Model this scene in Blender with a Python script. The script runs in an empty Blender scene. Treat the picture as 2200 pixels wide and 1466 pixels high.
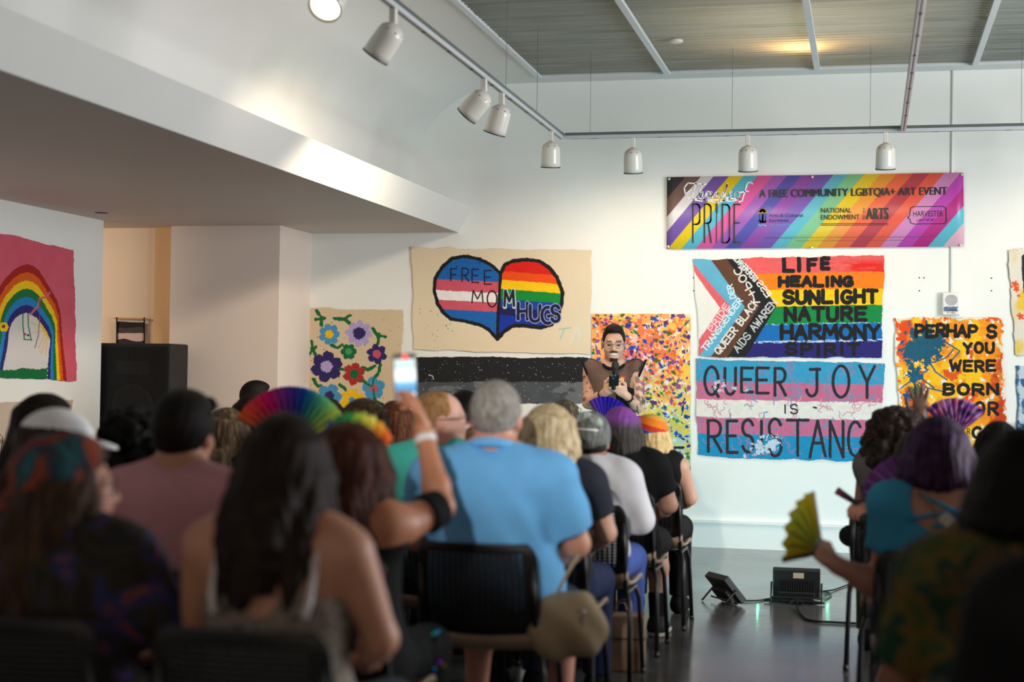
import bpy, bmesh, math, random
import numpy as np
from mathutils import Vector, Matrix

SC = bpy.context.scene
COL = SC.collection
random.seed(7)
RNG = np.random.RandomState(11)

# ------------------------------------------------------------------ camera
FPX, CH, WALL_Y = 3300.0, 1.40, 12.6
_yaw, _pit, _rol = math.radians(13.05), math.radians(1.18), 0.0145
FW = np.array([-math.sin(_yaw) * math.cos(_pit), math.cos(_yaw) * math.cos(_pit), math.sin(_pit)])
_R0 = np.array([math.cos(_yaw), math.sin(_yaw), 0.0])
_U0 = np.cross(_R0, FW)
RT = math.cos(_rol) * _R0 + math.sin(_rol) * _U0
UP = -math.sin(_rol) * _R0 + math.cos(_rol) * _U0
CAM = np.array([0.0, 0.0, CH])


def ray(x, y):
    return FW + RT * (x - 1100) / FPX - UP * (y - 733) / FPX


def onY(x, y, Y):
    d = ray(x, y)
    return CAM + d * (Y / d[1])


def onX(x, y, X):
    d = ray(x, y)
    return CAM + d * (X / d[0])


def onZ(x, y, z):
    d = ray(x, y)
    return CAM + d * ((z - CH) / d[2])


def scale_at(x, Y):
    """pixels per metre at the depth of a point of the plane Y seen at column x"""
    p = onY(x, 800, Y) - CAM
    return FPX / float(p @ FW)


cam_d = bpy.data.cameras.new('camera')
cam = bpy.data.objects.new('camera', cam_d)
COL.objects.link(cam)
cam_d.sensor_fit = 'HORIZONTAL'
cam_d.sensor_width = 36.0
cam_d.lens = 36.0 * FPX / 2200.0
cam_d.clip_start = 0.05
M = Matrix.Identity(4)
for i in range(3):
    M[i][0], M[i][1], M[i][2], M[i][3] = RT[i], UP[i], -FW[i], CAM[i]
cam.matrix_world = M
cam_d.dof.use_dof = True
cam_d.dof.focus_distance = 11.6
cam_d.dof.aperture_fstop = 1.55
cam_d.dof.aperture_blades = 0
SC.camera = cam

# ------------------------------------------------------------------ light
W = bpy.data.worlds.new('world')
SC.world = W
W.use_nodes = True
W.node_tree.nodes['Background'].inputs[0].default_value = (1.0, 0.86, 0.74, 1)
W.node_tree.nodes['Background'].inputs[1].default_value = 0.40
vs = SC.view_settings
vs.view_transform = 'Standard'
vs.look = 'None'
vs.gamma = 1.0
vs.exposure = 0.22
vs.use_curve_mapping = False
SC.cycles.use_denoising = True
SC.cycles.max_bounces = 6
SC.cycles.diffuse_bounces = 4
SC.cycles.glossy_bounces = 3
SC.cycles.transmission_bounces = 4
SC.cycles.transparent_max_bounces = 8
SC.cycles.caustics_reflective = False
SC.cycles.caustics_refractive = False
SC.cycles.sample_clamp_indirect = 4.0


def lamp(name, kind, loc, target, energy, color, size=0.1, cone=60, blend=0.5, sy=None):
    l = bpy.data.lights.new(name, kind)
    l.energy = energy
    l.color = color
    if kind == 'SPOT':
        l.spot_size = math.radians(cone)
        l.spot_blend = blend
        l.shadow_soft_size = size
    elif kind == 'AREA':
        l.shape = 'RECTANGLE'
        l.size = size
        l.size_y = sy or size
    else:
        l.shadow_soft_size = size
    o = bpy.data.objects.new(name, l)
    COL.objects.link(o)
    o.location = loc
    if target is not None:
        d = Vector(target) - Vector(loc)
        o.rotation_euler = d.to_track_quat('-Z', 'Y').to_euler()
    return o


WARM = (1.0, 0.83, 0.62)
TEAL = (0.20, 0.84, 1.0)
# added spot standing in for daylight from behind; its cone misses the near rows
lamp('added_key_spot', 'SPOT', (-0.55, 0.0, 2.36), (-1.35, 12.0, 0.80), 640, (0.98, 0.96, 0.92), 0.05, 25, 0.75)
# added area light standing in for daylight from unseen windows on the right
lamp('added_side_daylight', 'AREA', (4.55, 7.6, 2.0), (-4.0, 9.0, 1.8), 340, (0.95, 0.97, 1.0), 3.2, sy=2.4)
# lamp of the room behind the left partition, then an added upward bounce
lamp('side_room_light', 'AREA', (-7.6, 10.2, 2.4), (-5.9, 12.2, 1.5), 26, (1.0, 0.80, 0.60), 0.8)
lamp('side_room_light', 'AREA', (-6.9, 6.0, 0.9), (-6.6, 8.0, 2.6), 12, (1.0, 0.84, 0.70), 1.0)
# two colour floods on the floor, washing the wall
lamp('flood_light_wash', 'SPOT', (-0.80, 9.98, 0.20), (-2.3, 12.6, 1.5), 30, TEAL, 0.10, 150, 0.6)
lamp('flood_light_wash', 'SPOT', (-0.42, 10.20, 0.24), (0.1, 12.6, 1.2), 28, TEAL, 0.10, 150, 0.6)


# ------------------------------------------------------------------ materials
def lin(c):
    c = np.asarray(c, float)
    if c.max() > 1.0:
        c = c / 255.0
    return np.where(c <= 0.04045, c / 12.92, ((c + 0.055) / 1.055) ** 2.4)


def rgba(c):
    l = lin(c)
    return (float(l[0]), float(l[1]), float(l[2]), 1.0)


def nodemat(name):
    m = bpy.data.materials.new(name)
    m.use_nodes = True
    nt = m.node_tree
    return m, nt, nt.nodes['Principled BSDF']


def mat(name, col, rough=0.6, metal=0.0, var=0.06, scale=18.0, bump=0.0, spec=0.5, stretch=None, emit=None, estr=0.0):
    """plain procedural surface: base colour with noise variation and optional bump"""
    m, nt, p = nodemat(name)
    p.inputs['Roughness'].default_value = rough
    p.inputs['Metallic'].default_value = metal
    p.inputs['Specular IOR Level'].default_value = spec
    tc = nt.nodes.new('ShaderNodeTexCoord')
    mp = nt.nodes.new('ShaderNodeMapping')
    mp.inputs['Scale'].default_value = stretch or (1, 1, 1)
    nz = nt.nodes.new('ShaderNodeTexNoise')
    nz.inputs['Scale'].default_value = scale
    nz.inputs['Detail'].default_value = 5
    nt.links.new(tc.outputs['Object'], mp.inputs[0])
    nt.links.new(mp.outputs[0], nz.inputs['Vector'])
    r = nt.nodes.new('ShaderNodeValToRGB')
    b = lin(col)
    r.color_ramp.elements[0].position = 0.3
    r.color_ramp.elements[1].position = 0.7
    r.color_ramp.elements[0].color = (*[float(x) for x in b * (1 - var)], 1)
    r.color_ramp.elements[1].color = (*[float(min(1, x)) for x in b * (1 + var)], 1)
    nt.links.new(nz.outputs[0], r.inputs[0])
    nt.links.new(r.outputs[0], p.inputs['Base Color'])
    if bump:
        bn = nt.nodes.new('ShaderNodeBump')
        bn.inputs['Strength'].default_value = bump
        bn.inputs['Distance'].default_value = 0.004
        nt.links.new(nz.outputs[0], bn.inputs['Height'])
        nt.links.new(bn.outputs[0], p.inputs['Normal'])
    if emit is not None:
        p.inputs['Emission Color'].default_value = rgba(emit)
        p.inputs['Emission Strength'].default_value = estr
    return m


def paintmat(name, rough=0.7, weave=0.25, spec=0.3):
    """paint on cloth: colour attribute of the painted pattern with a woven bump"""
    m, nt, p = nodemat(name)
    a = nt.nodes.new('ShaderNodeVertexColor')
    a.layer_name = 'Col'
    tc = nt.nodes.new('ShaderNodeTexCoord')
    nz = nt.nodes.new('ShaderNodeTexNoise')
    nz.inputs['Scale'].default_value = 260
    nt.links.new(tc.outputs['Object'], nz.inputs['Vector'])
    mx = nt.nodes.new('ShaderNodeMixRGB')
    mx.blend_type = 'OVERLAY'
    mx.inputs[0].default_value = 0.12
    nt.links.new(a.outputs[0], mx.inputs[1])
    nt.links.new(nz.outputs[0], mx.inputs[2])
    nt.links.new(mx.outputs[0], p.inputs['Base Color'])
    bn = nt.nodes.new('ShaderNodeBump')
    bn.inputs['Strength'].default_value = weave
    bn.inputs['Distance'].default_value = 0.002
    nt.links.new(nz.outputs[0], bn.inputs['Height'])
    nt.links.new(bn.outputs[0], p.inputs['Normal'])
    p.inputs['Roughness'].default_value = rough
    p.inputs['Specular IOR Level'].default_value = spec
    return m


# ------------------------------------------------------------------ mesh building (world coordinates)
class MB:
    def __init__(s):
        s.v, s.f, s.mi, s.n = [], [], [], 0

    def add(s, v, f, mi=0):
        v = np.asarray(v, float).reshape(-1, 3)
        s.v.append(v)
        for q in f:
            s.f.append([i + s.n for i in q])
            s.mi.append(mi)
        s.n += len(v)
        return s

    def box(s, lo, hi, mi=0, R=None, c=None):
        lo, hi = np.array(lo, float), np.array(hi, float)
        v = np.array([[lo[0], lo[1], lo[2]], [hi[0], lo[1], lo[2]], [hi[0], hi[1], lo[2]], [lo[0], hi[1], lo[2]],
                      [lo[0], lo[1], hi[2]], [hi[0], lo[1], hi[2]], [hi[0], hi[1], hi[2]], [lo[0], hi[1], hi[2]]])
        if R is not None:
            v = v @ np.asarray(R).T
        if c is not None:
            v = v + np.asarray(c)
        return s.add(v, [(0, 3, 2, 1), (4, 5, 6, 7), (0, 1, 5, 4), (1, 2, 6, 5), (2, 3, 7, 6), (3, 0, 4, 7)], mi)

    def tube(s, pts, r, n=10, mi=0, cap=True, flat=1.0):
        pts = [np.array(p, float) for p in pts]
        rs = r if hasattr(r, '__len__') else [r] * len(pts)
        vs_, fs = [], []
        t0 = pts[1] - pts[0]
        up = np.array([0, 0, 1.0]) if abs(t0[2]) < 0.9 * np.linalg.norm(t0) else np.array([1.0, 0, 0])
        a = np.cross(t0, up)
        a /= np.linalg.norm(a)
        for i, p in enumerate(pts):
            t = pts[min(i + 1, len(pts) - 1)] - pts[max(i - 1, 0)]
            t = t / (np.linalg.norm(t) + 1e-12)
            a = a - t * (a @ t)
            a /= (np.linalg.norm(a) + 1e-12)
            b = np.cross(t, a)
            for k in range(n):
                g = 2 * math.pi * k / n
                vs_.append(p + rs[i] * (math.cos(g) * a + flat * math.sin(g) * b))
        for i in range(len(pts) - 1):
            for k in range(n):
                fs.append((i * n + k, i * n + (k + 1) % n, (i + 1) * n + (k + 1) % n, (i + 1) * n + k))
        if cap:
            fs.append(tuple(range(n - 1, -1, -1)))
            fs.append(tuple((len(pts) - 1) * n + k for k in range(n)))
        return s.add(vs_, fs, mi)

    def lathe(s, prof, c, axis=(0, 0, 1), n=32, mi=0, cap=True):
        """prof: list of (radius, along axis)"""
        ax = np.array(axis, float)
        ax /= np.linalg.norm(ax)
        a = np.cross(ax, [0, 1, 0.3])
        a /= np.linalg.norm(a)
        b = np.cross(ax, a)
        vs_, fs = [], []
        for (r, h) in prof:
            for k in range(n):
                g = 2 * math.pi * k / n
                vs_.append(np.array(c) + ax * h + r * (math.cos(g) * a + math.sin(g) * b))
        for i in range(len(prof) - 1):
            for k in range(n):
                fs.append((i * n + k, i * n + (k + 1) % n, (i + 1) * n + (k + 1) % n, (i + 1) * n + k))
        if cap:
            fs.append(tuple(range(n - 1, -1, -1)))
            fs.append(tuple((len(prof) - 1) * n + k for k in range(n)))
        return s.add(vs_, fs, mi)

    def data(s):
        return np.concatenate(s.v), s.f, s.mi


def rawmesh(name, v, f, col=None, smooth=False):
    me = bpy.data.meshes.new(name)
    v = np.asarray(v, np.float32)
    if isinstance(f, np.ndarray):
        me.vertices.add(len(v))
        me.vertices.foreach_set('co', v.ravel())
        nf, k = f.shape
        me.loops.add(nf * k)
        me.loops.foreach_set('vertex_index', f.astype(np.int32).ravel())
        me.polygons.add(nf)
        me.polygons.foreach_set('loop_start', np.arange(0, nf * k, k, dtype=np.int32))
        me.update(calc_edges=True)
    else:
        me.from_pydata([tuple(map(float, p)) for p in v], [], [tuple(map(int, q)) for q in f])
    if col is not None:
        ca = me.color_attributes.new('Col', 'FLOAT_COLOR', 'POINT')
        c4 = np.ones((len(v), 4), np.float32)
        c4[:, :3] = col
        ca.data.foreach_set('color', c4.ravel())
    if smooth:
        me.polygons.foreach_set('use_smooth', np.ones(len(me.polygons), bool))
    me.update()
    return me


def wloc(o):
    p = np.zeros(3)
    while o is not None:
        p = p + np.array(o.location)
        o = o.parent
    return p


def obj(name, geo, mats, parent=None, col=None, smooth=False, bevel=0.0, origin=None):
    """one mesh object; geo = MB or (verts, faces) in world coordinates"""
    mi = None
    if isinstance(geo, MB):
        v, f, mi = geo.data()
    else:
        v, f = geo
        v = np.asarray(v, float)
    if parent is None:
        og = np.array(origin) if origin is not None else np.array([(v[:, 0].min() + v[:, 0].max()) / 2, (v[:, 1].min() + v[:, 1].max()) / 2, v[:, 2].min()])
        off = og
    else:
        off = wloc(parent)
        og = np.zeros(3)
    me = rawmesh(name, v - off, f, col, smooth)
    if not isinstance(mats, (list, tuple)):
        mats = [mats]
    for m in mats:
        me.materials.append(m)
    if mi is not None and max(mi) > 0:
        me.polygons.foreach_set('material_index', np.array(mi, np.int32))
    o = bpy.data.objects.new(name, me)
    COL.objects.link(o)
    o.parent = parent
    o.location = tuple(og)
    if bevel:
        b = o.modifiers.new('bevel', 'BEVEL')
        b.width = bevel
        b.segments = 2
        b.limit_method = 'ANGLE'
    return o


def tag(o, label, cat, group=None):
    o['label'] = label
    o['category'] = cat
    if group:
        o['group'] = group
    return o


def thing(name, label, cat, loc, group=None):
    o = bpy.data.objects.new(name, None)
    o.empty_display_size = 0.1
    COL.objects.link(o)
    o.location = tuple(map(float, loc))
    return tag(o, label, cat, group)


def struct(name, geo, m, **k):
    o = obj(name, geo, m, **k)
    o['kind'] = 'structure'
    return o


def smoothgeo(o):
    o.data.polygons.foreach_set('use_smooth', np.ones(len(o.data.polygons), bool))
    return o


# ------------------------------------------------------------------ room
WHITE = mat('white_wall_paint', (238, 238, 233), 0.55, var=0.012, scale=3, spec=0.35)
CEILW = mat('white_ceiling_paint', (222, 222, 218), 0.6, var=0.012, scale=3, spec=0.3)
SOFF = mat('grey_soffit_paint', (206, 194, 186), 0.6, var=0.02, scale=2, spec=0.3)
BEIGE = mat('orange_lit_beige_paint', (222, 200, 176), 0.6, var=0.015, scale=3, spec=0.3)  # recess wall; the orange light on it is put into the colour
TAN = mat('orange_lit_tan_paint', (214, 176, 132), 0.6, var=0.015, scale=3, spec=0.3)  # recess strip by the pillar, orange light held in its colour too


def floor_mat():
    m, nt, p = nodemat('polished_concrete')
    tc = nt.nodes.new('ShaderNodeTexCoord')
    n1 = nt.nodes.new('ShaderNodeTexNoise')
    n1.inputs['Scale'].default_value = 1.4
    n1.inputs['Detail'].default_value = 8
    mp = nt.nodes.new('ShaderNodeMapping')
    mp.inputs['Scale'].default_value = (1, 6, 1)
    n2 = nt.nodes.new('ShaderNodeTexNoise')
    n2.inputs['Scale'].default_value = 9
    n2.inputs['Detail'].default_value = 8
    nt.links.new(tc.outputs['Object'], n1.inputs['Vector'])
    nt.links.new(tc.outputs['Object'], mp.inputs[0])
    nt.links.new(mp.outputs[0], n2.inputs['Vector'])
    add = nt.nodes.new('ShaderNodeMath')
    add.operation = 'ADD'
    nt.links.new(n1.outputs[0], add.inputs[0])
    nt.links.new(n2.outputs[0], add.inputs[1])
    r = nt.nodes.new('ShaderNodeValToRGB')
    r.color_ramp.elements[0].position = 0.75
    r.color_ramp.elements[1].position = 1.25
    r.color_ramp.elements[0].color = (0.050, 0.046, 0.042, 1)
    r.color_ramp.elements[1].color = (0.090, 0.087, 0.082, 1)
    half = nt.nodes.new('ShaderNodeMath')
    half.operation = 'MULTIPLY'
    half.inputs[1].default_value = 1.0
    nt.links.new(add.outputs[0], half.inputs[0])
    nt.links.new(half.outputs[0], r.inputs[0])
    nt.links.new(r.outputs[0], p.inputs['Base Color'])
    rr = nt.nodes.new('ShaderNodeMapRange')
    rr.inputs[1].default_value = 0.7
    rr.inputs[2].default_value = 1.3
    rr.inputs[3].default_value = 0.10
    rr.inputs[4].default_value = 0.24
    nt.links.new(add.outputs[0], rr.inputs[0])
    nt.links.new(rr.outputs[0], p.inputs['Roughness'])
    bn = nt.nodes.new('ShaderNodeBump')
    bn.inputs['Strength'].default_value = 0.06
    bn.inputs['Distance'].default_value = 0.01
    nt.links.new(n2.outputs[0], bn.inputs['Height'])
    nt.links.new(bn.outputs[0], p.inputs['Normal'])
    p.inputs['Specular IOR Level'].default_value = 0.45
    return m


ZC, ZS = 3.845, 2.585
XB0, XB1 = -3.40, -3.275      # bulkhead bottom and top edge
XW = -3.83                    # wall above the bulkhead
XP = -6.045                   # face of the left partition
XR = 4.8
struct('floor', MB().box((-9, -1.5, -0.12), (XR + 0.2, WALL_Y + 0.2, 0.0)), floor_mat())
struct('wall_back', MB().box((-9, WALL_Y, 0), (XR + 0.2, WALL_Y + 0.2, ZC + 0.6)), WHITE)
# right wall with a wide window opening
rw = MB()
rw.box((XR, -1.5, 0), (XR + 0.2, WALL_Y, 0.7))
rw.box((XR, -1.5, 3.3), (XR + 0.2, WALL_Y, ZC + 0.6))
rw.box((XR, -1.5, 0.7), (XR + 0.2, 5.8, 3.3))
rw.box((XR, 9.4, 0.7), (XR + 0.2, WALL_Y, 3.3))
struct('wall_right', rw, WHITE)
# ceiling: flat border round the panel bay plus the curve down to the left wall
PX0, PX1, PYB = -2.645, 3.2, 12.30
c = MB()
c.box((-2.95, PYB, ZC), (XR, WALL_Y, ZC + 0.12))
c.box((-2.95, -1.5, ZC), (PX0, PYB, ZC + 0.12))
c.box((PX1, -1.5, ZC), (XR, PYB, ZC + 0.12))
struct('ceiling', c, CEILW)
arc = []
N = 28
for i in range(N + 1):
    g = math.pi / 2 * i / N
    arc.append((-2.95 - 0.88 * math.sin(g), ZC - 0.80 * (1 - math.cos(g))))
v, f = [], []
for (x, z) in arc + [(XW, ZS + 0.1)]:
    v += [(x, -1.5, z), (x, WALL_Y, z)]
for i in range(len(arc)):
    f.append((2 * i, 2 * i + 1, 2 * i + 3, 2 * i + 2))
cv = struct('wall_left', (np.array(v), f), CEILW, smooth=True)
# dropped bulkhead with its slanted face
v = [(XB0, -1.5, ZS), (XB0, WALL_Y, ZS), (XB1, -1.5, 2.79), (XB1, WALL_Y, 2.79), (XW - 0.1, -1.5, 2.79), (XW - 0.1, WALL_Y, 2.79),
     (-9, -1.5, ZS), (-9, WALL_Y, ZS)]
struct('trim_1', (np.array(v), [(0, 1, 3, 2), (2, 3, 5, 4)]), CEILW)
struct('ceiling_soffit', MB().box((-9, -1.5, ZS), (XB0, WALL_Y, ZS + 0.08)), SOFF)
# partition on the left, pillar and recessed walls behind it
struct('wall_partition', MB().box((XP - 0.16, -1.5, 0), (XP, 11.36, ZS)), WHITE)
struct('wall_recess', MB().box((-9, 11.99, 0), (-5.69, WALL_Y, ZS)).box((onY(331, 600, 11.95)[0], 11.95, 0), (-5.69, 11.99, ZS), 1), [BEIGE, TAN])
struct('wall_pillar', MB().box((-5.69, 11.86, 0), (-4.722, WALL_Y, ZS)), mat('greige_pillar_paint', (230, 214, 202), 0.6, var=0.012, scale=3, spec=0.3))
# tall base panel with a small ledge along the back wall
bb = MB()
bb.box((-4.72, WALL_Y - 0.022, 0), (XR, WALL_Y, 0.20))
bb.box((-4.72, WALL_Y - 0.040, 0.200), (XR, WALL_Y, 0.222))
bb.box((-4.72, WALL_Y - 0.030, 0.186), (XR, WALL_Y, 0.200))
struct('baseboard_back', bb, WHITE)


# corrugated panels of the ceiling bay
def panel_mat():
    m, nt, p = nodemat('corrugated_polycarbonate')
    out = nt.nodes['Material Output']
    tc = nt.nodes.new('ShaderNodeTexCoord')
    mp = nt.nodes.new('ShaderNodeMapping')
    mp.inputs['Scale'].default_value = (0.6, 14, 1)
    nz = nt.nodes.new('ShaderNodeTexNoise')
    nz.inputs['Scale'].default_value = 2.5
    nz.inputs['Detail'].default_value = 6
    nt.links.new(tc.outputs['Object'], mp.inputs[0])
    nt.links.new(mp.outputs[0], nz.inputs['Vector'])
    r = nt.nodes.new('ShaderNodeValToRGB')
    r.color_ramp.elements[0].position = 0.35
    r.color_ramp.elements[1].position = 0.65
    r.color_ramp.elements[0].color = (0.24, 0.29, 0.28, 1)
    r.color_ramp.elements[1].color = (0.42, 0.47, 0.45, 1)
    nt.links.new(nz.outputs[0], r.inputs[0])
    nt.links.new(r.outputs[0], p.inputs['Base Color'])
    p.inputs['Roughness'].default_value = 0.25
    tr = nt.nodes.new('ShaderNodeBsdfTranslucent')
    tr.inputs[0].default_value = (0.85, 0.8, 0.66, 1)
    mx = nt.nodes.new('ShaderNodeMixShader')
    mx.inputs[0].default_value = 0.45
    nt.links.new(p.outputs[0], mx.inputs[1])
    nt.links.new(tr.outputs[0], mx.inputs[2])
    nt.links.new(mx.outputs[0], out.inputs[0])
    return m


PM = panel_mat()
DIV = [-2.645, -1.595, -0.41, 0.785, 1.97, 3.2]
RIB = mat('white_ceiling_bar', (214, 220, 222), 0.5, var=0.02)
pitch = 0.078
for i in range(5):
    x0, x1 = DIV[i], DIV[i + 1]
    ys = np.arange(3.0, PYB, pitch / 10)
    zz = ZC + 0.018 + 0.013 * np.cos(2 * math.pi * ys / pitch)
    # every 0.72 m a lap joint
    zz = zz + np.where((ys % 0.72) < 0.03, -0.012, 0)
    v = np.zeros((len(ys) * 2, 3))
    v[0::2] = np.stack([np.full_like(ys, x0), ys, zz], 1)
    v[1::2] = np.stack([np.full_like(ys, x1), ys, zz], 1)
    k = np.arange(len(ys) - 1)
    f = np.stack([2 * k, 2 * k + 1, 2 * k + 3, 2 * k + 2], 1)
    o = obj('ceiling_panel', (v, f), PM, smooth=True)
    o['kind'] = 'structure'
for i in range(1, 5):
    o = struct('ceiling_bar', MB().box((DIV[i] - 0.022, 3.0, ZC - 0.03), (DIV[i] + 0.022, PYB, ZC - 0.002)), RIB)
fr = MB()
fr.box((PX0 - 0.03, 3.0, ZC - 0.022), (PX0 + 0.012, PYB + 0.03, ZC - 0.001))
fr.box((PX0, PYB - 0.01, ZC - 0.020), (PX1, PYB + 0.03, ZC - 0.001))
struct('trim_2', fr, RIB)
struct('ceiling_cavity', MB().box((PX0 - 0.3, -1.5, ZC + 0.55), (PX1 + 0.3, WALL_Y, ZC + 0.6)), mat('dark_cavity', (90, 95, 92), 0.8))
# two warm lamps above the translucent panels
for (px, py) in ((1722, 62), (1728, 112)):
    q = onZ(px, py, ZC + 0.16)
    lamp('ceiling_bulb', 'POINT', tuple(q), None, 8, (1.0, 0.60, 0.24), 0.05)
lamp('cavity_fill_light', 'AREA', (-0.5, 10.9, ZC + 0.5), (-0.5, 10.9, 0), 6, (1.0, 0.84, 0.58), 1.4)  # warm fill added to brighten the panels round the bulbs
lamp('cavity_fill_light', 'AREA', (0.3, 8.0, ZC + 0.5), (0.3, 8.0, 0), 2, (0.80, 0.95, 1.0), 5.0, sy=7.0)  # weak cool fill added over the whole panel bay


# ------------------------------------------------------------------ painted cloths
def _hash(ix, iy, s):
    n = (ix * 374761393 + iy * 668265263 + s * 1274126177) & 0x7fffffff
    n = ((n ^ (n >> 13)) * 1274126177) & 0x7fffffff
    return ((n ^ (n >> 16)) & 0xffff) / 65535.0


def vnoise(x, y, s=0):
    x0, y0 = np.floor(x).astype(np.int64), np.floor(y).astype(np.int64)
    fx, fy = x - x0, y - y0
    fx, fy = fx * fx * (3 - 2 * fx), fy * fy * (3 - 2 * fy)
    a, b_ = _hash(x0, y0, s), _hash(x0 + 1, y0, s)
    c_, d = _hash(x0, y0 + 1, s), _hash(x0 + 1, y0 + 1, s)
    return (a * (1 - fx) + b_ * fx) * (1 - fy) + (c_ * (1 - fx) + d * fx) * fy


def fbm(x, y, s=0, o=4):
    r, a, t = 0, 0.5, 0
    for i in range(o):
        r = r + a * vnoise(x, y, s + i * 17)
        t += a
        a *= 0.5
        x, y = x * 2.03, y * 2.03
    return r / t


def arcp(cx, cy, rx, ry, a0, a1, n=12):
    return [(cx + rx * math.cos(math.radians(a0 + (a1 - a0) * i / n)), cy + ry * math.sin(math.radians(a0 + (a1 - a0) * i / n))) for i in range(n + 1)]


# single-stroke letters in a unit box, y downwards
GL = {
    'A': [[(0, 1), (.5, 0), (1, 1)], [(.2, .62), (.8, .62)]],
    'B': [[(.05, 0), (.05, 1)], [(.05, 0)] + arcp(.5, .24, .42, .24, -90, 90) + [(.05, .48)], [(.05, .48)] + arcp(.52, .74, .46, .26, -90, 90) + [(.05, 1)]],
    'C': [arcp(.55, .5, .55, .5, -45, -315, 16)],
    'D': [[(.05, 0), (.05, 1)], [(.05, 0)] + arcp(.35, .5, .62, .5, -90, 90) + [(.05, 1)]],
    'E': [[(1, 0), (.05, 0), (.05, 1), (1, 1)], [(.05, .48), (.85, .48)]],
    'F': [[(1, 0), (.05, 0), (.05, 1)], [(.05, .48), (.85, .48)]],
    'G': [arcp(.55, .5, .55, .5, -50, -330, 16) + [(1, .55), (.6, .55)]],
    'H': [[(.02, 0), (.02, 1)], [(.98, 0), (.98, 1)], [(.02, .5), (.98, .5)]],
    'I': [[(.5, 0), (.5, 1)]],
    'J': [[(.8, 0), (.8, .7)] + arcp(.42, .72, .38, .28, 0, 170), [(.3, 0), (1, 0)]],
    'K': [[(.05, 0), (.05, 1)], [(.95, 0), (.05, .55)], [(.3, .42), (1, 1)]],
    'L': [[(.05, 0), (.05, 1), (1, 1)]],
    'M': [[(0, 1), (.1, 0), (.5, .7), (.9, 0), (1, 1)]],
    'N': [[(.03, 1), (.03, 0), (.97, 1), (.97, 0)]],
    'O': [arcp(.5, .5, .5, .5, -90, 270, 24)],
    'P': [[(.05, 1), (.05, 0)] + arcp(.5, .27, .48, .27, -90, 90) + [(.05, .54)]],
    'Q': [arcp(.5, .48, .5, .48, -90, 270, 24), [(.6, .7), (1, 1.02)]],
    'R': [[(.05, 1), (.05, 0)] + arcp(.5, .26, .46, .26, -90, 90) + [(.05, .52)], [(.4, .52), (1, 1)]],
    'S': [arcp(.5, .25, .46, .25, -20, -250, 12) + arcp(.5, .75, .48, .25, -70, 160, 12)],
    'T': [[(0, 0), (1, 0)], [(.5, 0), (.5, 1)]],
    'U': [[(.03, 0), (.03, .65)] + arcp(.5, .66, .47, .34, 180, 0) + [(.97, 0)]],
    'V': [[(0, 0), (.5, 1), (1, 0)]],
    'W': [[(0, 0), (.25, 1), (.5, .3), (.75, 1), (1, 0)]],
    'Y': [[(0, 0), (.5, .5), (1, 0)], [(.5, .5), (.5, 1)]],
    '+': [[(0, .5), (1, .5)], [(.5, .1), (.5, .9)]],
    '-': [[(0, .5), (1, .5)]],
    '&': [[(1, 1), (.2, .25)] + arcp(.4, .18, .2, .18, 160, 380) + [(.1, .7)] + arcp(.4, .78, .32, .22, 180, 0)],
}


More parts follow.
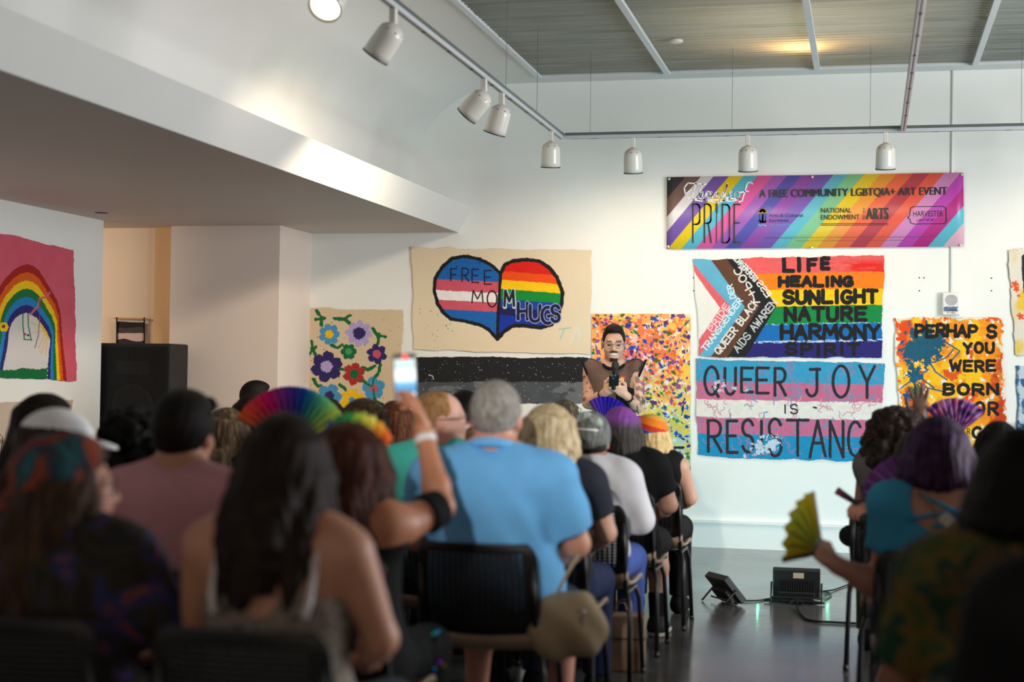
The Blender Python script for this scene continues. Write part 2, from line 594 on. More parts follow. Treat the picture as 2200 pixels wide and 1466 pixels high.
class Sheet:
    """A sheet of cloth on a vertical plane: a fine grid, painted in the grid's own colours.
    quad: its four corners as seen in the photograph (tl, tr, br, bl); unproj gives their place in the room."""

    def __init__(s, quad, unproj, step=0.85, base=(228, 218, 200)):
        q = np.array(quad, float)
        w = max(np.linalg.norm(q[1] - q[0]), np.linalg.norm(q[2] - q[3]))
        h = max(np.linalg.norm(q[3] - q[0]), np.linalg.norm(q[2] - q[1]))
        s.nx, s.ny = int(w / step) + 2, int(h / step) + 2
        u, v = np.meshgrid(np.linspace(0, 1, s.nx), np.linspace(0, 1, s.ny))
        s.u, s.v = u, v
        s.x = (q[0, 0] * (1 - u) + q[1, 0] * u) * (1 - v) + (q[3, 0] * (1 - u) + q[2, 0] * u) * v
        s.y = (q[0, 1] * (1 - u) + q[1, 1] * u) * (1 - v) + (q[3, 1] * (1 - u) + q[2, 1] * u) * v
        s.q, s.un, s.step = q, unproj, step
        s.c = np.zeros((s.ny, s.nx, 3))
        s.c[:] = lin(base)
        s.X, s.Y = s.x, s.y      # painting coordinates

    def frame(s, ox, oy, k):
        """paint in the coordinates of an enlarged view: origin and magnification"""
        s.X, s.Y = (s.x - ox) * k, (s.y - oy) * k
        return s

    def put(s, m, col, var=0.0, seed=0, sc=0.05):
        m = np.clip(m, 0, 1)[..., None]
        c = lin(col)[None, None]
        if var:
            c = c * (1 + var * (fbm(s.X * sc, s.Y * sc, seed)[..., None] - 0.5) * 2)
        s.c = s.c * (1 - m) + c * m
        return s

    def px(s):
        return abs(s.X[0, 1] - s.X[0, 0]) + 1e-9

    def seg(s, pts, hw, jit=0.0, seed=0):
        """coverage of a brush stroke along a polyline"""
        pts = np.array(pts, float)
        lo, hi = pts.min(0) - hw * 2.2 - 2, pts.max(0) + hw * 2.2 + 2
        m = (s.X >= lo[0]) & (s.X <= hi[0]) & (s.Y >= lo[1]) & (s.Y <= hi[1])
        out = np.zeros_like(s.X)
        if not m.any():
            return out
        X, Y = s.X[m], s.Y[m]
        d = np.full(X.shape, 1e9)
        for a, b in zip(pts[:-1], pts[1:]):
            ab = b - a
            t = np.clip(((X - a[0]) * ab[0] + (Y - a[1]) * ab[1]) / (ab @ ab + 1e-9), 0, 1)
            d = np.minimum(d, np.hypot(X - a[0] - t * ab[0], Y - a[1] - t * ab[1]))
        w = hw
        if jit:
            w = hw * (1 + jit * (fbm(X / (hw * 1.4), Y / (hw * 1.4), seed, 3) - 0.5) * 2)
        out[m] = np.clip((w - d) / s.px() + 0.5, 0, 1)
        return out

    def stroke(s, pts, hw, col, jit=0.15, seed=0, var=0.0):
        return s.put(s.seg(pts, hw, jit, seed), col, var, seed)

    def letter(s, ch, box, hw, col, jit=0.15, seed=0, slant=0.0):
        x0, y0, x1, y1 = box
        for i, st in enumerate(GL[ch]):
            p = [(x0 + (x1 - x0) * a + slant * (1 - b), y0 + (y1 - y0) * b) for a, b in st]
            s.stroke(p, hw, col, jit, seed + i)

    def text(s, t, box, hw, col, jit=0.15, gap=0.22, seed=0, rise=0.0):
        """letters spread over a box"""
        wd = [0.35 if c_ == 'I' else (1.25 if c_ in 'MW' else (0.5 if c_ == ' ' else 1.0)) for c_ in t]
        tot = sum(wd) + gap * (len(t) - 1)
        x = box[0]
        k = (box[2] - box[0]) / tot
        for i, c_ in enumerate(t):
            if c_ != ' ':
                dy = rise * (x - box[0]) / (box[2] - box[0])
                j = (((i * 37 + seed * 11) % 7) - 3) * 0.012 * (box[3] - box[1])
                s.letter(c_, (x, box[1] + dy + j, x + wd[i] * k, box[3] + dy + j), hw, col, jit, seed + 5 * i)
            x += (wd[i] + gap) * k

    def textline(s, t, p0, p1, h, hw, col, jit=0.2, seed=0, gap=0.3):
        p0, p1 = np.array(p0, float), np.array(p1, float)
        L = np.linalg.norm(p1 - p0)
        dx = (p1 - p0) / L
        dy = np.array([-dx[1], dx[0]])
        wd = [0.35 if c_ == 'I' else (0.6 if c_ == ' ' else 1.0) for c_ in t]
        k = L / (sum(wd) + gap * (len(t) - 1))
        x = 0.0
        for i, c_ in enumerate(t):
            if c_ != ' ':
                for n_, st in enumerate(GL[c_]):
                    s.stroke([p0 + dx * (x + wd[i] * k * a) + dy * h * (b - 1) for a, b in st], hw, col, jit, seed + i * 3 + n_)
            x += (wd[i] + gap) * k

    def inpoly(s, pts, rough=0.0, seed=0, sc=0.12):
        pts = np.array(pts, float)
        X, Y = s.X, s.Y
        if rough:
            X = X + rough * (fbm(X * sc, Y * sc, seed) - .5) * 2
            Y = Y + rough * (fbm(s.X * sc, s.Y * sc, seed + 9) - .5) * 2
        ins = np.zeros(X.shape, bool)
        n = len(pts)
        for i in range(n):
            x0, y0 = pts[i]
            x1, y1 = pts[(i + 1) % n]
            if y0 == y1:
                continue
            cnd = ((y0 > Y) != (y1 > Y)) & (X < (x1 - x0) * (Y - y0) / (y1 - y0) + x0)
            ins ^= cnd
        return ins.astype(float)

    def blob(s, cx, cy, r, n, amp, ph=0.0, rough=0.1, seed=0):
        dx, dy = s.X - cx, s.Y - cy
        a = np.arctan2(dy, dx)
        R = r * (1 - amp + amp * np.abs(np.cos(n * (a + ph) / 2)) ** 0.6) * (1 + rough * (fbm(dx * 6 / r + 50, dy * 6 / r + 50, seed) - .5) * 2)
        return np.clip((R - np.hypot(dx, dy)) / s.px() + .5, 0, 1)

    def specks(s, n, r, col, seed=0, box=None, amp=0.6):
        rs = np.random.RandomState(seed)
        b = box or (s.X.min(), s.Y.min(), s.X.max(), s.Y.max())
        for i in range(n):
            cx, cy = rs.uniform(b[0], b[2]), rs.uniform(b[1], b[3])
            rr = r * rs.uniform(.4, 1.4)
            m = (np.abs(s.X - cx) < rr * 2.5) & (np.abs(s.Y - cy) < rr * 2.5)
            if m.any():
                d = np.hypot((s.X[m] - cx) * rs.uniform(.5, 1.2), s.Y[m] - cy)
                k = (np.clip((rr - d) / s.px() + .5, 0, 1) * rs.uniform(.5, 1))[:, None]
                s.c[m] = s.c[m] * (1 - k) + lin(col) * k

    def build(s, name, label, cat, rough=1.6, wav=0.006, lift=0.008, pins=None, seed=0, group=None, normal=(0, -1, 0), mt=None, tack=None):
        # ragged, wavy outline
        e = np.minimum(np.minimum(s.u, 1 - s.u) * s.nx, np.minimum(s.v, 1 - s.v) * s.ny) * s.step
        fall = np.exp(-e / 14.0)
        ox = rough * fall * ((fbm(s.y * .03, s.x * .002, seed + 3) - .5) * 5 + (fbm(s.y * .3, s.x * .02, seed + 5) - .5) * 1.4)
        oy = rough * fall * ((fbm(s.x * .03, s.y * .002, seed + 4) - .5) * 5 + (fbm(s.x * .3, s.y * .02, seed + 6) - .5) * 1.4)
        x, y = s.x + ox, s.y + oy
        # unproject the four corners and interpolate on the plane (it is a plane: use a homography through the points)
        P = np.zeros((s.ny, s.nx, 3))
        d = FW[None, None] + RT * ((x - 1100) / FPX)[..., None] - UP * ((y - 733) / FPX)[..., None]
        ax, val = s.un
        P = CAM + d * ((val - CAM[ax]) / d[..., ax])[..., None]
        # folds
        n = np.array(normal, float)
        z = lift + wav * (fbm(s.x * .012 + seed, s.y * .012, seed + 20) + 0.35 * fbm(s.x * .05, s.y * .03, seed + 21))
        z = z + wav * 0.5 * np.sin((s.x + s.y * .6) * .05 + 4 * fbm(s.x * .01, s.y * .01, seed + 31)) * fbm(s.x * .008, s.y * .008, seed + 33)
        P = P + n * z[..., None]
        idx = np.arange(s.nx * s.ny).reshape(s.ny, s.nx)
        f = np.stack([idx[:-1, :-1], idx[1:, :-1], idx[1:, 1:], idx[:-1, 1:]], -1).reshape(-1, 4)
        # turn the rim back to the wall so the cloth has thickness
        rim = np.concatenate([idx[0, :-1], idx[:-1, -1], idx[-1, :0:-1], idx[:0:-1, 0]])
        V = P.reshape(-1, 3)
        back = V[rim] - n * (np.minimum(0.0035, z.reshape(-1)[rim] - 0.001))[:, None]
        base = len(V)
        k = np.arange(len(rim))
        k2 = (k + 1) % len(rim)
        f2 = np.stack([rim, rim[k2], base + k2, base + k], -1)
        C = s.c.reshape(-1, 3)
        o = obj(name, (np.concatenate([V, back]), np.concatenate([f, f2])), mt or CLOTHPAINT, col=np.clip(np.concatenate([C, C[rim]]), 0, 1), smooth=True)
        tag(o, label, cat, group)
        # push pins
        for (uu, vv) in (tack or []):
            i, j = int(vv * (s.ny - 1)), int(uu * (s.nx - 1))
            p = P[i, j]
            obj('push_pin', MB().lathe([(0.001, 0), (0.0045, 0.001), (0.004, 0.006), (0.001, 0.008)], p, n, 10), PINM, parent=o)
        return o


CLOTHPAINT = paintmat('painted_cotton_cloth')
PINM = mat('pale_pin_plastic', (200, 200, 196), 0.4)
WALLP = (1, WALL_Y)
CREAM = (226, 208, 178)

# ---- large heart cloth
k = 2.931
T = lambda *p: [(600 + a / k, 500 + b / k) for a, b in p]
s = Sheet(T((835, 95), (1965, 112), (1957, 765), (845, 740)), WALLP, base=CREAM).frame(600, 500, k)
s.put(fbm(s.X * .02, s.Y * .01, 5) * .25, (236, 222, 196))
LL = [(1390, 255), (1330, 200), (1260, 165), (1170, 148), (1090, 165), (1030, 215), (985, 285), (978, 370), (1000, 450), (1040, 510), (1085, 545), (1180, 560), (1260, 580), (1320, 610), (1376, 672)]
RL = [(1400, 250), (1420, 205), (1470, 180), (1560, 170), (1640, 180), (1700, 220), (1750, 280), (1785, 380), (1780, 450), (1755, 530), (1715, 580), (1650, 600), (1540, 585), (1470, 590), (1420, 620), (1376, 672)]
lm, rm = s.inpoly(LL), s.inpoly(RL)
jl = s.Y + 8 * (fbm(s.X * .05, s.Y * .02, 3) - .5)
for y0, cc in ((0, (20, 98, 176)), (302, (206, 86, 104)), (372, (236, 232, 232)), (432, (206, 86, 104)), (490, (20, 98, 176))):
    s.put(lm * (jl - (s.X - 1180) * .05 > y0), cc, .08, 2)
jr = s.Y - (s.X - 1400) * .075 + 8 * (fbm(s.X * .05, s.Y * .02, 4) - .5)
for y0, cc in ((0, (220, 28, 12)), (243, (240, 78, 8)), (297, (250, 200, 6)), (355, (4, 136, 52)), (418, (12, 66, 150)), (470, (26, 24, 88)), (520, (10, 50, 160))):
    s.put(rm * (jr > y0), cc, .08, 6)
BLK = (18, 17, 20)
s.stroke(LL[1:] , 11, BLK, .3, 1)
s.stroke(RL, 12, BLK, .3, 2)
s.stroke([(1330, 200), (1395, 256), (1388, 400), (1380, 520), (1376, 672)], 10, BLK, .3, 3)
for ch, b in zip('FREE', ((1080, 228, 1118, 305), (1150, 225, 1195, 308), (1214, 232, 1256, 314), (1292, 240, 1336, 326))):
    s.letter(ch, b, 4.2, BLK)
s.letter('M', (1216, 365, 1285, 442), 4.5, BLK)
s.letter('O', (1312, 368, 1372, 468), 5, BLK)
s.letter('M', (1422, 366, 1482, 468), 13, (190, 214, 226))
s.letter('M', (1420, 366, 1480, 462), 8, (20, 30, 34))
for ch, b in zip('HUGS', ((1505, 445, 1565, 545), (1580, 460, 1645, 560), (1655, 470, 1722, 572), (1716, 460, 1765, 560))):
    s.letter(ch, b, 15, (150, 165, 215))
    s.letter(ch, b, 10, (18, 18, 50))
s.specks(40, 3, BLK, 3, (1040, 130, 1300, 330))
s.specks(30, 2.5, BLK, 4, (880, 480, 1100, 740))
s.stroke([(1762, 610), (1840, 600)], 3, (120, 200, 190)); s.stroke([(1800, 605), (1770, 670)], 3, (120, 200, 190))
s.stroke([(1880, 600), (1830, 700)], 4, (214, 224, 220)); s.stroke([(1885, 600), (1890, 690)], 3, (214, 224, 220))
s.build('painted_cloth', 'cream cloth with large two-lobed heart and words FREE MOM HUGS', 'painting', seed=1, tack=((.01, .02), (.99, .02)))

# ---- flower cloth
s = Sheet(T((160, 475), (783, 490), (748, 1140), (140, 1140)), WALLP, base=(214, 192, 160)).frame(600, 500, k)
LB, NV, GR, LV, YE, RD, PK = (72, 146, 190), (46, 34, 96), (10, 102, 52), (176, 160, 206), (236, 186, 22), (172, 44, 44), (196, 84, 110)
for p in ([(235, 492), (265, 530), (270, 585)], [(232, 548), (262, 545), (290, 540)], [(350, 540), (400, 545), (450, 520)], [(410, 545), (445, 570)], [(590, 605), (625, 650), (668, 655)], [(630, 640), (625, 700)], [(205, 685), (212, 740), (235, 780)], [(195, 760), (215, 740), (232, 720)],
          [(330, 710), (370, 725), (400, 705)], [(525, 850), (560, 865), (605, 840)], [(385, 860), (440, 870)], [(640, 830), (625, 890), (597, 920), (592, 960)], [(515, 925), (545, 945), (580, 965)], [(600, 990), (605, 1080)], [(220, 925), (245, 970), (265, 965)], [(385, 955), (415, 985), (428, 1010)], [(615, 1060), (650, 1082)]):
    s.stroke(p, 10, GR, .7, int(p[0][0]))
for i, (cx, cy, r, cc, c2, r2, n) in enumerate([(318, 640, 68, LB, YE, 27, 7), (505, 635, 84, LV, NV, 40, 8), (300, 845, 100, NV, LV, 38, 6), (440, 750, 52, GR, (70, 150, 100), 22, 6), (617, 765, 64, NV, PK, 27, 6), (475, 890, 72, RD, GR, 30, 6), (597, 980, 74, LB, PK, 26, 5), (318, 1030, 80, LB, NV, 32, 5), (460, 1055, 74, YE, LB, 20, 6)]):
    s.put(s.blob(cx, cy, r, n, .32, i * .7, .12, i), cc, .18, i, .12)
    s.put(s.blob(cx, cy, r2, 5, .1, 0, .25, i + 40), c2, .1, i)
s.stroke([(640, 830), (625, 890), (597, 920), (590, 965)], 5, GR, .3); s.stroke([(597, 985), (603, 1085)], 6, GR, .3)
s.stroke([(515, 925), (550, 950), (585, 968)], 6, GR, .4)
s.specks(110, 2.4, (58, 46, 60), 8)
s.build('painted_cloth', 'cream cloth painted with loose flowers and green leaves beside the pillar', 'painting', seed=2, tack=((.01, .015), (.99, .015)))

# ---- black, grey and white banded cloth
s = Sheet([(893, 767), (1264, 769), (1258, 935), (888, 935)], WALLP, base=(26, 26, 28))
yy = s.Y + 4 * (fbm(s.X * .05, s.Y * .05, 2) - .5)
s.put(yy > 821, (72, 76, 82), .25, 3, .04)
s.put((yy > 821) * (fbm(s.X * .012, s.Y * .03, 9) > .60) * .35, (140, 142, 142))
s.put(yy > 868, (226, 226, 224), .05, 3)
s.put(yy > 912, (70, 36, 96))
s.specks(230, .6, (196, 200, 204), 5, (893, 775, 1262, 868))
s.stroke([(922, 806), (930, 808), (932, 815)], .8, (210, 214, 216), .5)
s.build('painted_cloth', 'cloth of black, grey and white bands below the heart cloth', 'painting', seed=3, wav=.004)

# ---- confetti cloth behind the speaker
s = Sheet([(1271, 674), (1484, 675), (1484, 1070), (1274, 1070)], WALLP, base=(244, 170, 96))
t = (s.Y - 674) / 396
n1, n2, n3 = fbm(s.X * .03, s.Y * .03, 2), fbm(s.X * .05, s.Y * .05, 33), fbm(s.X * .09, s.Y * .09, 61)
s.put((n1 > .5) * .8, (236, 110, 60)); s.put(np.clip((n2 - .52) * 9, 0, 1) * .9, (248, 200, 84))
s.put(np.clip((n3 - .6) * 10, 0, 1), (240, 224, 196))
s.put(np.exp(-(((s.X - 1350) / 45) ** 2 + ((s.Y - 800) / 75) ** 2)) * 1.0, (232, 96, 104), .3, 5, .1)
s.put(np.clip((n3 - .55) * 12, 0, 1) * np.exp(-(((s.X - 1360) / 50) ** 2 + ((s.Y - 780) / 50) ** 2)), (244, 214, 224))
s.put(np.clip((t - .38) * 6 + (n1 - .5) * 3, 0, 1) * np.clip((s.X - 1340) / 60, 0, 1), (216, 206, 110), .3, 8, .06)
s.put(np.clip((t - .62) * 6 + (n2 - .5) * 4, 0, 1), (176, 206, 190), .3, 9, .08)
s.put(np.clip((t - .9) * 14 + (n1 - .5) * 4, 0, 1), (24, 74, 140), .3, 9, .08)
s.put(np.clip((t - .55) * 8, 0, 1) * np.clip((1345 - s.X) / 30 + (n1 - .5) * 2, 0, 1), (220, 84, 60), .3, 9, .08)
rs = np.random.RandomState(5)
pal = [(96, 40, 110), (60, 50, 140), (20, 80, 180), (30, 120, 60), (200, 60, 110), (150, 70, 140), (230, 226, 230), (90, 90, 40), (240, 110, 40)]
for i in range(1150):
    cx, cy = rs.uniform(1272, 1483), rs.uniform(676, 1040)
    tt = (cy - 674) / 396
    cc = pal[rs.randint(len(pal))] if tt < .5 else [(14, 76, 186), (20, 120, 180), (44, 130, 60), (230, 210, 60), (220, 232, 226), (20, 50, 130)][rs.randint(6)]
    r = rs.uniform(1.5, 6) * (1.3 if i % 7 == 0 else .9)
    m = (np.abs(s.X - cx) < 9) & (np.abs(s.Y - cy) < 9)
    if m.any():
        g = rs.uniform(0, 6.28)
        a, b = (s.X[m] - cx) * math.cos(g) + (s.Y[m] - cy) * math.sin(g), -(s.X[m] - cx) * math.sin(g) + (s.Y[m] - cy) * math.cos(g)
        d = np.abs(a) * rs.uniform(.6, 1) + np.abs(b) * rs.uniform(.8, 2.2) + 1.6 * (fbm(a * .5 + i, b * .5, i, 2) - .5)
        kk = np.clip(r - d + .5, 0, 1)[:, None]
        s.c[m] = s.c[m] * (1 - kk) + lin(cc) * kk
s.letter('P', (1420, 963, 1437, 1000), 2.6, (24, 34, 46), .3); s.letter('E', (1446, 962, 1468, 1000), 2.8, (24, 34, 46), .3)
for ch, b in zip('VER', ((1444, 1012, 1454, 1036), (1457, 1010, 1466, 1036), (1470, 1006, 1481, 1034))):
    s.letter(ch, b, 2.3, (24, 30, 34), .3)
for ch, b in zip('ENT', ((1445, 1046, 1453, 1066), (1457, 1046, 1466, 1066), (1469, 1042, 1482, 1064))):
    s.letter(ch, b, 2.3, (16, 20, 30), .3)
s.build('painted_cloth', 'tall cloth covered in orange, yellow and blue paint dabs behind the speaker', 'painting', seed=4, wav=.004, rough=.8, tack=((.02, .012), (.97, .012)))

# ---- striped flag cloth with chevron
k = 2.895
T = lambda *p: [(1440 + a / k, 530 + b / k) for a, b in p]
s = Sheet(T((140, 84), (1331, 50), (1314, 692), (183, 686)), WALLP, base=(226, 222, 214)).frame(1440, 530, k)
yb = s.Y + (s.X - 900) * .02 + 9 * (fbm(s.X * .03, s.Y * .03, 5) - .5)
for y0, cc in ((0, (226, 92, 92)), (163, (244, 124, 10)), (266, (246, 196, 4)), (370, (2, 130, 62)), (480, (8, 104, 176)), (592, (36, 30, 108))):
    s.put((yb > y0) * 1.0, cc, .1, int(y0))
s.put((yb < 160) * np.clip((s.X - 1000) / 250 + (fbm(s.X * .02, s.Y * .06, 8) - .5) * 2, 0, 1) * np.clip((s.Y - 70) / 40, 0, 1), (224, 34, 18))
s.put((np.abs(yb - 589) < 4 + 6 * fbm(s.X * .06, s.Y * .1, 3)) * (fbm(s.X * .05, s.Y * .2, 4) > .45), (196, 206, 224))
s.put((np.abs(yb - 480) < 3) * (fbm(s.X * .05, s.Y * .2, 14) > .5), (170, 200, 220))


def chev(top, mid, bot, r=4):
    xe = np.interp(s.Y + r * (fbm(s.X * .05, s.Y * .05, 7) - .5), [top[1], mid[1], bot[1]], [top[0], mid[0], bot[0]])
    return np.clip((xe - s.X) / 2 + .5, 0, 1)


s.put(chev((440, 66), (662, 370), (462, 700)), (24, 23, 25), .2, 3)
s.put(chev((345, 66), (556, 372), (352, 700)), (92, 58, 40), .12, 4)
s.put(chev((243, 66), (465, 376), (248, 700)), (94, 168, 198), .1, 5)
s.put(chev((120, 84), (382, 382), (176, 700)), (218, 96, 106), .12, 6)
s.put(chev((110, 110), (312, 384), (160, 612)), (228, 226, 220), .04, 7)
INK = (20, 19, 21)
for ch, b in zip('LIFE', ((705, 75, 765, 152), (798, 75, 806, 150), (858, 78, 905, 148), (942, 75, 985, 138))):
    s.letter(ch, b, 13.5, INK, .12, ord(ch))
s.text('HEALING', (680, 192, 1130, 244), 13, INK, .12, .42, 3)
s.text('SUNLIGHT', (708, 280, 1285, 352), 13.5, INK, .12, .4, 4, rise=-6)
s.text('NATURE', (716, 382, 1215, 458), 13, INK, .12, .42, 5)
s.text('HARMONY', (692, 492, 1300, 572), 13, INK, .12, .32, 6)
s.text('SPIRIT', (722, 608, 1172, 672), 11, INK, .14, .5, 7)
LT, BL2 = (236, 226, 226), (196, 224, 232)
s.textline('PRIDE', (262, 532), (368, 372), 34, 4, (240, 196, 200), .2, 1)
s.textline('TRANSGENDER', (222, 655), (452, 338), 36, 3.6, (216, 232, 236), .2, 2)
s.textline('DER', (408, 318), (385, 235), 34, 3.6, (206, 226, 234), .2, 21)
s.textline('QUEER BLACK', (308, 672), (556, 346), 44, 4.6, (226, 220, 214), .2, 3)
s.textline('+POC', (498, 322), (392, 148), -46, 4.6, (222, 214, 208), .2, 4)
s.textline('AIDS AWAREN', (424, 660), (668, 352), 44, 3.8, (196, 198, 200), .25, 5, .25)
s.textline('ESS', (600, 318), (536, 230), -36, 3.8, (226, 228, 230), .25, 6)
s.textline('&REMEMBRANCE', (524, 222), (392, 76), -36, 3.0, (214, 216, 218), .25, 7, .2)
s.build('painted_cloth', 'striped cloth with chevron and black words from LIFE down to SPIRIT', 'painting', seed=5, wav=.007)

# ---- QUEER JOY cloth
s = Sheet(T((158, 700), (1336, 727), (1285, 1342), (173, 1300)), WALLP, base=(226, 220, 212)).frame(1440, 530, k)
yb = s.Y - (s.X - 160) * .018 + 16 * (fbm(s.X * .02, s.Y * .03, 5) - .5)
for y0, cc in ((0, (52, 150, 190)), (840, (196, 104, 138)), (950, (226, 220, 212)), (1060, (196, 104, 138)), (1165, (18, 136, 184))):
    s.put(np.clip((yb - y0) / 5 + .5, 0, 1), cc, .1, int(y0))
rs = np.random.RandomState(3)
for i in range(150):
    cx, cy = rs.uniform(180, 1290), rs.uniform(720, 1310)
    L, am = rs.uniform(40, 95), rs.uniform(6, 16)
    g = rs.uniform(0, 6.28) if i % 2 else rs.normal(1.57, .35)
    p = [(cx + (j / 9 - .5) * L * math.cos(g) - am * math.sin(j * .8 + i) * math.sin(g), cy + (j / 9 - .5) * L * math.sin(g) + am * math.sin(j * .8 + i) * math.cos(g)) for j in range(10)]
    yl = cy - (cx - 160) * .018
    cc = (150, 116, 160) if (yl < 840 or yl > 1165) else ((90, 140, 176) if not 950 < yl < 1060 else ((206, 150, 160) if i % 9 else (60, 140, 170)))
    s.stroke(p, 3.0, cc, .4, i)
INK = (34, 36, 42)
for ch, b in zip('QUEERJOY', ((215, 748, 300, 930), (338, 755, 408, 920), (440, 755, 512, 905), (535, 755, 610, 912), (648, 757, 718, 925), (845, 765, 930, 930), (1012, 742, 1112, 938), (1178, 745, 1270, 940))):
    s.letter(ch, b, 9.5, INK, .15, ord(ch))
s.letter('I', (708, 985, 722, 1036), 5, INK); s.letter('S', (748, 982, 792, 1040), 5, INK); s.stroke([(892, 1000), (908, 1004)], 6, INK)
for ch, b in zip('RESISTANCE', ((232, 1082, 318, 1275), (352, 1085, 415, 1278), (448, 1078, 518, 1275), (560, 1085, 576, 1280), (612, 1072, 692, 1300), (728, 1080, 858, 1302), (868, 1085, 965, 1308), (992, 1088, 1078, 1308), (1108, 1090, 1186, 1305), (1218, 1098, 1288, 1305))):
    s.letter(ch, b, 9.5, INK, .15, ord(ch))
for i, (cx, cy, r) in enumerate([(310, 865, 40), (400, 880, 16), (470, 888, 18), (600, 1225, 62), (540, 1260, 44), (660, 1215, 40), (465, 1300, 14)]):
    s.put(s.blob(cx, cy, r, 7, .5, i, .7, i) * (fbm(s.X * .05, s.Y * .05, i + 3) > .42) * .85, (206, 212, 222))
s.build('painted_cloth', 'blue, pink and white striped cloth reading QUEER JOY IS RESISTANCE', 'painting', seed=6, wav=.006, tack=((.01, .012), (.985, .015)))

# ---- orange splash cloth
s = Sheet(T((1395, 445), (2066, 440), (2098, 1420), (1425, 1420)), WALLP, base=(236, 226, 206)).frame(1440, 530, k)
a, b, c_ = fbm(s.X * .008, s.Y * .008, 2), fbm(s.X * .014, s.Y * .014, 31), fbm(s.X * .03, s.Y * .03, 7)
edge = np.minimum(np.minimum((s.X - 1395 - (s.Y - 440) * .03) / 55, (2066 + (s.Y - 440) * .03 - s.X) / 40), (s.Y - 445) / 22) + (c_ - .5) * 2.2
pm = np.clip(edge * 3, 0, 1)
s.put(pm, (240, 146, 18), .2, 3, .02)
s.put(pm * np.clip((a - .5) * 9, 0, 1), (246, 190, 20)); s.put(pm * np.clip((b - .56) * 12, 0, 1), (222, 82, 14))
s.put(pm * np.clip((s.X - 1960) / 60 + (b - .5) * 6, 0, 1) * np.clip((s.Y - 620) / 150, 0, 1), (196, 62, 12), .3, 5, .03)
s.put(pm * np.clip((c_ - .66) * 14, 0, 1), (236, 226, 200))
s.put(pm * np.clip((1560 - s.X) / 120 + (b - .5) * 5, 0, 1) * np.clip((760 - s.Y) / 100, 0, 1), (226, 76, 20))
TE = (20, 84, 108)
s.put(s.blob(1570, 620, 130, 7, .45, .4, .8, 5), TE, .2, 4); s.put(s.blob(1500, 660, 60, 5, .4, 1, .8, 6), TE); s.put(s.blob(1660, 590, 60, 5, .5, 1, .8, 8), TE)
s.put(s.blob(1520, 790, 60, 5, .6, 2, .9, 9), TE); s.put(s.blob(1530, 900, 50, 5, .6, .3, .9, 10), (20, 100, 60)); s.put(s.blob(1470, 930, 30, 5, .5, .3, .8, 12), (24, 76, 130))
for i, p in enumerate([[(1640, 560), (1720, 600), (1800, 650), (1740, 720)], [(1600, 700), (1650, 780), (1720, 830)], [(1560, 720), (1640, 720), (1720, 690), (1760, 640)], [(1520, 830), (1600, 880), (1690, 900)], [(1500, 840), (1560, 820), (1640, 880)], [(1430, 880), (1520, 820), (1600, 770)]]):
    s.stroke(p, 4.5, (30, 84, 140) if i % 2 else TE, .5, i)
INK = (20, 16, 14)
for t_, bx, hw, gp in (('PERHAP', (1525, 492, 1905, 560), 11, .3), ('S', (1972, 492, 2025, 565), 11, .2), ('YOU', (1825, 602, 2012, 662), 10, .45), ('WERE', (1742, 712, 2018, 772), 10, .42), ('BORN', (1700, 858, 2035, 918), 11, .42), ('OR', (1895, 972, 2035, 1045), 10, .5)):
    s.text(t_, bx, hw, INK, .3, gp, len(t_))
s.letter('R', (1846, 1132, 1862, 1165), 3, INK); s.letter('C', (1882, 1125, 1932, 1190), 10, INK, .3); s.letter('L', (1966, 1140, 1990, 1178), 6, INK, .3); s.letter('R', (2030, 1130, 2046, 1165), 3, INK)
s.put(pm * (s.Y > 1200) * np.clip((b - .5) * 10, 0, 1), (200, 50, 20)); s.put(pm * (s.Y > 1250) * np.clip((c_ - .6) * 10, 0, 1), (40, 60, 140))
s.build('painted_cloth', 'orange and yellow splashed cloth starting with the words PERHAPS YOU WERE', 'painting', seed=7, wav=.009, rough=2.2)

# ---- two cloths cut by the right edge of the picture
s = Sheet([(2166, 536), (2345, 530), (2345, 765), (2182, 764)], WALLP, base=(222, 214, 198))
s.put(np.clip((fbm(s.X * .03, s.Y * .02, 3) - .45) * 6, 0, 1) * np.clip((s.X - 2172) / 14, 0, 1), (226, 190, 60))
for i, (cx, cy, r) in enumerate([(2180, 612, 9), (2184, 622, 7), (2188, 636, 4), (2192, 680, 8), (2240, 640, 14), (2250, 700, 10)]):
    s.put(s.blob(cx, cy, r, 5, .6, i, .8, i), (226, 80, 22))
s.stroke([(2200, 552), (2201, 590), (2204, 628)], 5.5, (34, 34, 48), .2); s.stroke([(2204, 552), (2240, 556)], 5.5, (34, 34, 48), .2); s.stroke([(2204, 590), (2236, 592)], 5, (34, 34, 48), .2)
s.build('painted_cloth', 'pale cloth with yellow stains and orange splashes at the upper right edge', 'painting', seed=8, wav=.012, rough=2.5)
s = Sheet([(2184, 786), (2345, 783), (2345, 985), (2186, 985)], WALLP, base=(190, 204, 212))
s.put(np.clip((fbm(s.X * .05, s.Y * .05, 3) - .5) * 8, 0, 1), (40, 96, 136)); s.put(np.clip((2192 - s.X) / 6 + (fbm(s.X * .1, s.Y * .1, 5) - .5) * 3, 0, 1), (36, 90, 130))
s.build('painted_cloth', 'mottled blue and white cloth below the pale splashed one', 'painting', seed=9, wav=.008)

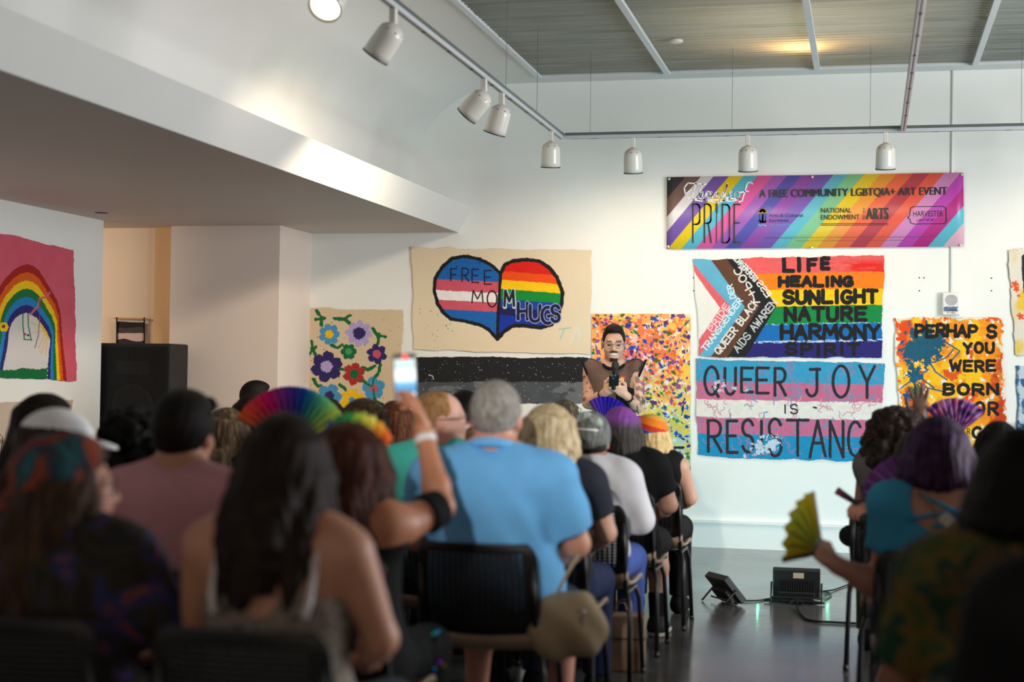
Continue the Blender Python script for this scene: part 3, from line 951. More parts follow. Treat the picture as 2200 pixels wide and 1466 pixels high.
# ---- rainbow cloth and plain cloth on the left partition
PARTP = (0, XP)
k = 3.188
s = Sheet([(-95, 478), (156, 538), (161, 819), (-95, 806)], PARTP, base=(206, 84, 104)).frame(0, 400, k)
s.put(fbm(s.X * .02, s.Y * .012, 3) * .5, (222, 104, 122))
OUT = [(-120, 1330), (-105, 1150), (-90, 1000), (-75, 860), (-40, 740), (10, 650), (80, 575), (130, 545), (180, 534), (225, 550), (262, 582), (320, 680), (380, 780), (406, 870), (415, 1000), (430, 1150), (445, 1335)]
INN = [(0, 1335), (8, 1240), (30, 1150), (46, 1070), (52, 990), (70, 940), (95, 905), (130, 880), (172, 868), (205, 880), (240, 905), (275, 945), (310, 1000), (334, 1060), (325, 1140), (318, 1240), (316, 1335)]
OUT, INN = np.array(OUT, float), np.array(INN, float)
for i, cc in enumerate([(164, 26, 22), (222, 92, 16), (244, 198, 16), (10, 112, 54), (30, 128, 190), (42, 34, 108)]):
    e = OUT + (INN - OUT) * (i / 6.0)
    s.put(s.inpoly(list(map(tuple, e)), 5, i), cc, .1, i)
s.put(s.inpoly(list(map(tuple, INN)), 3, 9), (214, 208, 204), .03, 2)
s.put(s.inpoly([(-60, 1255), (60, 1262), (140, 1246), (240, 1256), (316, 1246), (314, 1340), (-60, 1340)], 8, 3), (4, 104, 54), .12, 3)
for p in ([(148, 872), (146, 940), (155, 1050)], [(182, 876), (184, 960), (200, 1052)], [(150, 1050), (205, 1055)]):
    s.stroke(p, 4, (20, 116, 70))
s.put(s.blob(160, 1015, 9, 5, .2), (170, 50, 70)); s.put(s.blob(180, 1022, 9, 5, .2), (60, 50, 120))
for p in ([(330, 1050), (285, 1000)], [(280, 990), (215, 1008)], [(278, 970), (200, 935)], [(290, 1020), (250, 1110)], [(305, 1040), (268, 1150)], [(315, 1050), (300, 1160)], [(280, 960), (236, 900)]):
    s.stroke(p, 3, (236, 186, 60), .4)
s.put(s.inpoly([(268, 935), (300, 985), (336, 1055), (312, 1040), (284, 1000), (270, 970)]), (242, 190, 30))
s.stroke([(330, 730), (300, 762), (262, 770), (252, 820), (200, 880)], 7, (206, 100, 118), .5)
s.stroke([(262, 770), (262, 900), (250, 1020), (225, 1110)], 3, (120, 90, 80), .4)
s.put(s.blob(16, 965, 34, 6, .2), (236, 200, 30)); s.put(s.blob(14, 962, 13, 5, .2), (150, 40, 40))
s.build('painted_cloth', 'rainbow arch on pink cloth hanging on the left partition wall', 'painting', seed=10, normal=(1, 0, 0), rough=1.6)
s = Sheet([(-95, 868), (153, 861), (141, 985), (-95, 985)], PARTP, base=(196, 178, 160)).frame(0, 800, 1)
s.put(fbm(s.X * .03, s.Y * .03, 3) * .4, (208, 192, 176))
s.build('painted_cloth', 'plain oatmeal cloth hanging below the rainbow cloth', 'painting', seed=12, normal=(1, 0, 0), wav=.012)


# ---- printed vinyl banner
def banner():
    q = [(1433, 381), (2070, 371), (2071, 530), (1432, 535)]
    P = [onY(x, y, WALL_Y - 0.026) for x, y in q]
    m, nt, p = nodemat('printed_banner_vinyl')
    tc = nt.nodes.new('ShaderNodeTexCoord')
    sx = nt.nodes.new('ShaderNodeSeparateXYZ')
    nt.links.new(tc.outputs['UV'], sx.inputs[0])
    # stripes lean to the upper right: u - 0.125 (1 - v) style combination
    mu = nt.nodes.new('ShaderNodeMath'); mu.operation = 'MULTIPLY_ADD'; mu.inputs[1].default_value = -0.212; mu.inputs[2].default_value = 0.0
    nt.links.new(sx.outputs[1], mu.inputs[0])
    ad = nt.nodes.new('ShaderNodeMath'); ad.operation = 'ADD'
    nt.links.new(sx.outputs[0], ad.inputs[0]); nt.links.new(mu.outputs[0], ad.inputs[1])
    mr = nt.nodes.new('ShaderNodeMapRange'); mr.inputs[1].default_value = -0.25; mr.inputs[2].default_value = 1.0
    nt.links.new(ad.outputs[0], mr.inputs[0])
    r = nt.nodes.new('ShaderNodeValToRGB'); r.color_ramp.interpolation = 'CONSTANT'
    # right ends of the stripes along the top edge (crop pixels, banner 90..1848)
    st = [(195, (62, 60, 64)), (290, (126, 98, 90)), (375, (226, 222, 226)), (462, (124, 92, 176)), (548, (238, 206, 40)), (640, (98, 190, 214)), (728, (226, 100, 166)), (818, (166, 100, 190)),
          (905, (92, 88, 176)), (1000, (150, 84, 176)), (1090, (126, 94, 182)), (1178, (104, 188, 208)), (1275, (136, 200, 150)), (1368, (238, 204, 48)), (1458, (244, 160, 64)), (1553, (244, 112, 76)), (1648, (196, 72, 84)), (1738, (240, 98, 78)), (1828, (216, 142, 196)),
          (1920, (192, 76, 180)), (2010, (186, 52, 134)), (2100, (100, 188, 208)), (2200, (232, 184, 200)), (2400, (226, 220, 228))]
    el = r.color_ramp.elements
    pos = 0.0
    # u of top-edge position x: (x-90)/1758 ; at the top v=1 so value = u-0.238
    for i, (x, cc) in enumerate(st):
        if i < 2:
            e = el[i]
        else:
            e = el.new(min(pos, 1.0))
        e.position = max(0.0, min(1.0, pos))
        e.color = rgba(cc)
        pos = ((x - 90) / 1758.0 - 0.212 + 0.25) / 1.25
    nt.links.new(mr.outputs[0], r.inputs[0])
    nt.links.new(r.outputs[0], p.inputs['Base Color'])
    p.inputs['Roughness'].default_value = 0.38
    v = [tuple(P[3]), tuple(P[2]), tuple(P[1]), tuple(P[0])]
    nx = 40
    vv, ff, uv = [], [], []
    for i in range(nx + 1):
        u = i / nx
        for w_ in (0, 1):
            b0 = P[3] * (1 - u) + P[2] * u
            t0 = P[0] * (1 - u) + P[1] * u
            q_ = b0 * (1 - w_) + t0 * w_ + np.array([0, -0.003 * math.sin(u * 23) - .002 * math.sin(u * 9), 0])
            vv.append(q_); uv.append((u, w_))
    for i in range(nx):
        ff.append((2 * i, 2 * i + 2, 2 * i + 3, 2 * i + 1))
    n = len(vv)
    o = obj('event_banner', (np.array(vv), ff), m, smooth=True)
    ul = o.data.uv_layers.new(name='UVMap')
    for lp in o.data.loops:
        ul.data[lp.index].uv = uv[lp.vertex_index]
    sm = o.modifiers.new('thickness', 'SOLIDIFY'); sm.thickness = 0.0015
    tag(o, 'wide printed vinyl banner with diagonal rainbow stripes and event title', 'banner')
    ink = mat('black_banner_ink', (30, 28, 32), 0.5, var=0)
    wht = mat('white_banner_ink', (240, 238, 240), 0.5, var=0)
    blu = mat('blue_banner_ink', (24, 60, 130), 0.5, var=0)
    cyn = mat('cyan_banner_ink', (90, 180, 220), 0.5, var=0)
    gry = mat('grey_banner_ink', (90, 84, 90), 0.5, var=0)
    yel = mat('yellow_banner_ink', (246, 190, 40), 0.5, var=0)
    Yf = WALL_Y - 0.0335
    K = 2.75

    def C(a, b):
        return onY(1400 + a / K, 360 + b / K, Yf)

    def text(t, x0, x1, ybase, hcap, m_, bold=0.0, shear=0.0, name='lettering', vert=False, dup=0):
        cu = bpy.data.curves.new('t', 'FONT')
        cu.body = t
        cu.size = 1.0
        cu.offset = bold
        cu.shear = shear
        cu.resolution_u = 3
        to = bpy.data.objects.new('t', cu)
        COL.objects.link(to)
        dg = bpy.context.evaluated_depsgraph_get()
        me = bpy.data.meshes.new_from_object(to.evaluated_get(dg))
        bpy.data.objects.remove(to)
        co = np.zeros(len(me.vertices) * 3)
        me.vertices.foreach_get('co', co)
        co = co.reshape(-1, 3)
        fs = [tuple(pl.vertices) for pl in me.polygons]
        bpy.data.meshes.remove(me)
        a0, a1 = co[:, 0].min(), co[:, 0].max()
        cap = 0.70
        if vert:   # reading upwards: x0,x1 = baseline/top columns, ybase..hcap rows
            u = (co[:, 0] - a0) / (a1 - a0)
            w = co[:, 1] / cap
            V = np.array([C(x1 + (x0 - x1) * b_, ybase + (hcap - ybase) * a_) for a_, b_ in zip(u, w)])
        else:
            u = (co[:, 0] - a0) / (a1 - a0)
            V = np.array([C(x0 + (x1 - x0) * a_, ybase[0] * (1 - a_) + ybase[1] * a_ - hcap * b_ / cap) for a_, b_ in zip(u, co[:, 1])])
        if dup:   # heavier print: the same outline set beside itself
            dv = np.array(C(dup, 0)) - np.array(C(0, 0))
            n_ = len(V)
            V = np.concatenate([V - dv, V - dv * .33, V + dv * .33, V + dv])
            V[:, 1] -= np.repeat(np.arange(4), n_) * .00015
            fs = [tuple(i + n_ * k_ for i in q_) for k_ in range(4) for q_ in fs]
        return obj(name, (V, fs), m_, parent=o)

    text('A FREE COMMUNITY LGBTQIA+ ART EVENT', 636, 1745, (177, 160), 46, ink, 0, dup=2.2)
    text('NATIONAL', 1000, 1180, (269, 267), 30, ink, 0, dup=.5)
    text('ENDOWMENT', 1000, 1228, (309, 307), 30, ink, 0, dup=.5)
    text('ARTS', 1268, 1398, (307, 305), 68, ink, 0, dup=3.2)
    text('for the', 1243, 1260, 307, 238, ink, 0, vert=True)
    text('Arts & Cultural', 693, 892, (293, 292), 20, blu, 0, dup=.8)
    text('Services', 693, 808, (322, 321), 20, blu, 0, dup=.8)
    text('CITY OF WICHITA', 693, 838, (343, 342), 9, cyn, 0)
    text('This project is proudly supported by The Arts Thrive Grant, selected by The City of Wichita Division of Arts & Cultural Services. This project is supported in part by the National Endowment for the Arts.', 664, 1686, (420, 413), 9.5, gry, 0)
    text('To find out more about how National Endowment for the Arts grants impact individuals and communities, visit www.arts.gov.', 846, 1498, (438, 433), 9.5, gry, 0)
    text('HARVESTER', 1546, 1722, (290, 288), 34, ink, 0)
    text('arts', 1564, 1674, (318, 316), 20, ink, 0, .5)

    def line(pts, hw, m_, name):
        """flat printed line"""
        pts = np.array(pts, float)
        V, Fc = [], []
        for a, b in zip(pts[:-1], pts[1:]):
            d = (b - a) / (np.linalg.norm(b - a) + 1e-9)
            nn = np.array([-d[1], d[0]]) * hw
            i = len(V)
            e = d * hw * .5
            V += [C(*(a - nn - e)), C(*(a + nn - e)), C(*(b + nn + e)), C(*(b - nn + e))]
            Fc.append((i, i + 1, i + 2, i + 3))
        return V, Fc

    def lines(sts, hw, m_, name):
        V, Fc = [], []
        for st in sts:
            a, b = line(st, hw, m_, name)
            Fc += [tuple(j + len(V) for j in q_) for q_ in b]
            V += a
        return obj(name, (np.array(V), Fc), m_, parent=o)

    def G(ch, x0, y0, x1, y1):
        return [[(x0 + (x1 - x0) * a, y0 + (y1 - y0) * b) for a, b in st] for st in GL[ch]]
    # tall PRIDE with a needle for the I
    S_ = [[(243, 445), (243, 218)] + arcp(262, 240, 22, 24, -90, 0) + [(284, 310)] + arcp(262, 312, 22, 24, 0, 90) + [(243, 336)],
          [(312, 445), (312, 218)] + arcp(328, 240, 22, 24, -90, 0) + [(350, 300)] + arcp(328, 306, 22, 24, 0, 90) + [(312, 330)], [(334, 330), (352, 445)],
          [(418, 445), (418, 218)] + arcp(438, 245, 22, 26, -90, 0) + [(460, 415)] + arcp(438, 418, 22, 26, 0, 90) + [(418, 445)],
          [(524, 218), (488, 218), (488, 443), (524, 443)], [(488, 328), (518, 328)]]
    lines(S_, 4.6, ink, 'lettering')
    lines([[(384, 212), (383, 445)]], 2.6, ink, 'needle_emblem')
    lines([[(378, 230), (380, 215), (384, 210), (390, 215), (391, 262), (386, 272)], [(379, 230), (380, 262), (385, 272)]], 1.6, ink, 'needle_emblem')
    # script line and flourish
    sc_ = [[(232, 130), (200, 160), (192, 120), (215, 92), (268, 96), (322, 100)], [(262, 88), (250, 140), (236, 184), (214, 176)],
           [(302, 96), (284, 150), (274, 182)], [(278, 165), (296, 140), (304, 148), (298, 180), (312, 176)],
           [(312, 178), (326, 142), (340, 142)], [(328, 150), (326, 176), (340, 180)], [(340, 165), (356, 150), (352, 142), (342, 150), (340, 174), (352, 182), (368, 172)],
           [(392, 146), (374, 150), (370, 172), (380, 180), (392, 150), (390, 178), (402, 176)], [(432, 146), (414, 150), (410, 172), (420, 180), (448, 96)], [(446, 100), (430, 176), (442, 180)],
           [(472, 142), (460, 150), (470, 164), (462, 180), (446, 178)], arcp(505, 162, 15, 20, 0, 360), [(596, 98), (588, 86), (566, 92), (552, 140), (534, 198), (516, 204)], [(520, 148), (572, 140)],
           [(300, 200), (246, 190), (276, 180), (370, 206), (384, 216), (400, 206), (460, 182), (520, 188), (470, 200), (400, 192), (300, 190)]]
    lines(sc_, 4.0, wht, 'lettering')
    # emblem: tower letter with sun, wave below
    lines([[(638, 275), (638, 312)] + arcp(648, 314, 8, 9, 180, 0) + [(656, 275)], [(656, 275), (656, 312)] + arcp(665, 314, 8, 9, 180, 0) + [(674, 275)]], 5, blu, 'logo_emblem')
    lines([[(630, 338), (645, 344), (660, 338), (676, 344)]], 4, cyn, 'logo_emblem')
    lines([arcp(655, 268, 20, 22, 180, 360), arcp(655, 268, 12, 12, 180, 360)], 5, yel, 'logo_emblem')
    lines([[(1000, 333), (1398, 331)]], 1.6, ink, 'rule_line'); lines([[(1000, 342), (1398, 340)]], 1.6, ink, 'rule_line')
    lines([[(1526, 262), (1530, 240), (1545, 232), (1722, 230), (1740, 240), (1742, 318), (1730, 332), (1545, 334), (1530, 326), (1526, 304), (1512, 296), (1526, 284), (1526, 262)]], 2.2, ink, 'logo_outline')
    for (a, b) in ((104, 68), (950, 56), (1834, 42), (98, 468), (948, 476), (1826, 458)):
        p_ = C(a, b)
        obj('banner_grommet', MB().lathe([(0.002, 0), (0.011, 0.001), (0.010, 0.004), (0.003, 0.005)], p_, (0, -1, 0), 14), PINM, parent=o)


banner()


# ------------------------------------------------------------------ sculpting: distance fields turned into quads
def surface_nets(d, og, h):
    s = d < 0
    nx, ny, nz = d.shape
    acc = np.zeros((nx - 1, ny - 1, nz - 1), np.int8)
    for i in (0, 1):
        for j in (0, 1):
            for k in (0, 1):
                acc += s[i:nx - 1 + i, j:ny - 1 + j, k:nz - 1 + k]
    cell = (acc > 0) & (acc < 8)
    I = np.argwhere(cell)
    vid = np.full(cell.shape, -1, np.int32)
    vid[cell] = np.arange(len(I), dtype=np.int32)
    P = np.zeros((len(I), 3))
    n = np.zeros(len(I))
    cor = [(i, j, k) for i in (0, 1) for j in (0, 1) for k in (0, 1)]
    D = {c_: d[I[:, 0] + c_[0], I[:, 1] + c_[1], I[:, 2] + c_[2]] for c_ in cor}
    for a in cor:
        for ax in range(3):
            if a[ax] == 0:
                b = list(a); b[ax] = 1; b = tuple(b)
                da, db = D[a], D[b]
                m = (da < 0) != (db < 0)
                t = np.where(m, da / (da - db + 1e-12), 0)
                p = np.array(a, float)[None] + np.zeros((len(I), 3))
                p[:, ax] += t
                P += np.where(m[:, None], p, 0)
                n += m
    V = (I + P / np.maximum(n, 1)[:, None]) * h + og
    F = []
    for ax in range(3):
        o1, o2 = (ax + 1) % 3, (ax + 2) % 3
        sl0, sl1 = [slice(None)] * 3, [slice(None)] * 3
        sl0[ax], sl1[ax] = slice(0, -1), slice(1, None)
        e = s[tuple(sl0)] != s[tuple(sl1)]
        E = np.argwhere(e)
        ok = (E[:, o1] > 0) & (E[:, o2] > 0) & (E[:, o1] < d.shape[o1] - 1) & (E[:, o2] < d.shape[o2] - 1)
        E = E[ok]
        fl = s[tuple(E.T)]
        q = []
        for (u, w_) in ((-1, -1), (0, -1), (0, 0), (-1, 0)):
            e2 = E.copy(); e2[:, o1] += u; e2[:, o2] += w_
            q.append(vid[tuple(e2.T)])
        q = np.stack(q, 1)
        q[~fl] = q[~fl][:, ::-1]
        F.append(q)
    return V, np.concatenate(F)


class SDF:
    def __init__(s, h=0.009):
        s.h, s.P, s.post = h, [], []

    def cap(s, a, b, ra, rb=None, k=0.03, op='u', cut0=False, cut1=False):
        s.P.append(('cap', np.array(a, float), np.array(b, float), ra, ra if rb is None else rb, k, op, cut0, cut1))
        return s

    def chain(s, pts, rs, k=0.02, op='u'):
        for i in range(len(pts) - 1):
            s.cap(pts[i], pts[i + 1], rs[i], rs[i + 1], k, op)
        return s

    def ell(s, c, r, k=0.03, op='u', R=None):
        s.P.append(('ell', np.array(c, float), np.array(r, float), k, op, R))
        return s

    def plane(s, p, n, lim=None):
        """cut away everything on the side the normal points to; lim = (centre, radius) box"""
        n = np.array(n, float); n /= np.linalg.norm(n)
        s.P.append(('pl', np.array(p, float), n, lim))
        return s

    def grown(s, t):
        o = SDF(s.h)
        for p in s.P:
            if p[0] == 'cap':
                o.P.append(p[:3] + (p[3] + t, p[4] + t) + p[5:])
            elif p[0] == 'ell':
                o.P.append((p[0], p[1], p[2] + t) + p[3:])
            else:
                o.P.append(p)
        return o

    def field(s):
        lo, hi = np.full(3, 1e9), np.full(3, -1e9)
        for p in s.P:
            if p[0] == 'cap' and p[6] == 'u':
                r = max(p[3], p[4]); a, b = np.minimum(p[1], p[2]) - r, np.maximum(p[1], p[2]) + r
            elif p[0] == 'ell' and p[4] == 'u':
                r = p[2].max() if p[5] is not None else p[2]; a, b = p[1] - r, p[1] + r
            else:
                continue
            lo, hi = np.minimum(lo, a), np.maximum(hi, b)
        h = s.h
        lo, hi = lo - 4 * h - .01, hi + 4 * h + .01
        n = np.ceil((hi - lo) / h).astype(int) + 1
        ax = [lo[i] + h * np.arange(n[i]) for i in range(3)]
        d = np.full(tuple(n), 0.3, np.float32)

        def sub(a, b):
            i0 = np.clip(np.floor((a - lo) / h).astype(int), 0, n)
            i1 = np.clip(np.ceil((b - lo) / h).astype(int) + 1, 0, n)
            return tuple(slice(i0[i], i1[i]) for i in range(3))
        for p in s.P:
            if p[0] == 'cap':
                _, a, b, ra, rb, k, op, c0, c1 = p
                r = max(ra, rb) + k + 3 * h + .012
                sl = sub(np.minimum(a, b) - r, np.maximum(a, b) + r)
                x, y, z = (ax[i][sl[i]] for i in range(3))
                ab = b - a
                l2 = ab @ ab + 1e-12
                X, Y, Z = x[:, None, None] - a[0], y[None, :, None] - a[1], z[None, None, :] - a[2]
                t0 = (X * ab[0] + Y * ab[1] + Z * ab[2]) / l2
                t = np.clip(t0, 0, 1)
                v = np.sqrt((X - t * ab[0]) ** 2 + (Y - t * ab[1]) ** 2 + (Z - t * ab[2]) ** 2) - (ra + (rb - ra) * t)
                L = math.sqrt(l2)
                if c0:
                    v = np.maximum(v, -t0 * L)
                if c1:
                    v = np.maximum(v, (t0 - 1) * L)
            elif p[0] == 'ell':
                _, c_, r_, k, op, R = p
                r = (r_.max() if R is not None else r_) + k + 3 * h + .012
                sl = sub(c_ - r, c_ + r)
                x, y, z = (ax[i][sl[i]] for i in range(3))
                X, Y, Z = np.meshgrid(x - c_[0], y - c_[1], z - c_[2], indexing='ij')
                if R is not None:
                    X, Y, Z = (R[0, 0] * X + R[1, 0] * Y + R[2, 0] * Z, R[0, 1] * X + R[1, 1] * Y + R[2, 1] * Z, R[0, 2] * X + R[1, 2] * Y + R[2, 2] * Z)
                k0 = np.sqrt((X / r_[0]) ** 2 + (Y / r_[1]) ** 2 + (Z / r_[2]) ** 2)
                k1 = np.sqrt((X / r_[0] ** 2) ** 2 + (Y / r_[1] ** 2) ** 2 + (Z / r_[2] ** 2) ** 2)
                v = k0 * (k0 - 1) / np.maximum(k1, 1e-6)
                v = np.where(k0 < 1e-3, -r_.min(), v)
            else:
                _, q, nn, lim = p
                sl = sub(lim[0] - lim[1], lim[0] + lim[1]) if lim is not None else (slice(None),) * 3
                x, y, z = (ax[i][sl[i]] for i in range(3))
                v = (x[:, None, None] - q[0]) * nn[0] + (y[None, :, None] - q[1]) * nn[1] + (z[None, None, :] - q[2]) * nn[2]
                d[sl] = np.maximum(d[sl], v)
                continue
            o = d[sl]
            if op == 'u':
                hh = np.maximum(k - np.abs(o - v), 0) / max(k, 1e-6)
                d[sl] = np.minimum(o, v) - hh * hh * k * .25
            else:
                hh = np.maximum(k - np.abs(o + v), 0) / max(k, 1e-6)
                d[sl] = np.maximum(o, -v) + hh * hh * k * .25
        for f in s.post:
            d = f(d, ax)
        d[0], d[-1] = 1, 1
        d[:, 0], d[:, -1] = 1, 1
        d[:, :, 0], d[:, :, -1] = 1, 1
        return d, lo

    def mesh(s):
        d, lo = s.field()
        return surface_nets(d, lo, s.h)


def rotz(a):
    c_, s_ = math.cos(a), math.sin(a)
    return np.array([[c_, -s_, 0], [s_, c_, 0], [0, 0, 1.0]])


def rotx(a):
    c_, s_ = math.cos(a), math.sin(a)
    return np.array([[1, 0, 0], [0, c_, -s_], [0, s_, c_.real]])


def roty(a):
    c_, s_ = math.cos(a), math.sin(a)
    return np.array([[c_, 0, s_], [0, 1, 0], [-s_, 0, c_]])


# ------------------------------------------------------------------ materials for people
def skinmat():
    m, nt, p = nodemat('skin')
    a = nt.nodes.new('ShaderNodeVertexColor')
    a.layer_name = 'Col'
    nt.links.new(a.outputs[0], p.inputs['Base Color'])
    p.inputs['Roughness'].default_value = 0.5
    p.inputs['Subsurface Weight'].default_value = 0.06
    p.inputs['Subsurface Radius'].default_value = (0.02, 0.008, 0.004)
    p.inputs['Subsurface Scale'].default_value = 0.4
    return m


SKIN = skinmat()
_hm = {}


def hairmat(cols, sc=(55, 55, 4)):
    """hair: strands of two or three tones running downwards"""
    key = str(cols) + str(sc)
    if key in _hm:
        return _hm[key]
    m, nt, p = nodemat('hair')
    tc = nt.nodes.new('ShaderNodeTexCoord')
    mp = nt.nodes.new('ShaderNodeMapping')
    mp.inputs['Scale'].default_value = sc
    nz = nt.nodes.new('ShaderNodeTexNoise')
    nz.inputs['Scale'].default_value = 1.0
    nz.inputs['Detail'].default_value = 6
    nz.inputs['Roughness'].default_value = .65
    nt.links.new(tc.outputs['Object'], mp.inputs[0])
    nt.links.new(mp.outputs[0], nz.inputs['Vector'])
    r = nt.nodes.new('ShaderNodeValToRGB')
    n = len(cols)
    for i, c_ in enumerate(cols):
        e = r.color_ramp.elements[i] if i < 2 else r.color_ramp.elements.new(0.5)
    for i, c_ in enumerate(cols):
        e = r.color_ramp.elements[i]
        e.position = 0.3 + 0.4 * i / max(1, n - 1)
        e.color = rgba(c_)
    for i, c_ in enumerate(cols):
        r.color_ramp.elements[i].color = rgba(np.array(c_) * (.82 if sum(c_) < 260 else 1.0))
    nt.links.new(nz.outputs[0], r.inputs[0])
    nt.links.new(r.outputs[0], p.inputs['Base Color'])
    bn = nt.nodes.new('ShaderNodeBump')
    bn.inputs['Strength'].default_value = .7
    bn.inputs['Distance'].default_value = 0.006
    nt.links.new(nz.outputs[0], bn.inputs['Height'])
    nt.links.new(bn.outputs[0], p.inputs['Normal'])
    p.inputs['Roughness'].default_value = 0.6
    p.inputs['Specular IOR Level'].default_value = 0.15
    _hm[key] = m
    return m


_cm = {}


def clothmat(c_, kind='plain', c2=None):
    key = str((c_, kind, c2))
    if key in _cm:
        return _cm[key]
    if kind == 'plain':
        m = mat('cloth', c_, 0.85, var=.07, scale=9, bump=.15, spec=.2)
    else:
        m, nt, p = nodemat('patterned_cloth')
        tc = nt.nodes.new('ShaderNodeTexCoord')
        nz = nt.nodes.new('ShaderNodeTexNoise')
        nz.inputs['Scale'].default_value = {'tie': 7, 'floral': 22, 'speck': 55, 'leaf': 10}[kind]
        nz.inputs['Detail'].default_value = {'tie': 2, 'floral': 3, 'speck': 3, 'leaf': 1}[kind]
        nz.inputs['Distortion'].default_value = {'tie': 1.5, 'floral': .5, 'speck': 0, 'leaf': .6}[kind]
        nt.links.new(tc.outputs['Object'], nz.inputs['Vector'])
        r = nt.nodes.new('ShaderNodeValToRGB')
        cols = [c_] + list(c2)
        while len(r.color_ramp.elements) < len(cols):
            r.color_ramp.elements.new(.5)
        for i, cc in enumerate(cols):
            r.color_ramp.elements[i].position = .3 + .4 * i / (len(cols) - 1)
        for i, cc in enumerate(cols):
            r.color_ramp.elements[i].color = rgba(cc)
        if kind in ('floral', 'leaf', 'speck'):
            r.color_ramp.interpolation = 'CONSTANT'
        nt.links.new(nz.outputs[0], r.inputs[0])
        nt.links.new(r.outputs[0], p.inputs['Base Color'])
        p.inputs['Roughness'].default_value = .85
        p.inputs['Specular IOR Level'].default_value = .2
    _cm[key] = m
    return m


BLACKP = mat('black_plastic', (11, 11, 12), 0.45, var=.1, scale=30)
BLACKM = mat('black_metal_tube', (14, 14, 15), 0.35, var=.05)


def norm(v):
    v = np.array(v, float)
    return v / (np.linalg.norm(v) + 1e-12)


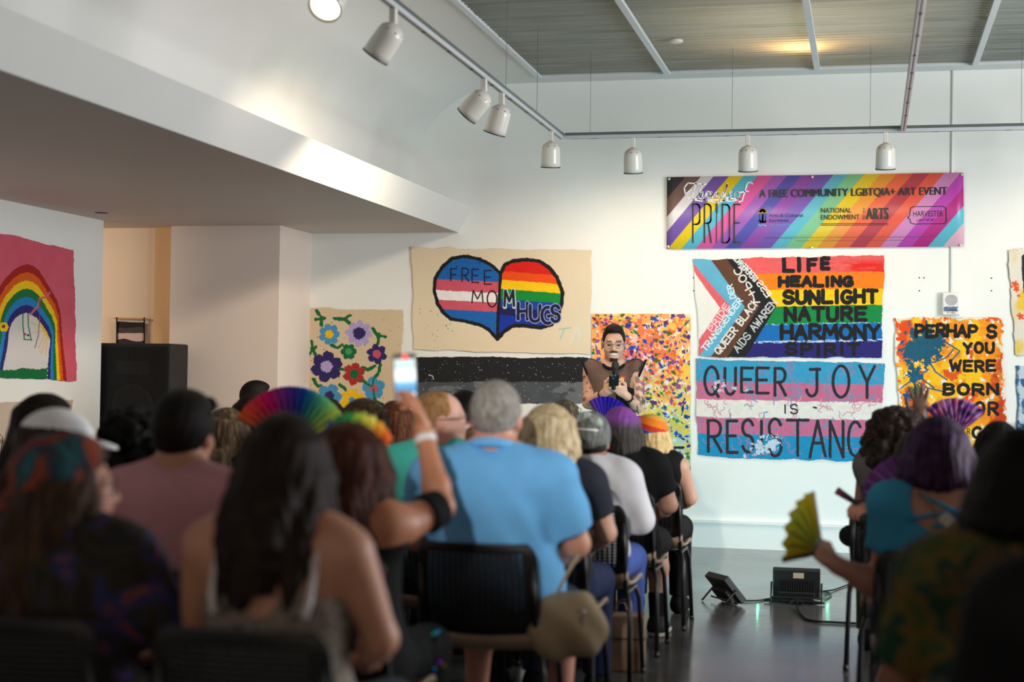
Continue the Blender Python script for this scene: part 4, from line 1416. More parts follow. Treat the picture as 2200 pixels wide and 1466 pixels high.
class Person:
    """A figure in room coordinates. (x, y) is the point on the floor below the pelvis; the figure faces +y turned by yaw."""

    def __init__(s, x, y, ztop, label, skin=(196, 146, 122), yaw=0.0, hyaw=0.0, hpitch=0.0, w=1.0, h=0.010, stand=False, hs=1.0, arms=None, depth=1.0, lean=0.0, belly=0.0, group=None):
        s.base = np.array([x, y, 0.0])
        s.h, s.w, s.stand, s.skin, s.dp = h, w, stand, skin, depth
        s.R = rotz(yaw)
        s.zk = (ztop - .46) / .905 if not stand else ztop / 1.80
        s.lean = lean
        s.root = thing('person', label, 'person', (x, y, 0), group)
        s.Rh = rotz(yaw + hyaw) @ rotx(hpitch)
        s.hs = hs
        s.arms = arms or {}
        s.f = SDF(h)
        s.belly = belly
        s.build()

    def p(s, x, y, z):
        """figure coordinates -> room"""
        if not s.stand:
            z = .46 + (z - .46) * s.zk if z > .46 else z
            y = y + s.lean * max(0, z - .6)
            x = x * s.w
        else:
            x, y, z = x * s.w * s.zk, y * s.zk, z * s.zk
        return s.base + s.R @ np.array([x, y, z])

    def hd(s, x, y, z):
        """head coordinates (origin in the middle of the skull) -> room"""
        return s.hc + s.Rh @ (np.array([x, y, z]) * s.hs)

    def headprims(s, f):
        e = lambda c_, r, k=.03, op='u': f.ell(s.hd(*c_), np.array(r) * s.hs, k, op, s.Rh)
        e((0, -.012, .015), (.077, .098, .092))
        e((0, .030, -.045), (.062, .068, .072), .03)
        e((0, .066, -.098), (.026, .024, .020), .03)
        e((0, .020, -.085), (.052, .055, .03), .03)
        # brow, cheeks, nose, lips
        f.cap(s.hd(-.034, .078, .016), s.hd(.034, .078, .016), .012 * s.hs, None, .016)
        for sx in (-1, 1):
            e((sx * .032, .088, -.004), (.017, .010, .011), .008, 'sub')
            e((sx * .042, .064, -.034), (.022, .022, .02), .02)
            e((sx * .030, .083, -.005), (.0125, .0115, .0115), .004)
            e((sx * .079, -.006, -.018), (.009, .022, .032), .008)
        f.cap(s.hd(0, .088, .004), s.hd(0, .106, -.032), .008 * s.hs, .012 * s.hs, .012)
        e((0, .094, -.036), (.017, .012, .010), .008)
        e((0, .086, -.062), (.024, .010, .006), .008)
        e((0, .084, -.073), (.020, .010, .007), .008)

    def hand(s, f, wrist, d, up, side, curl=.6, spread=1.0, size=1.0):
        """palm and five fingers; d points from the wrist along the palm, up is the back of the hand, side = +1 thumb to the right of d"""
        d, up = norm(d), norm(up)
        up = norm(up - d * (d @ up))
        lat = norm(np.cross(d, up)) * side
        z = size
        pc = wrist + d * .048 * z
        Rm = np.stack([lat, d, up], 1)
        f.ell(pc, np.array([.040, .054, .017]) * z, .018, 'u', Rm)
        f.cap(wrist - d * .02, wrist + d * .02, .026 * z, .028 * z, .02)
        L = [.072, .080, .074, .058]
        for i in range(4):
            o = (.028 - .0187 * i) * z
            b = wrist + d * (.092 - .004 * abs(i - 1)) * z + lat * o
            dr = norm(d + lat * (.16 - .11 * i) * spread)
            c1 = curl * (.55 + .06 * i)
            p0 = b
            r = [.0098, .0092, .0085, .0075]
            g = 0
            for j, fr in enumerate((.45, .32, .23)):
                g += c1 * (1.0, 1.25, .9)[j]
                dd = dr * math.cos(g) - up * math.sin(g)
                p1 = p0 + dd * L[i] * fr * z
                f.cap(p0, p1, r[j] * z, r[j + 1] * z, .006)
                p0 = p1
        t0 = wrist + d * .028 * z + lat * .030 * z
        t1 = t0 + (d * .6 + lat * .7 - up * .35 * curl) * .040 * z
        t2 = t1 + (d * .9 + lat * .15 - up * .6 * curl) * .032 * z
        t3 = t2 + (d * .95 - lat * .1 - up * .7 * curl) * .024 * z
        f.chain([t0, t1, t2, t3], [.0145 * z, .012 * z, .0105 * z, .009 * z], .008)

    def build(s):
        f, p, w, D = s.f, s.p, s.w, s.dp
        if s.stand:
            T = dict(pelvis=.93, waist=1.08, chest=1.25, sh=1.395, neck=1.475)
            s.hc = p(0, .02, 1.638)
            yb = 0.0
        else:
            T = dict(pelvis=.575, waist=.75, chest=.94, sh=1.055, neck=1.13)
            s.hc = p(0, .0, 1.255)
            yb = -.04
        s.T, s.yb = T, yb
        R = s.R
        f.ell(p(0, yb + .03, T['pelvis']), (.180 * w, .135 * D, .14), .05, 'u', R)
        f.ell(p(0, yb + .01, T['waist']), (.150 * w, .105 * D, .17), .06, 'u', R)
        if s.belly:
            f.ell(p(0, yb + .05, T['waist'] - .06), (.19 * w, .14 * D, .17), .06, 'u', R)
        f.ell(p(0, yb - .005, T['chest']), (.168 * w, .112 * D, .19), .06, 'u', R)
        f.cap(p(-.145, yb - .01, T['sh'] - .01), p(.145, yb - .01, T['sh'] - .01), .066, None, .06)
        for sx in (-1, 1):
            f.cap(p(sx * .13, yb - .01, T['sh'] + .02), p(sx * .03, yb - .005, T['neck'] + .02), .045, .045, .05)
        s.neck0, s.neck1 = p(0, yb, T['sh']), s.hd(0, -.02, -.06)
        f.cap(s.neck0, s.neck1, .056 * min(w, 1.15), .052 * min(w, 1.15), .03)
        s.headprims(f)
        # arms
        s.A = {}
        for sd, sx in (('L', -1), ('R', 1)):
            a = dict(sh=p(sx * .185, yb - .01, T['sh'] - .02))
            if s.stand:
                a.update(el=p(sx * .25, -.02, 1.13), wr=p(sx * .25, .06, .87), d=(0, .1, -1), up=(sx, 0, 0))
            else:
                a.update(el=p(sx * .235, .03, .80), wr=p(sx * .12, .27, .69), d=(-.35 * sx, 1, -.1), up=(0, 0, 1))
            a.update(curl=.5, spread=1.0, size=1.0, th=1.0, side=None)
            a.update(s.arms.get(sd, {}))
            th = a['th']
            f.cap(a['sh'], a['el'], .056 * th, .042 * th, .035)
            mid = a['el'] + (a['wr'] - a['el']) * .3
            f.cap(a['el'], mid, .041 * th, .042 * th, .02)
            f.cap(mid, a['wr'], .042 * th, .027 * th, .02)
            side = a['side'] if a['side'] is not None else -sx
            s.hand(f, a['wr'] + norm(np.array(a['wr']) - a['el']) * .02, np.array(a['d'], float), np.array(a['up'], float), side, a['curl'], a['spread'], a['size'])
            s.A[sd] = a
        # legs
        s.G = []
        for sx in (-1, 1):
            if s.stand:
                g = [p(sx * .09, 0, .90), p(sx * .11, .01, .50), p(sx * .12, -.02, .09)]
                ft = [p(sx * .12, -.04, .05), p(sx * .14, .14, .035)]
            else:
                g = [p(sx * .10, .04, .545), p(sx * .13, .44, .515), p(sx * .135, .43, .10)]
                ft = [p(sx * .135, .40, .05), p(sx * .15, .57, .032)]
            if hasattr(s, 'legs0'):
                pass
            f.cap(g[0], g[1], .085 * min(w, 1.2), .060, .05)
            f.cap(g[1], g[1] + (g[2] - g[1]) * .35, .055, .056, .03)
            f.cap(g[1] + (g[2] - g[1]) * .35, g[2], .056, .037, .03)
            f.cap(ft[0], ft[1], .042, .030, .03)
            s.G.append((g, ft))

    def finish(s, paint=None):
        V, F = s.f.mesh()
        c_ = np.tile(lin(s.skin), (len(V), 1))
        # face colours
        q = (V - s.hc) @ s.Rh / s.hs
        near = (np.abs(q) < .14).all(1)
        lip = near & (q[:, 1] > .07) & (np.abs((q[:, 2] + .067) / .012) ** 2 + (np.abs(q[:, 0]) / .026) ** 2 < 1)
        c_[lip] = c_[lip] * np.array([.95, .62, .6])
        ear = near & (np.abs(q[:, 0]) > .078)
        c_[ear] = c_[ear] * np.array([1.02, .86, .82])
        if paint is not None:
            c_ = paint(s, V, q, c_)
        s.body = obj('body', (V, F), SKIN, parent=s.root, col=np.clip(c_, 0, 1), smooth=True)
        return s

    def part(s, name, f, m, label=None, col=None):
        V, F = f.mesh()
        o = obj(name, (V, F), m, parent=s.root, smooth=True, col=None if col is None else col(V))
        if label:
            o['label'] = label
        return o

    # ---------------- clothes
    def torso(s, t, k=.06, h=None, low=None):
        p, w, D, T, yb, R = s.p, s.w, s.dp, s.T, s.yb, s.R
        f = SDF(h or s.h)
        f.ell(p(0, yb + .03, T['pelvis'] + .02), (.180 * w + t, .135 * D + t, .14 + t), .05, 'u', R)
        f.ell(p(0, yb + .01, T['waist']), (.150 * w + t + .012, .105 * D + t + .012, .17 + t), .07, 'u', R)
        if s.belly:
            f.ell(p(0, yb + .05, T['waist'] - .06), (.19 * w + t, .14 * D + t, .17), .07, 'u', R)
        f.ell(p(0, yb - .005, T['chest']), (.168 * w + t, .112 * D + t, .19 + t), .06, 'u', R)
        f.cap(p(-.145, yb - .01, T['sh'] - .01), p(.145, yb - .01, T['sh'] - .01), .066 + t, None, .06)
        return f

    def folds(s, f, amp=.004, fr=34.0):
        b = s.base

        def go(d, ax):
            x, y, z = ax[0][:, None, None] - b[0], ax[1][None, :, None] - b[1], ax[2][None, None, :]
            return d + amp * (np.sin(fr * (z * .9 + x * .35) + 3 * np.sin(9 * x + 7 * y)) * np.sin(11 * x + 5 * z + 2)).astype(np.float32)
        f.post.append(go)
        return f

    def tee(s, m, sleeve=.55, t=.012, neck=1.0, name='shirt', lim=True, flare=.016, nodrop=.01, amp=.004):
        f = s.torso(t)
        for sx in (-1, 1):
            f.cap(s.p(sx * .13, s.yb - .01, s.T['sh'] + .02), s.p(sx * .055, s.yb - .005, s.T['neck'] - .015), .045 + t, .036 + t, .05)
        for sd in 'LR':
            a = s.A[sd]
            if sleeve > 0:
                e = a['sh'] + (a['el'] - a['sh']) * min(sleeve, 1.0)
                f.cap(a['sh'], e, .056 * a['th'] + t + .004, (.056 + (.042 - .056) * min(sleeve, 1)) * a['th'] + flare, .05, 'u', False, sleeve <= 1.0)
                if sleeve > 1:
                    e2 = a['el'] + (a['wr'] - a['el']) * (sleeve - 1)
                    f.cap(a['el'], e2, .042 + flare, .034 + flare, .03, 'u', False, True)
        # neck opening
        f.ell(s.p(0, s.yb + .02, s.T['neck'] + .045), (.062 * neck, .075 * neck, .06), .01, 'sub', s.R)
        # hem
        z = s.p(0, 0, s.T['pelvis'] - (.06 if not s.stand else .10))[2]
        f.plane((0, 0, z), (0, 0, -1))
        s.folds(f, amp)
        return s.part(name, f, m)

    def trousers(s, m, to=1.0, name='trousers', t=.012):
        """to: 1 = to the ankle, .5 = to the knee"""
        f = SDF(max(s.h, .011))
        f.ell(s.p(0, s.yb + .03, s.T['pelvis']), (.180 * s.w + t, .135 * s.dp + t, .14 + t), .05, 'u', s.R)
        for g, ft in s.G:
            if to <= .5:
                e = g[0] + (g[1] - g[0]) * (to * 2)
                f.cap(g[0], e, .085 * min(s.w, 1.2) + t, .064 + t * 1.4, .05, 'u', False, True)
            else:
                f.cap(g[0], g[1], .085 * min(s.w, 1.2) + t, .060 + t, .05)
                e = g[1] + (g[2] - g[1]) * (to * 2 - 1)
                f.cap(g[1], e, .060 + t, .042 + t * 1.6, .03, 'u', False, True)
        f.plane((0, 0, s.p(0, 0, s.T['pelvis'] + (.06 if not s.stand else .10))[2]), (0, 0, 1))
        return s.part(name, f, m)

    def shoes(s, m):
        for g, ft in s.G:
            f = SDF(max(s.h, .009))
            f.cap(ft[0] + [0, 0, -.004], ft[1] + [0, 0, .0], .050, .037, .03)
            f.cap(ft[0], g[2] + [0, 0, -.01], .045, .048, .03, 'u', False, True)
            f.plane((0, 0, .002), (0, 0, -1))
            s.part('shoe', f, m)

    # ---------------- hair, in head coordinates
    def hair(s, kind, cols, L=.28, wid=1.0, h=None, name='hair', sc=(55, 55, 4), lock=26, wave=.012, seed=1, face=.035, part=None, colf=None):
        f = SDF(h or max(.0065, s.h * .75))
        rs = np.random.RandomState(seed)
        hd, hs = s.hd, s.hs
        E = lambda c_, r, k=.02, op='u': f.ell(hd(*c_), np.array(r) * hs, k, op, s.Rh)
        n3 = s.Rh @ np.array([0, 1.0, 0])
        u3 = s.Rh @ np.array([0, 0, 1.0])
        big = (s.hc, np.full(3, .17))
        if kind in ('short', 'crop'):
            g = .010 if kind == 'crop' else .018
            E((0, -.014, .020), (.079 + g * .55, .100 + g * .7, .092 + g))
            if kind == 'short':
                E((0, .02, .085), (.055, .07, .035), .03)
            f.plane(hd(0, .066, .03), s.Rh @ np.array([0, 1, -.55]), big)
            f.plane(hd(0, -.06, -.058), s.Rh @ np.array([0, .55, -1]), big)
            f.plane(hd(0, 0, -.03), s.Rh @ np.array([0, .75, -.8]), big)
        else:
            g = .016
            E((0, -.014, .022), ((.079 + g) * wid, .102 + g, .094 + g))
            f.plane(hd(0, .055, .03), s.Rh @ np.array([0, 1, -.6]), big)
            f.plane(hd(0, face, -.02), s.Rh @ np.array([0, 1, -.15]), (s.hc - u3 * .08 * hs, np.full(3, .12)))
        if kind in ('long', 'bob', 'wavy'):
            for i in range(lock):
                a = (i / (lock - 1) - .5) * 2 * (2.05 if kind != 'bob' else 2.15) + rs.normal(0, .05)
                sa, ca = math.sin(a), -math.cos(a)
                k1 = rs.uniform(.9, 1.06)
                r0 = np.array([sa * .074 * wid, ca * .09 - .014, .05])
                r1 = np.array([sa * .094 * wid * k1, ca * .106 * k1 - .012, -.03])
                end = L * rs.uniform(.88, 1.06)
                if kind == 'bob':
                    r2 = np.array([sa * .108 * wid, ca * .115 - .01, -.03 - end * .55])
                    r3 = np.array([sa * .082 * wid, ca * .088 - .008, -.04 - end])
                    pts, rr = [r0, r1, r2, r3], [.026, .030, .028, .014]
                else:
                    back = max(0, -ca) * .0
                    pts = [r0, r1]
                    rr = [.026, .030]
                    nseg = 5
                    for j in range(1, nseg + 1):
                        tt = j / nseg
                        wx = wave * math.sin(5.5 * tt * L / .28 + i * 1.7)
                        yb_ = ca * .106 - .012 - (.050 + .02 * tt) * (1 if ca < .3 else -.2) * min(1, tt * 2)
                        sp = 1 + .16 * tt
                        pts.append(np.array([sa * .094 * wid * k1 * sp + wx, yb_ + wave * .6 * math.cos(4 * tt + i), -.03 - end * tt]))
                        rr.append(.030 - .016 * tt ** 2)
                f.chain([hd(*q) for q in pts], [r * hs for r in rr], .014)
        if kind == 'curly':
            for i in range(int(lock * 5)):
                a = rs.uniform(-2.1, 2.1)
                z = rs.uniform(-L, .10)
                rad = (.098 + .05 * wid * min(1, max(0, (.10 - z) * 6))) * rs.uniform(.85, 1.12)
                if z > .04:
                    rad *= math.sqrt(max(.1, 1 - ((z - .02) / .12) ** 2))
                q = hd(math.sin(a) * rad, -math.cos(a) * rad * 1.05 - .015 - (.03 if z < -.1 else 0), z)
                f.ell(q, np.full(3, rs.uniform(.018, .032) * hs), .012)
        if kind == 'bun':
            E((0, -.085, .075), (.050, .045, .042), .02)
            for i in range(7):
                a = i * .9
                f.chain([hd(math.sin(a) * .03, -.085 + math.cos(a) * .02, .075 + .03 * math.cos(a)), hd(math.sin(a + 1.2) * .048, -.10, .075 + .035 * math.cos(a + 1.2))], [.018, .012], .008)
        if kind == 'pony':
            E((0, -.112, .04), (.03, .03, .03), .02)
            pts = [hd(0, -.115, .04)]
            for j in range(1, 6):
                pts.append(hd(.012 * math.sin(j * 1.3), -.125 - .01 * j, .04 - L * j / 5))
            f.chain(pts, [.024, .036, .04, .036, .028, .012], .015)
        amp = {'short': .0025, 'crop': .001, 'curly': .007, 'bun': .002, 'pony': .002}.get(kind, .0035)
        hc = s.hc

        def go(d, ax):
            x, y, z = ax[0][:, None, None] - hc[0], ax[1][None, :, None] - hc[1], ax[2][None, None, :] - hc[2]
            if kind == 'curly':
                return d + (amp * (np.sin(95 * x + 20 * np.sin(31 * z)) * np.sin(88 * z + 3) * np.sin(90 * y + 1))).astype(np.float32)
            an = np.arctan2(x, -y)
            return d + (amp * np.sin(an * 34 + 3.5 * np.sin(22 * z + 5 * an)) * np.clip(.14 - z, .1, 1) ** .5 * 1.6).astype(np.float32)
        f.post.append(go)
        V, F = f.mesh()
        o = obj(name, (V, F), colf or hairmat(cols, sc), parent=s.root, smooth=True)
        s.hairobj = o
        return s

    def glasses(s, m, z=-.004, up=False, lens=None, name='glasses'):
        """frame on the face, or pushed up on the hair"""
        b = MB()
        hd = s.hd
        o = (.0, .0, .085) if not up else (0, -.012, .092)
        yy = .104 if not up else .09
        for sx in (-1, 1):
            pts = [hd(sx * .034 + .026 * math.cos(g), yy - .004 * abs(math.cos(g)), z + (0 if not up else .085) + .021 * math.sin(g)) for g in np.linspace(0, 2 * math.pi, 19)]
            b.tube(pts, .0024 if not up else .004, 6, cap=False)
            b.tube([hd(sx * .060, yy - .004, z + .006 + (0 if not up else .085)), hd(sx * .084, .06, z + .006 + (0 if not up else .075)), hd(sx * (.087 if not up else .09), -.02, z - .002 + (0 if not up else .06))], .0022, 6)
        b.tube([hd(-.009, yy + .001, z + .004 + (0 if not up else .085)), hd(.009, yy + .001, z + .004 + (0 if not up else .085))], .002, 6)
        o = obj(name, b, m, parent=s.root, smooth=True)
        if lens is not None:
            for sx in (-1, 1):
                lb = MB()
                pts = [hd(sx * .034 + .024 * math.cos(g), yy - .002, z + (0 if not up else .085) + .019 * math.sin(g)) for g in np.linspace(0, 2 * math.pi, 18, endpoint=False)]
                lb.add(pts, [tuple(range(18))])
                obj('lens', lb, lens, parent=o)
        return o


# ------------------------------------------------------------------ chairs
CH_SEAT = mat('tan_chair_seat', (158, 138, 116), 0.5, var=.06)


def make_chair():
    root = thing('stacking_chair', 'black mesh-back stacking chair', 'chair', (0, 0, 0), 'black mesh-back audience chairs')
    # backrest: curved shell with rows of slots
    nu, nv = 41, 45
    V, F = [], []
    for j in range(nv):
        t = j / (nv - 1)
        z = .50 + .32 * t
        hw = .205 + .012 * math.sin(math.pi * t) - (.03 * max(0, (t - .86) / .14) ** 2) - .02 * max(0, (.15 - t) / .15)
        yb = -.205 - .055 * t + .02 * (1 - t) ** 3
        for i in range(nu):
            u = i / (nu - 1) * 2 - 1
            V.append((u * hw, yb - .035 * (1 - u * u), z))
    for j in range(nv - 1):
        for i in range(nu - 1):
            if 3 < i < nu - 5 and 5 < j < nv - 6 and i % 2 == 0 and j % 2 == 0:
                continue
            F.append((j * nu + i, j * nu + i + 1, (j + 1) * nu + i + 1, (j + 1) * nu + i))
    b = obj('backrest', (np.array(V), F), BLACKP, parent=root, smooth=True)
    m = b.modifiers.new('thickness', 'SOLIDIFY'); m.thickness = .009; m.offset = 0
    # seat pan with rolled front edge
    V, F = [], []
    n = 22
    prof = [(-.21, .50), (-.205, .475), (-.18, .455), (-.10, .440), (0, .436), (.10, .440), (.17, .446), (.21, .440), (.225, .424)]
    for (y, z) in prof:
        for i in range(n):
            u = i / (n - 1) * 2 - 1
            V.append((u * .215, y, z + .014 * u * u + .012 * max(0, abs(u) - .85) / .15))
    for j in range(len(prof) - 1):
        for i in range(n - 1):
            F.append((j * n + i, j * n + i + 1, (j + 1) * n + i + 1, (j + 1) * n + i))
    o = obj('seat', (np.array(V), F), CH_SEAT, parent=root, smooth=True)
    m = o.modifiers.new('thickness', 'SOLIDIFY'); m.thickness = .012; m.offset = -1
    for sx in (-1, 1):
        # side frame runs under the seat and up behind the back
        obj('side_frame', MB().tube([(sx * .195, .15, .415), (sx * .195, -.12, .415), (sx * .200, -.195, .45), (sx * .200, -.235, .60), (sx * .195, -.262, .74)], .011, 10), BLACKM, parent=root, smooth=True)
        for yy, y2 in ((.12, .20), (-.13, -.21)):
            obj('leg', MB().tube([(sx * .175, yy * .8, .420), (sx * .200, yy, .408), (sx * .214, yy + (y2 - yy) * .2, .36), (sx * .226, y2, .012)], .0115, 10).lathe([(.013, 0), (.014, .012), (.012, .03)], (sx * .226, y2, 0), n=10), BLACKM, parent=root, smooth=True)
    obj('crossbar', MB().tube([(-.195, .05, .412), (.195, .05, .412)], .010, 8), BLACKM, parent=root, smooth=True)
    return root


CHAIR0 = [None]
CHAIRS = []


def place_chair(x, y, label, yaw=0.0):
    if CHAIR0[0] is None:
        CHAIR0[0] = make_chair()
        r = CHAIR0[0]
    else:
        r = CHAIR0[0].copy()
        COL.objects.link(r)
        for ch in CHAIR0[0].children:
            c_ = ch.copy()
            COL.objects.link(c_)
            c_.parent = r
    r.location = (x, y, 0)
    r.rotation_euler = (0, 0, yaw)
    r['label'] = label
    return r


# ------------------------------------------------------------------ the speaker
FRAMEG = mat('clear_grey_glasses_frame', (120, 122, 124), .3)
FRAMEB = mat('black_glasses_frame', (24, 24, 30), .3)
SILVER = mat('bright_metal', (190, 190, 188), .25, metal=1, var=.02)


def fishnet():
    m, nt, p = nodemat('black_fishnet')
    tc = nt.nodes.new('ShaderNodeTexCoord')
    sp = nt.nodes.new('ShaderNodeSeparateXYZ')
    nt.links.new(tc.outputs['Object'], sp.inputs[0])

    def mth(op, a, b=None):
        n = nt.nodes.new('ShaderNodeMath')
        n.operation = op
        for i, v_ in enumerate((a, b)):
            if v_ is None:
                continue
            if isinstance(v_, (int, float)):
                n.inputs[i].default_value = v_
            else:
                nt.links.new(v_, n.inputs[i])
        return n.outputs[0]
    K = 430.0
    u = mth('MULTIPLY', mth('ADD', sp.outputs[0], sp.outputs[2]), K)
    v_ = mth('MULTIPLY', mth('SUBTRACT', sp.outputs[0], sp.outputs[2]), K)
    g = mth('MAXIMUM', mth('SINE', u), mth('SINE', v_))
    a = mth('GREATER_THAN', mth('MULTIPLY', mth('SINE', u), mth('SINE', v_)), -2)
    g2 = mth('GREATER_THAN', g, 0.42)
    nt.links.new(g2, p.inputs['Alpha'])
    p.inputs['Base Color'].default_value = (.012, .012, .013, 1)
    p.inputs['Roughness'].default_value = .8
    return m


BLACKC = clothmat((20, 20, 22))
SPY = 11.42
spx = onY(1318, 800, SPY)[0]
q = lambda x, y, dy=0.0: onY(x, y, SPY + dy)


def sp_paint(s, V, q_, c_):
    near = (np.abs(q_) < .14).all(1)
    x, y, z = q_[:, 0], q_[:, 1], q_[:, 2]
    eye = near & (y > .066) & (((np.abs(x) - .031) / .015) ** 2 + ((z + .006) / .0065) ** 2 < 1)
    c_[eye] = lin((58, 40, 34))
    brow = near & (y > .06) & (((np.abs(x) - .034) / .022) ** 2 + ((z - .019 + .06 * (np.abs(x) - .03)) / .0055) ** 2 < 1)
    c_[brow] = lin((60, 42, 32))
    mo = near & (y > .06) & ((x / .034) ** 2 + ((z + .050 + .12 * np.abs(x)) / .0075) ** 2 < 1)
    c_[mo] = lin((66, 44, 34))
    teeth = near & (y > .07) & ((x / .023) ** 2 + ((z + .067) / .0065) ** 2 < 1)
    c_[teeth] = lin((236, 226, 218))
    ch = near & (y > .035) & (z < -.096) & (z > -.125) & (np.abs(x) < .027)
    c_[ch] = lin((52, 34, 28))
    fade = near & (y < .045) & (z > -.055) & (np.abs(x) > .06)
    c_[fade & (np.abs(x) < .0795)] = c_[fade & (np.abs(x) < .0795)] * .62
    jaw = near & (z < -.05) & (z > -.115) & (np.abs(x) > .03) & (y > -.01)
    c_[jaw] = c_[jaw] * .82
    # tattoos on both arms
    for sd, dens in (('L', .50), ('R', .57)):
        a = s.A[sd]
        for p0, p1, lo, hi, dn in ((a['sh'], a['el'], .25, 1.0, dens), (a['el'], a['wr'], .0, .92, dens + (.02 if sd == 'L' else .10))):
            ab = p1 - p0
            t = ((V - p0) @ ab) / (ab @ ab)
            d = np.linalg.norm(V - p0 - np.clip(t, 0, 1)[:, None] * ab, axis=1)
            m = (d < .062) & (t > lo) & (t < hi)
            n = fbm(V[:, 0] * 34 + 5 * V[:, 1], V[:, 2] * 34 + 20 * V[:, 1], 3 if sd == 'L' else 8)
            n2 = fbm(V[:, 0] * 20, V[:, 2] * 20, 5)
            ink = m & (n > dn)
            col = np.where((n2 > .56)[:, None], lin((120, 50, 52)), np.where((n2 < .42)[:, None], lin((52, 74, 62)), lin((50, 50, 52))))
            c_[ink] = c_[ink] * .25 + col[ink] * .75
    return c_


SPYAW = math.pi + .17
sp = Person(spx, SPY, 1.80, 'speaker with moustache and glasses in a black fishnet top, reading his phone', (216, 166, 140), SPYAW, hpitch=-.16, h=.0048, stand=True, hs=1.10,
            arms=dict(L=dict(sh=q(1367, 790), el=q(1372, 874, -.04), wr=q(1346, 851, -.24), d=q(1322, 830, -.30) - q(1346, 851, -.24), up=(.35, -.8, -.1), curl=.75, th=1.05, side=None),
                      R=dict(sh=q(1269, 790), el=q(1264, 866, -.04), wr=q(1298, 845, -.24), d=q(1320, 826, -.30) - q(1298, 845, -.24), up=(-.25, -.85, -.2), curl=.8, th=1.05)))
sp.finish(sp_paint)
f = SDF(.0048)
f.ell(sp.hd(0, -.016, .024), np.array([.0795, .103, .101]) * sp.hs, .02, 'u', sp.Rh)
f.ell(sp.hd(0, .035, .098), np.array([.058, .052, .026]) * sp.hs, .03, 'u', sp.Rh)
f.plane(sp.hd(0, .086, .062), sp.Rh @ np.array([0, 1, -.9]))
f.plane(sp.hd(0, .045, .0), sp.Rh @ np.array([0, 1, -.10]), (sp.hd(0, .03, -.03), np.full(3, .10)))
f.plane(sp.hd(0, -.06, -.058), sp.Rh @ np.array([0, .55, -1]))
f.plane(sp.hd(0, 0, -.03), sp.Rh @ np.array([0, .75, -.8]))
sp.part('hair', f, hairmat([(30, 22, 18), (54, 40, 32)]))
sp.glasses(FRAMEG)
net = fishnet()
f = sp.torso(.010, h=.006)
for sx in (-1, 1):
    f.cap(sp.p(sx * .13, sp.yb - .01, sp.T['sh'] + .02), sp.p(sx * .055, sp.yb - .005, sp.T['neck'] - .015), .055, .046, .05)
    a = sp.A['L' if sx < 0 else 'R']
    f.cap(sp.p(sx * .14, 0, sp.T['sh'] + .01), a['sh'] + [0, 0, .0], .074, .070, .04)
    f.plane(a['sh'] + sp.R @ np.array([sx * .052, 0, 0]), sp.R @ np.array([sx * 1, 0, -.42]), (a['sh'] + sp.R @ np.array([sx * .07, 0, -.08]), np.array([.125, .2, .26])))
f.ell(sp.p(0, .03, sp.T['neck'] + .03), (.078, .10, .075), .01, 'sub', sp.R)
f.plane((0, 0, .93), (0, 0, -1))
sp.part('fishnet_shirt', f, net, 'see-through black fishnet')
f = SDF(.005)     # neckband
cn = sp.p(0, .012, sp.T['neck'] - .018)
for i in range(20):
    g0, g1 = 2 * math.pi * i / 20, 2 * math.pi * (i + 1) / 20
    pt = lambda g: cn + sp.R @ np.array([.078 * math.cos(g), .084 * math.sin(g), .022 - .040 * math.sin(g)])
    f.cap(pt(g0), pt(g1), .0115, None, .004)
sp.part('neckband', f, BLACKC)
for sd, sx in (('L', -1), ('R', 1)):     # bound armholes
    a = sp.A[sd]
    f = SDF(.005)
    ax = norm(sp.R @ np.array([sx * 1, 0, -.42]))
    e1 = norm(np.cross(ax, sp.R @ np.array([0, 1, 0]))); e2 = np.cross(ax, e1)
    cc = a['sh'] + sp.R @ np.array([sx * .044, 0, -.006]) + e1 * (-.016 if e1[2] > 0 else .016)
    for i in range(22):
        pt = lambda g: cc + .082 * math.cos(g) * e1 + .074 * math.sin(g) * e2
        f.cap(pt(2 * math.pi * i / 22), pt(2 * math.pi * (i + 1) / 22), .0085, None, .003)
    sp.part('armhole_band', f, BLACKC)
# solid black panel on his left chest
V, F = [], []
for i in range(13):
    for j in range(13):
        x_, z_ = -.02 - .145 * i / 12, 1.15 + .18 * j / 12 - .04 * i / 12
        V.append(sp.p(x_, .128 - 1.4 * (abs(x_) ** 2.0), z_))
for i in range(12):
    for j in range(12):
        F.append((i * 13 + j, i * 13 + j + 1, i * 13 + j + 14, i * 13 + j + 13))
o = obj('chest_pocket', (np.array(V), F), BLACKC, parent=sp.root, smooth=True)
o.modifiers.new('thickness', 'SOLIDIFY').thickness = .003
pb = MB()
c0 = sp.p(-.070, .126, 1.37)
for i, cc in enumerate([(226, 40, 40), (244, 130, 30), (246, 214, 50), (40, 160, 80), (40, 90, 200)]):
    pb.box((-.016, -.003, .018 - .0095 * (i + 1)), (.012, .003, .018 - .0095 * i), i, R=roty(.45), c=c0)
o = obj('rainbow_pin', pb, [mat('enamel_%s' % n, cc, .3) for n, cc in (('red', (226, 40, 40)), ('orange', (244, 130, 30)), ('yellow', (246, 214, 50)), ('green', (40, 160, 80)), ('blue', (40, 90, 200)))], parent=sp.root)
sp.trousers(clothmat((24, 24, 28)), 1.0)
sp.shoes(BLACKC)
a = sp.A['L']     # watch on his left wrist
ax = norm(a['wr'] - a['el']); cw = a['wr'] - ax * .035
obj('watch', MB().lathe([(.031, -.016), (.036, -.013), (.036, .013), (.031, .016)], cw, ax, 20), BLACKP, parent=sp.root, smooth=True)
obj('wristband', MB().lathe([(.031, -.012), (.035, -.010), (.035, .010), (.031, .012)], sp.A['R']['wr'] - norm(sp.A['R']['wr'] - sp.A['R']['el']) * .03, norm(sp.A['R']['wr'] - sp.A['R']['el']), 20), BLACKP, parent=sp.root, smooth=True)

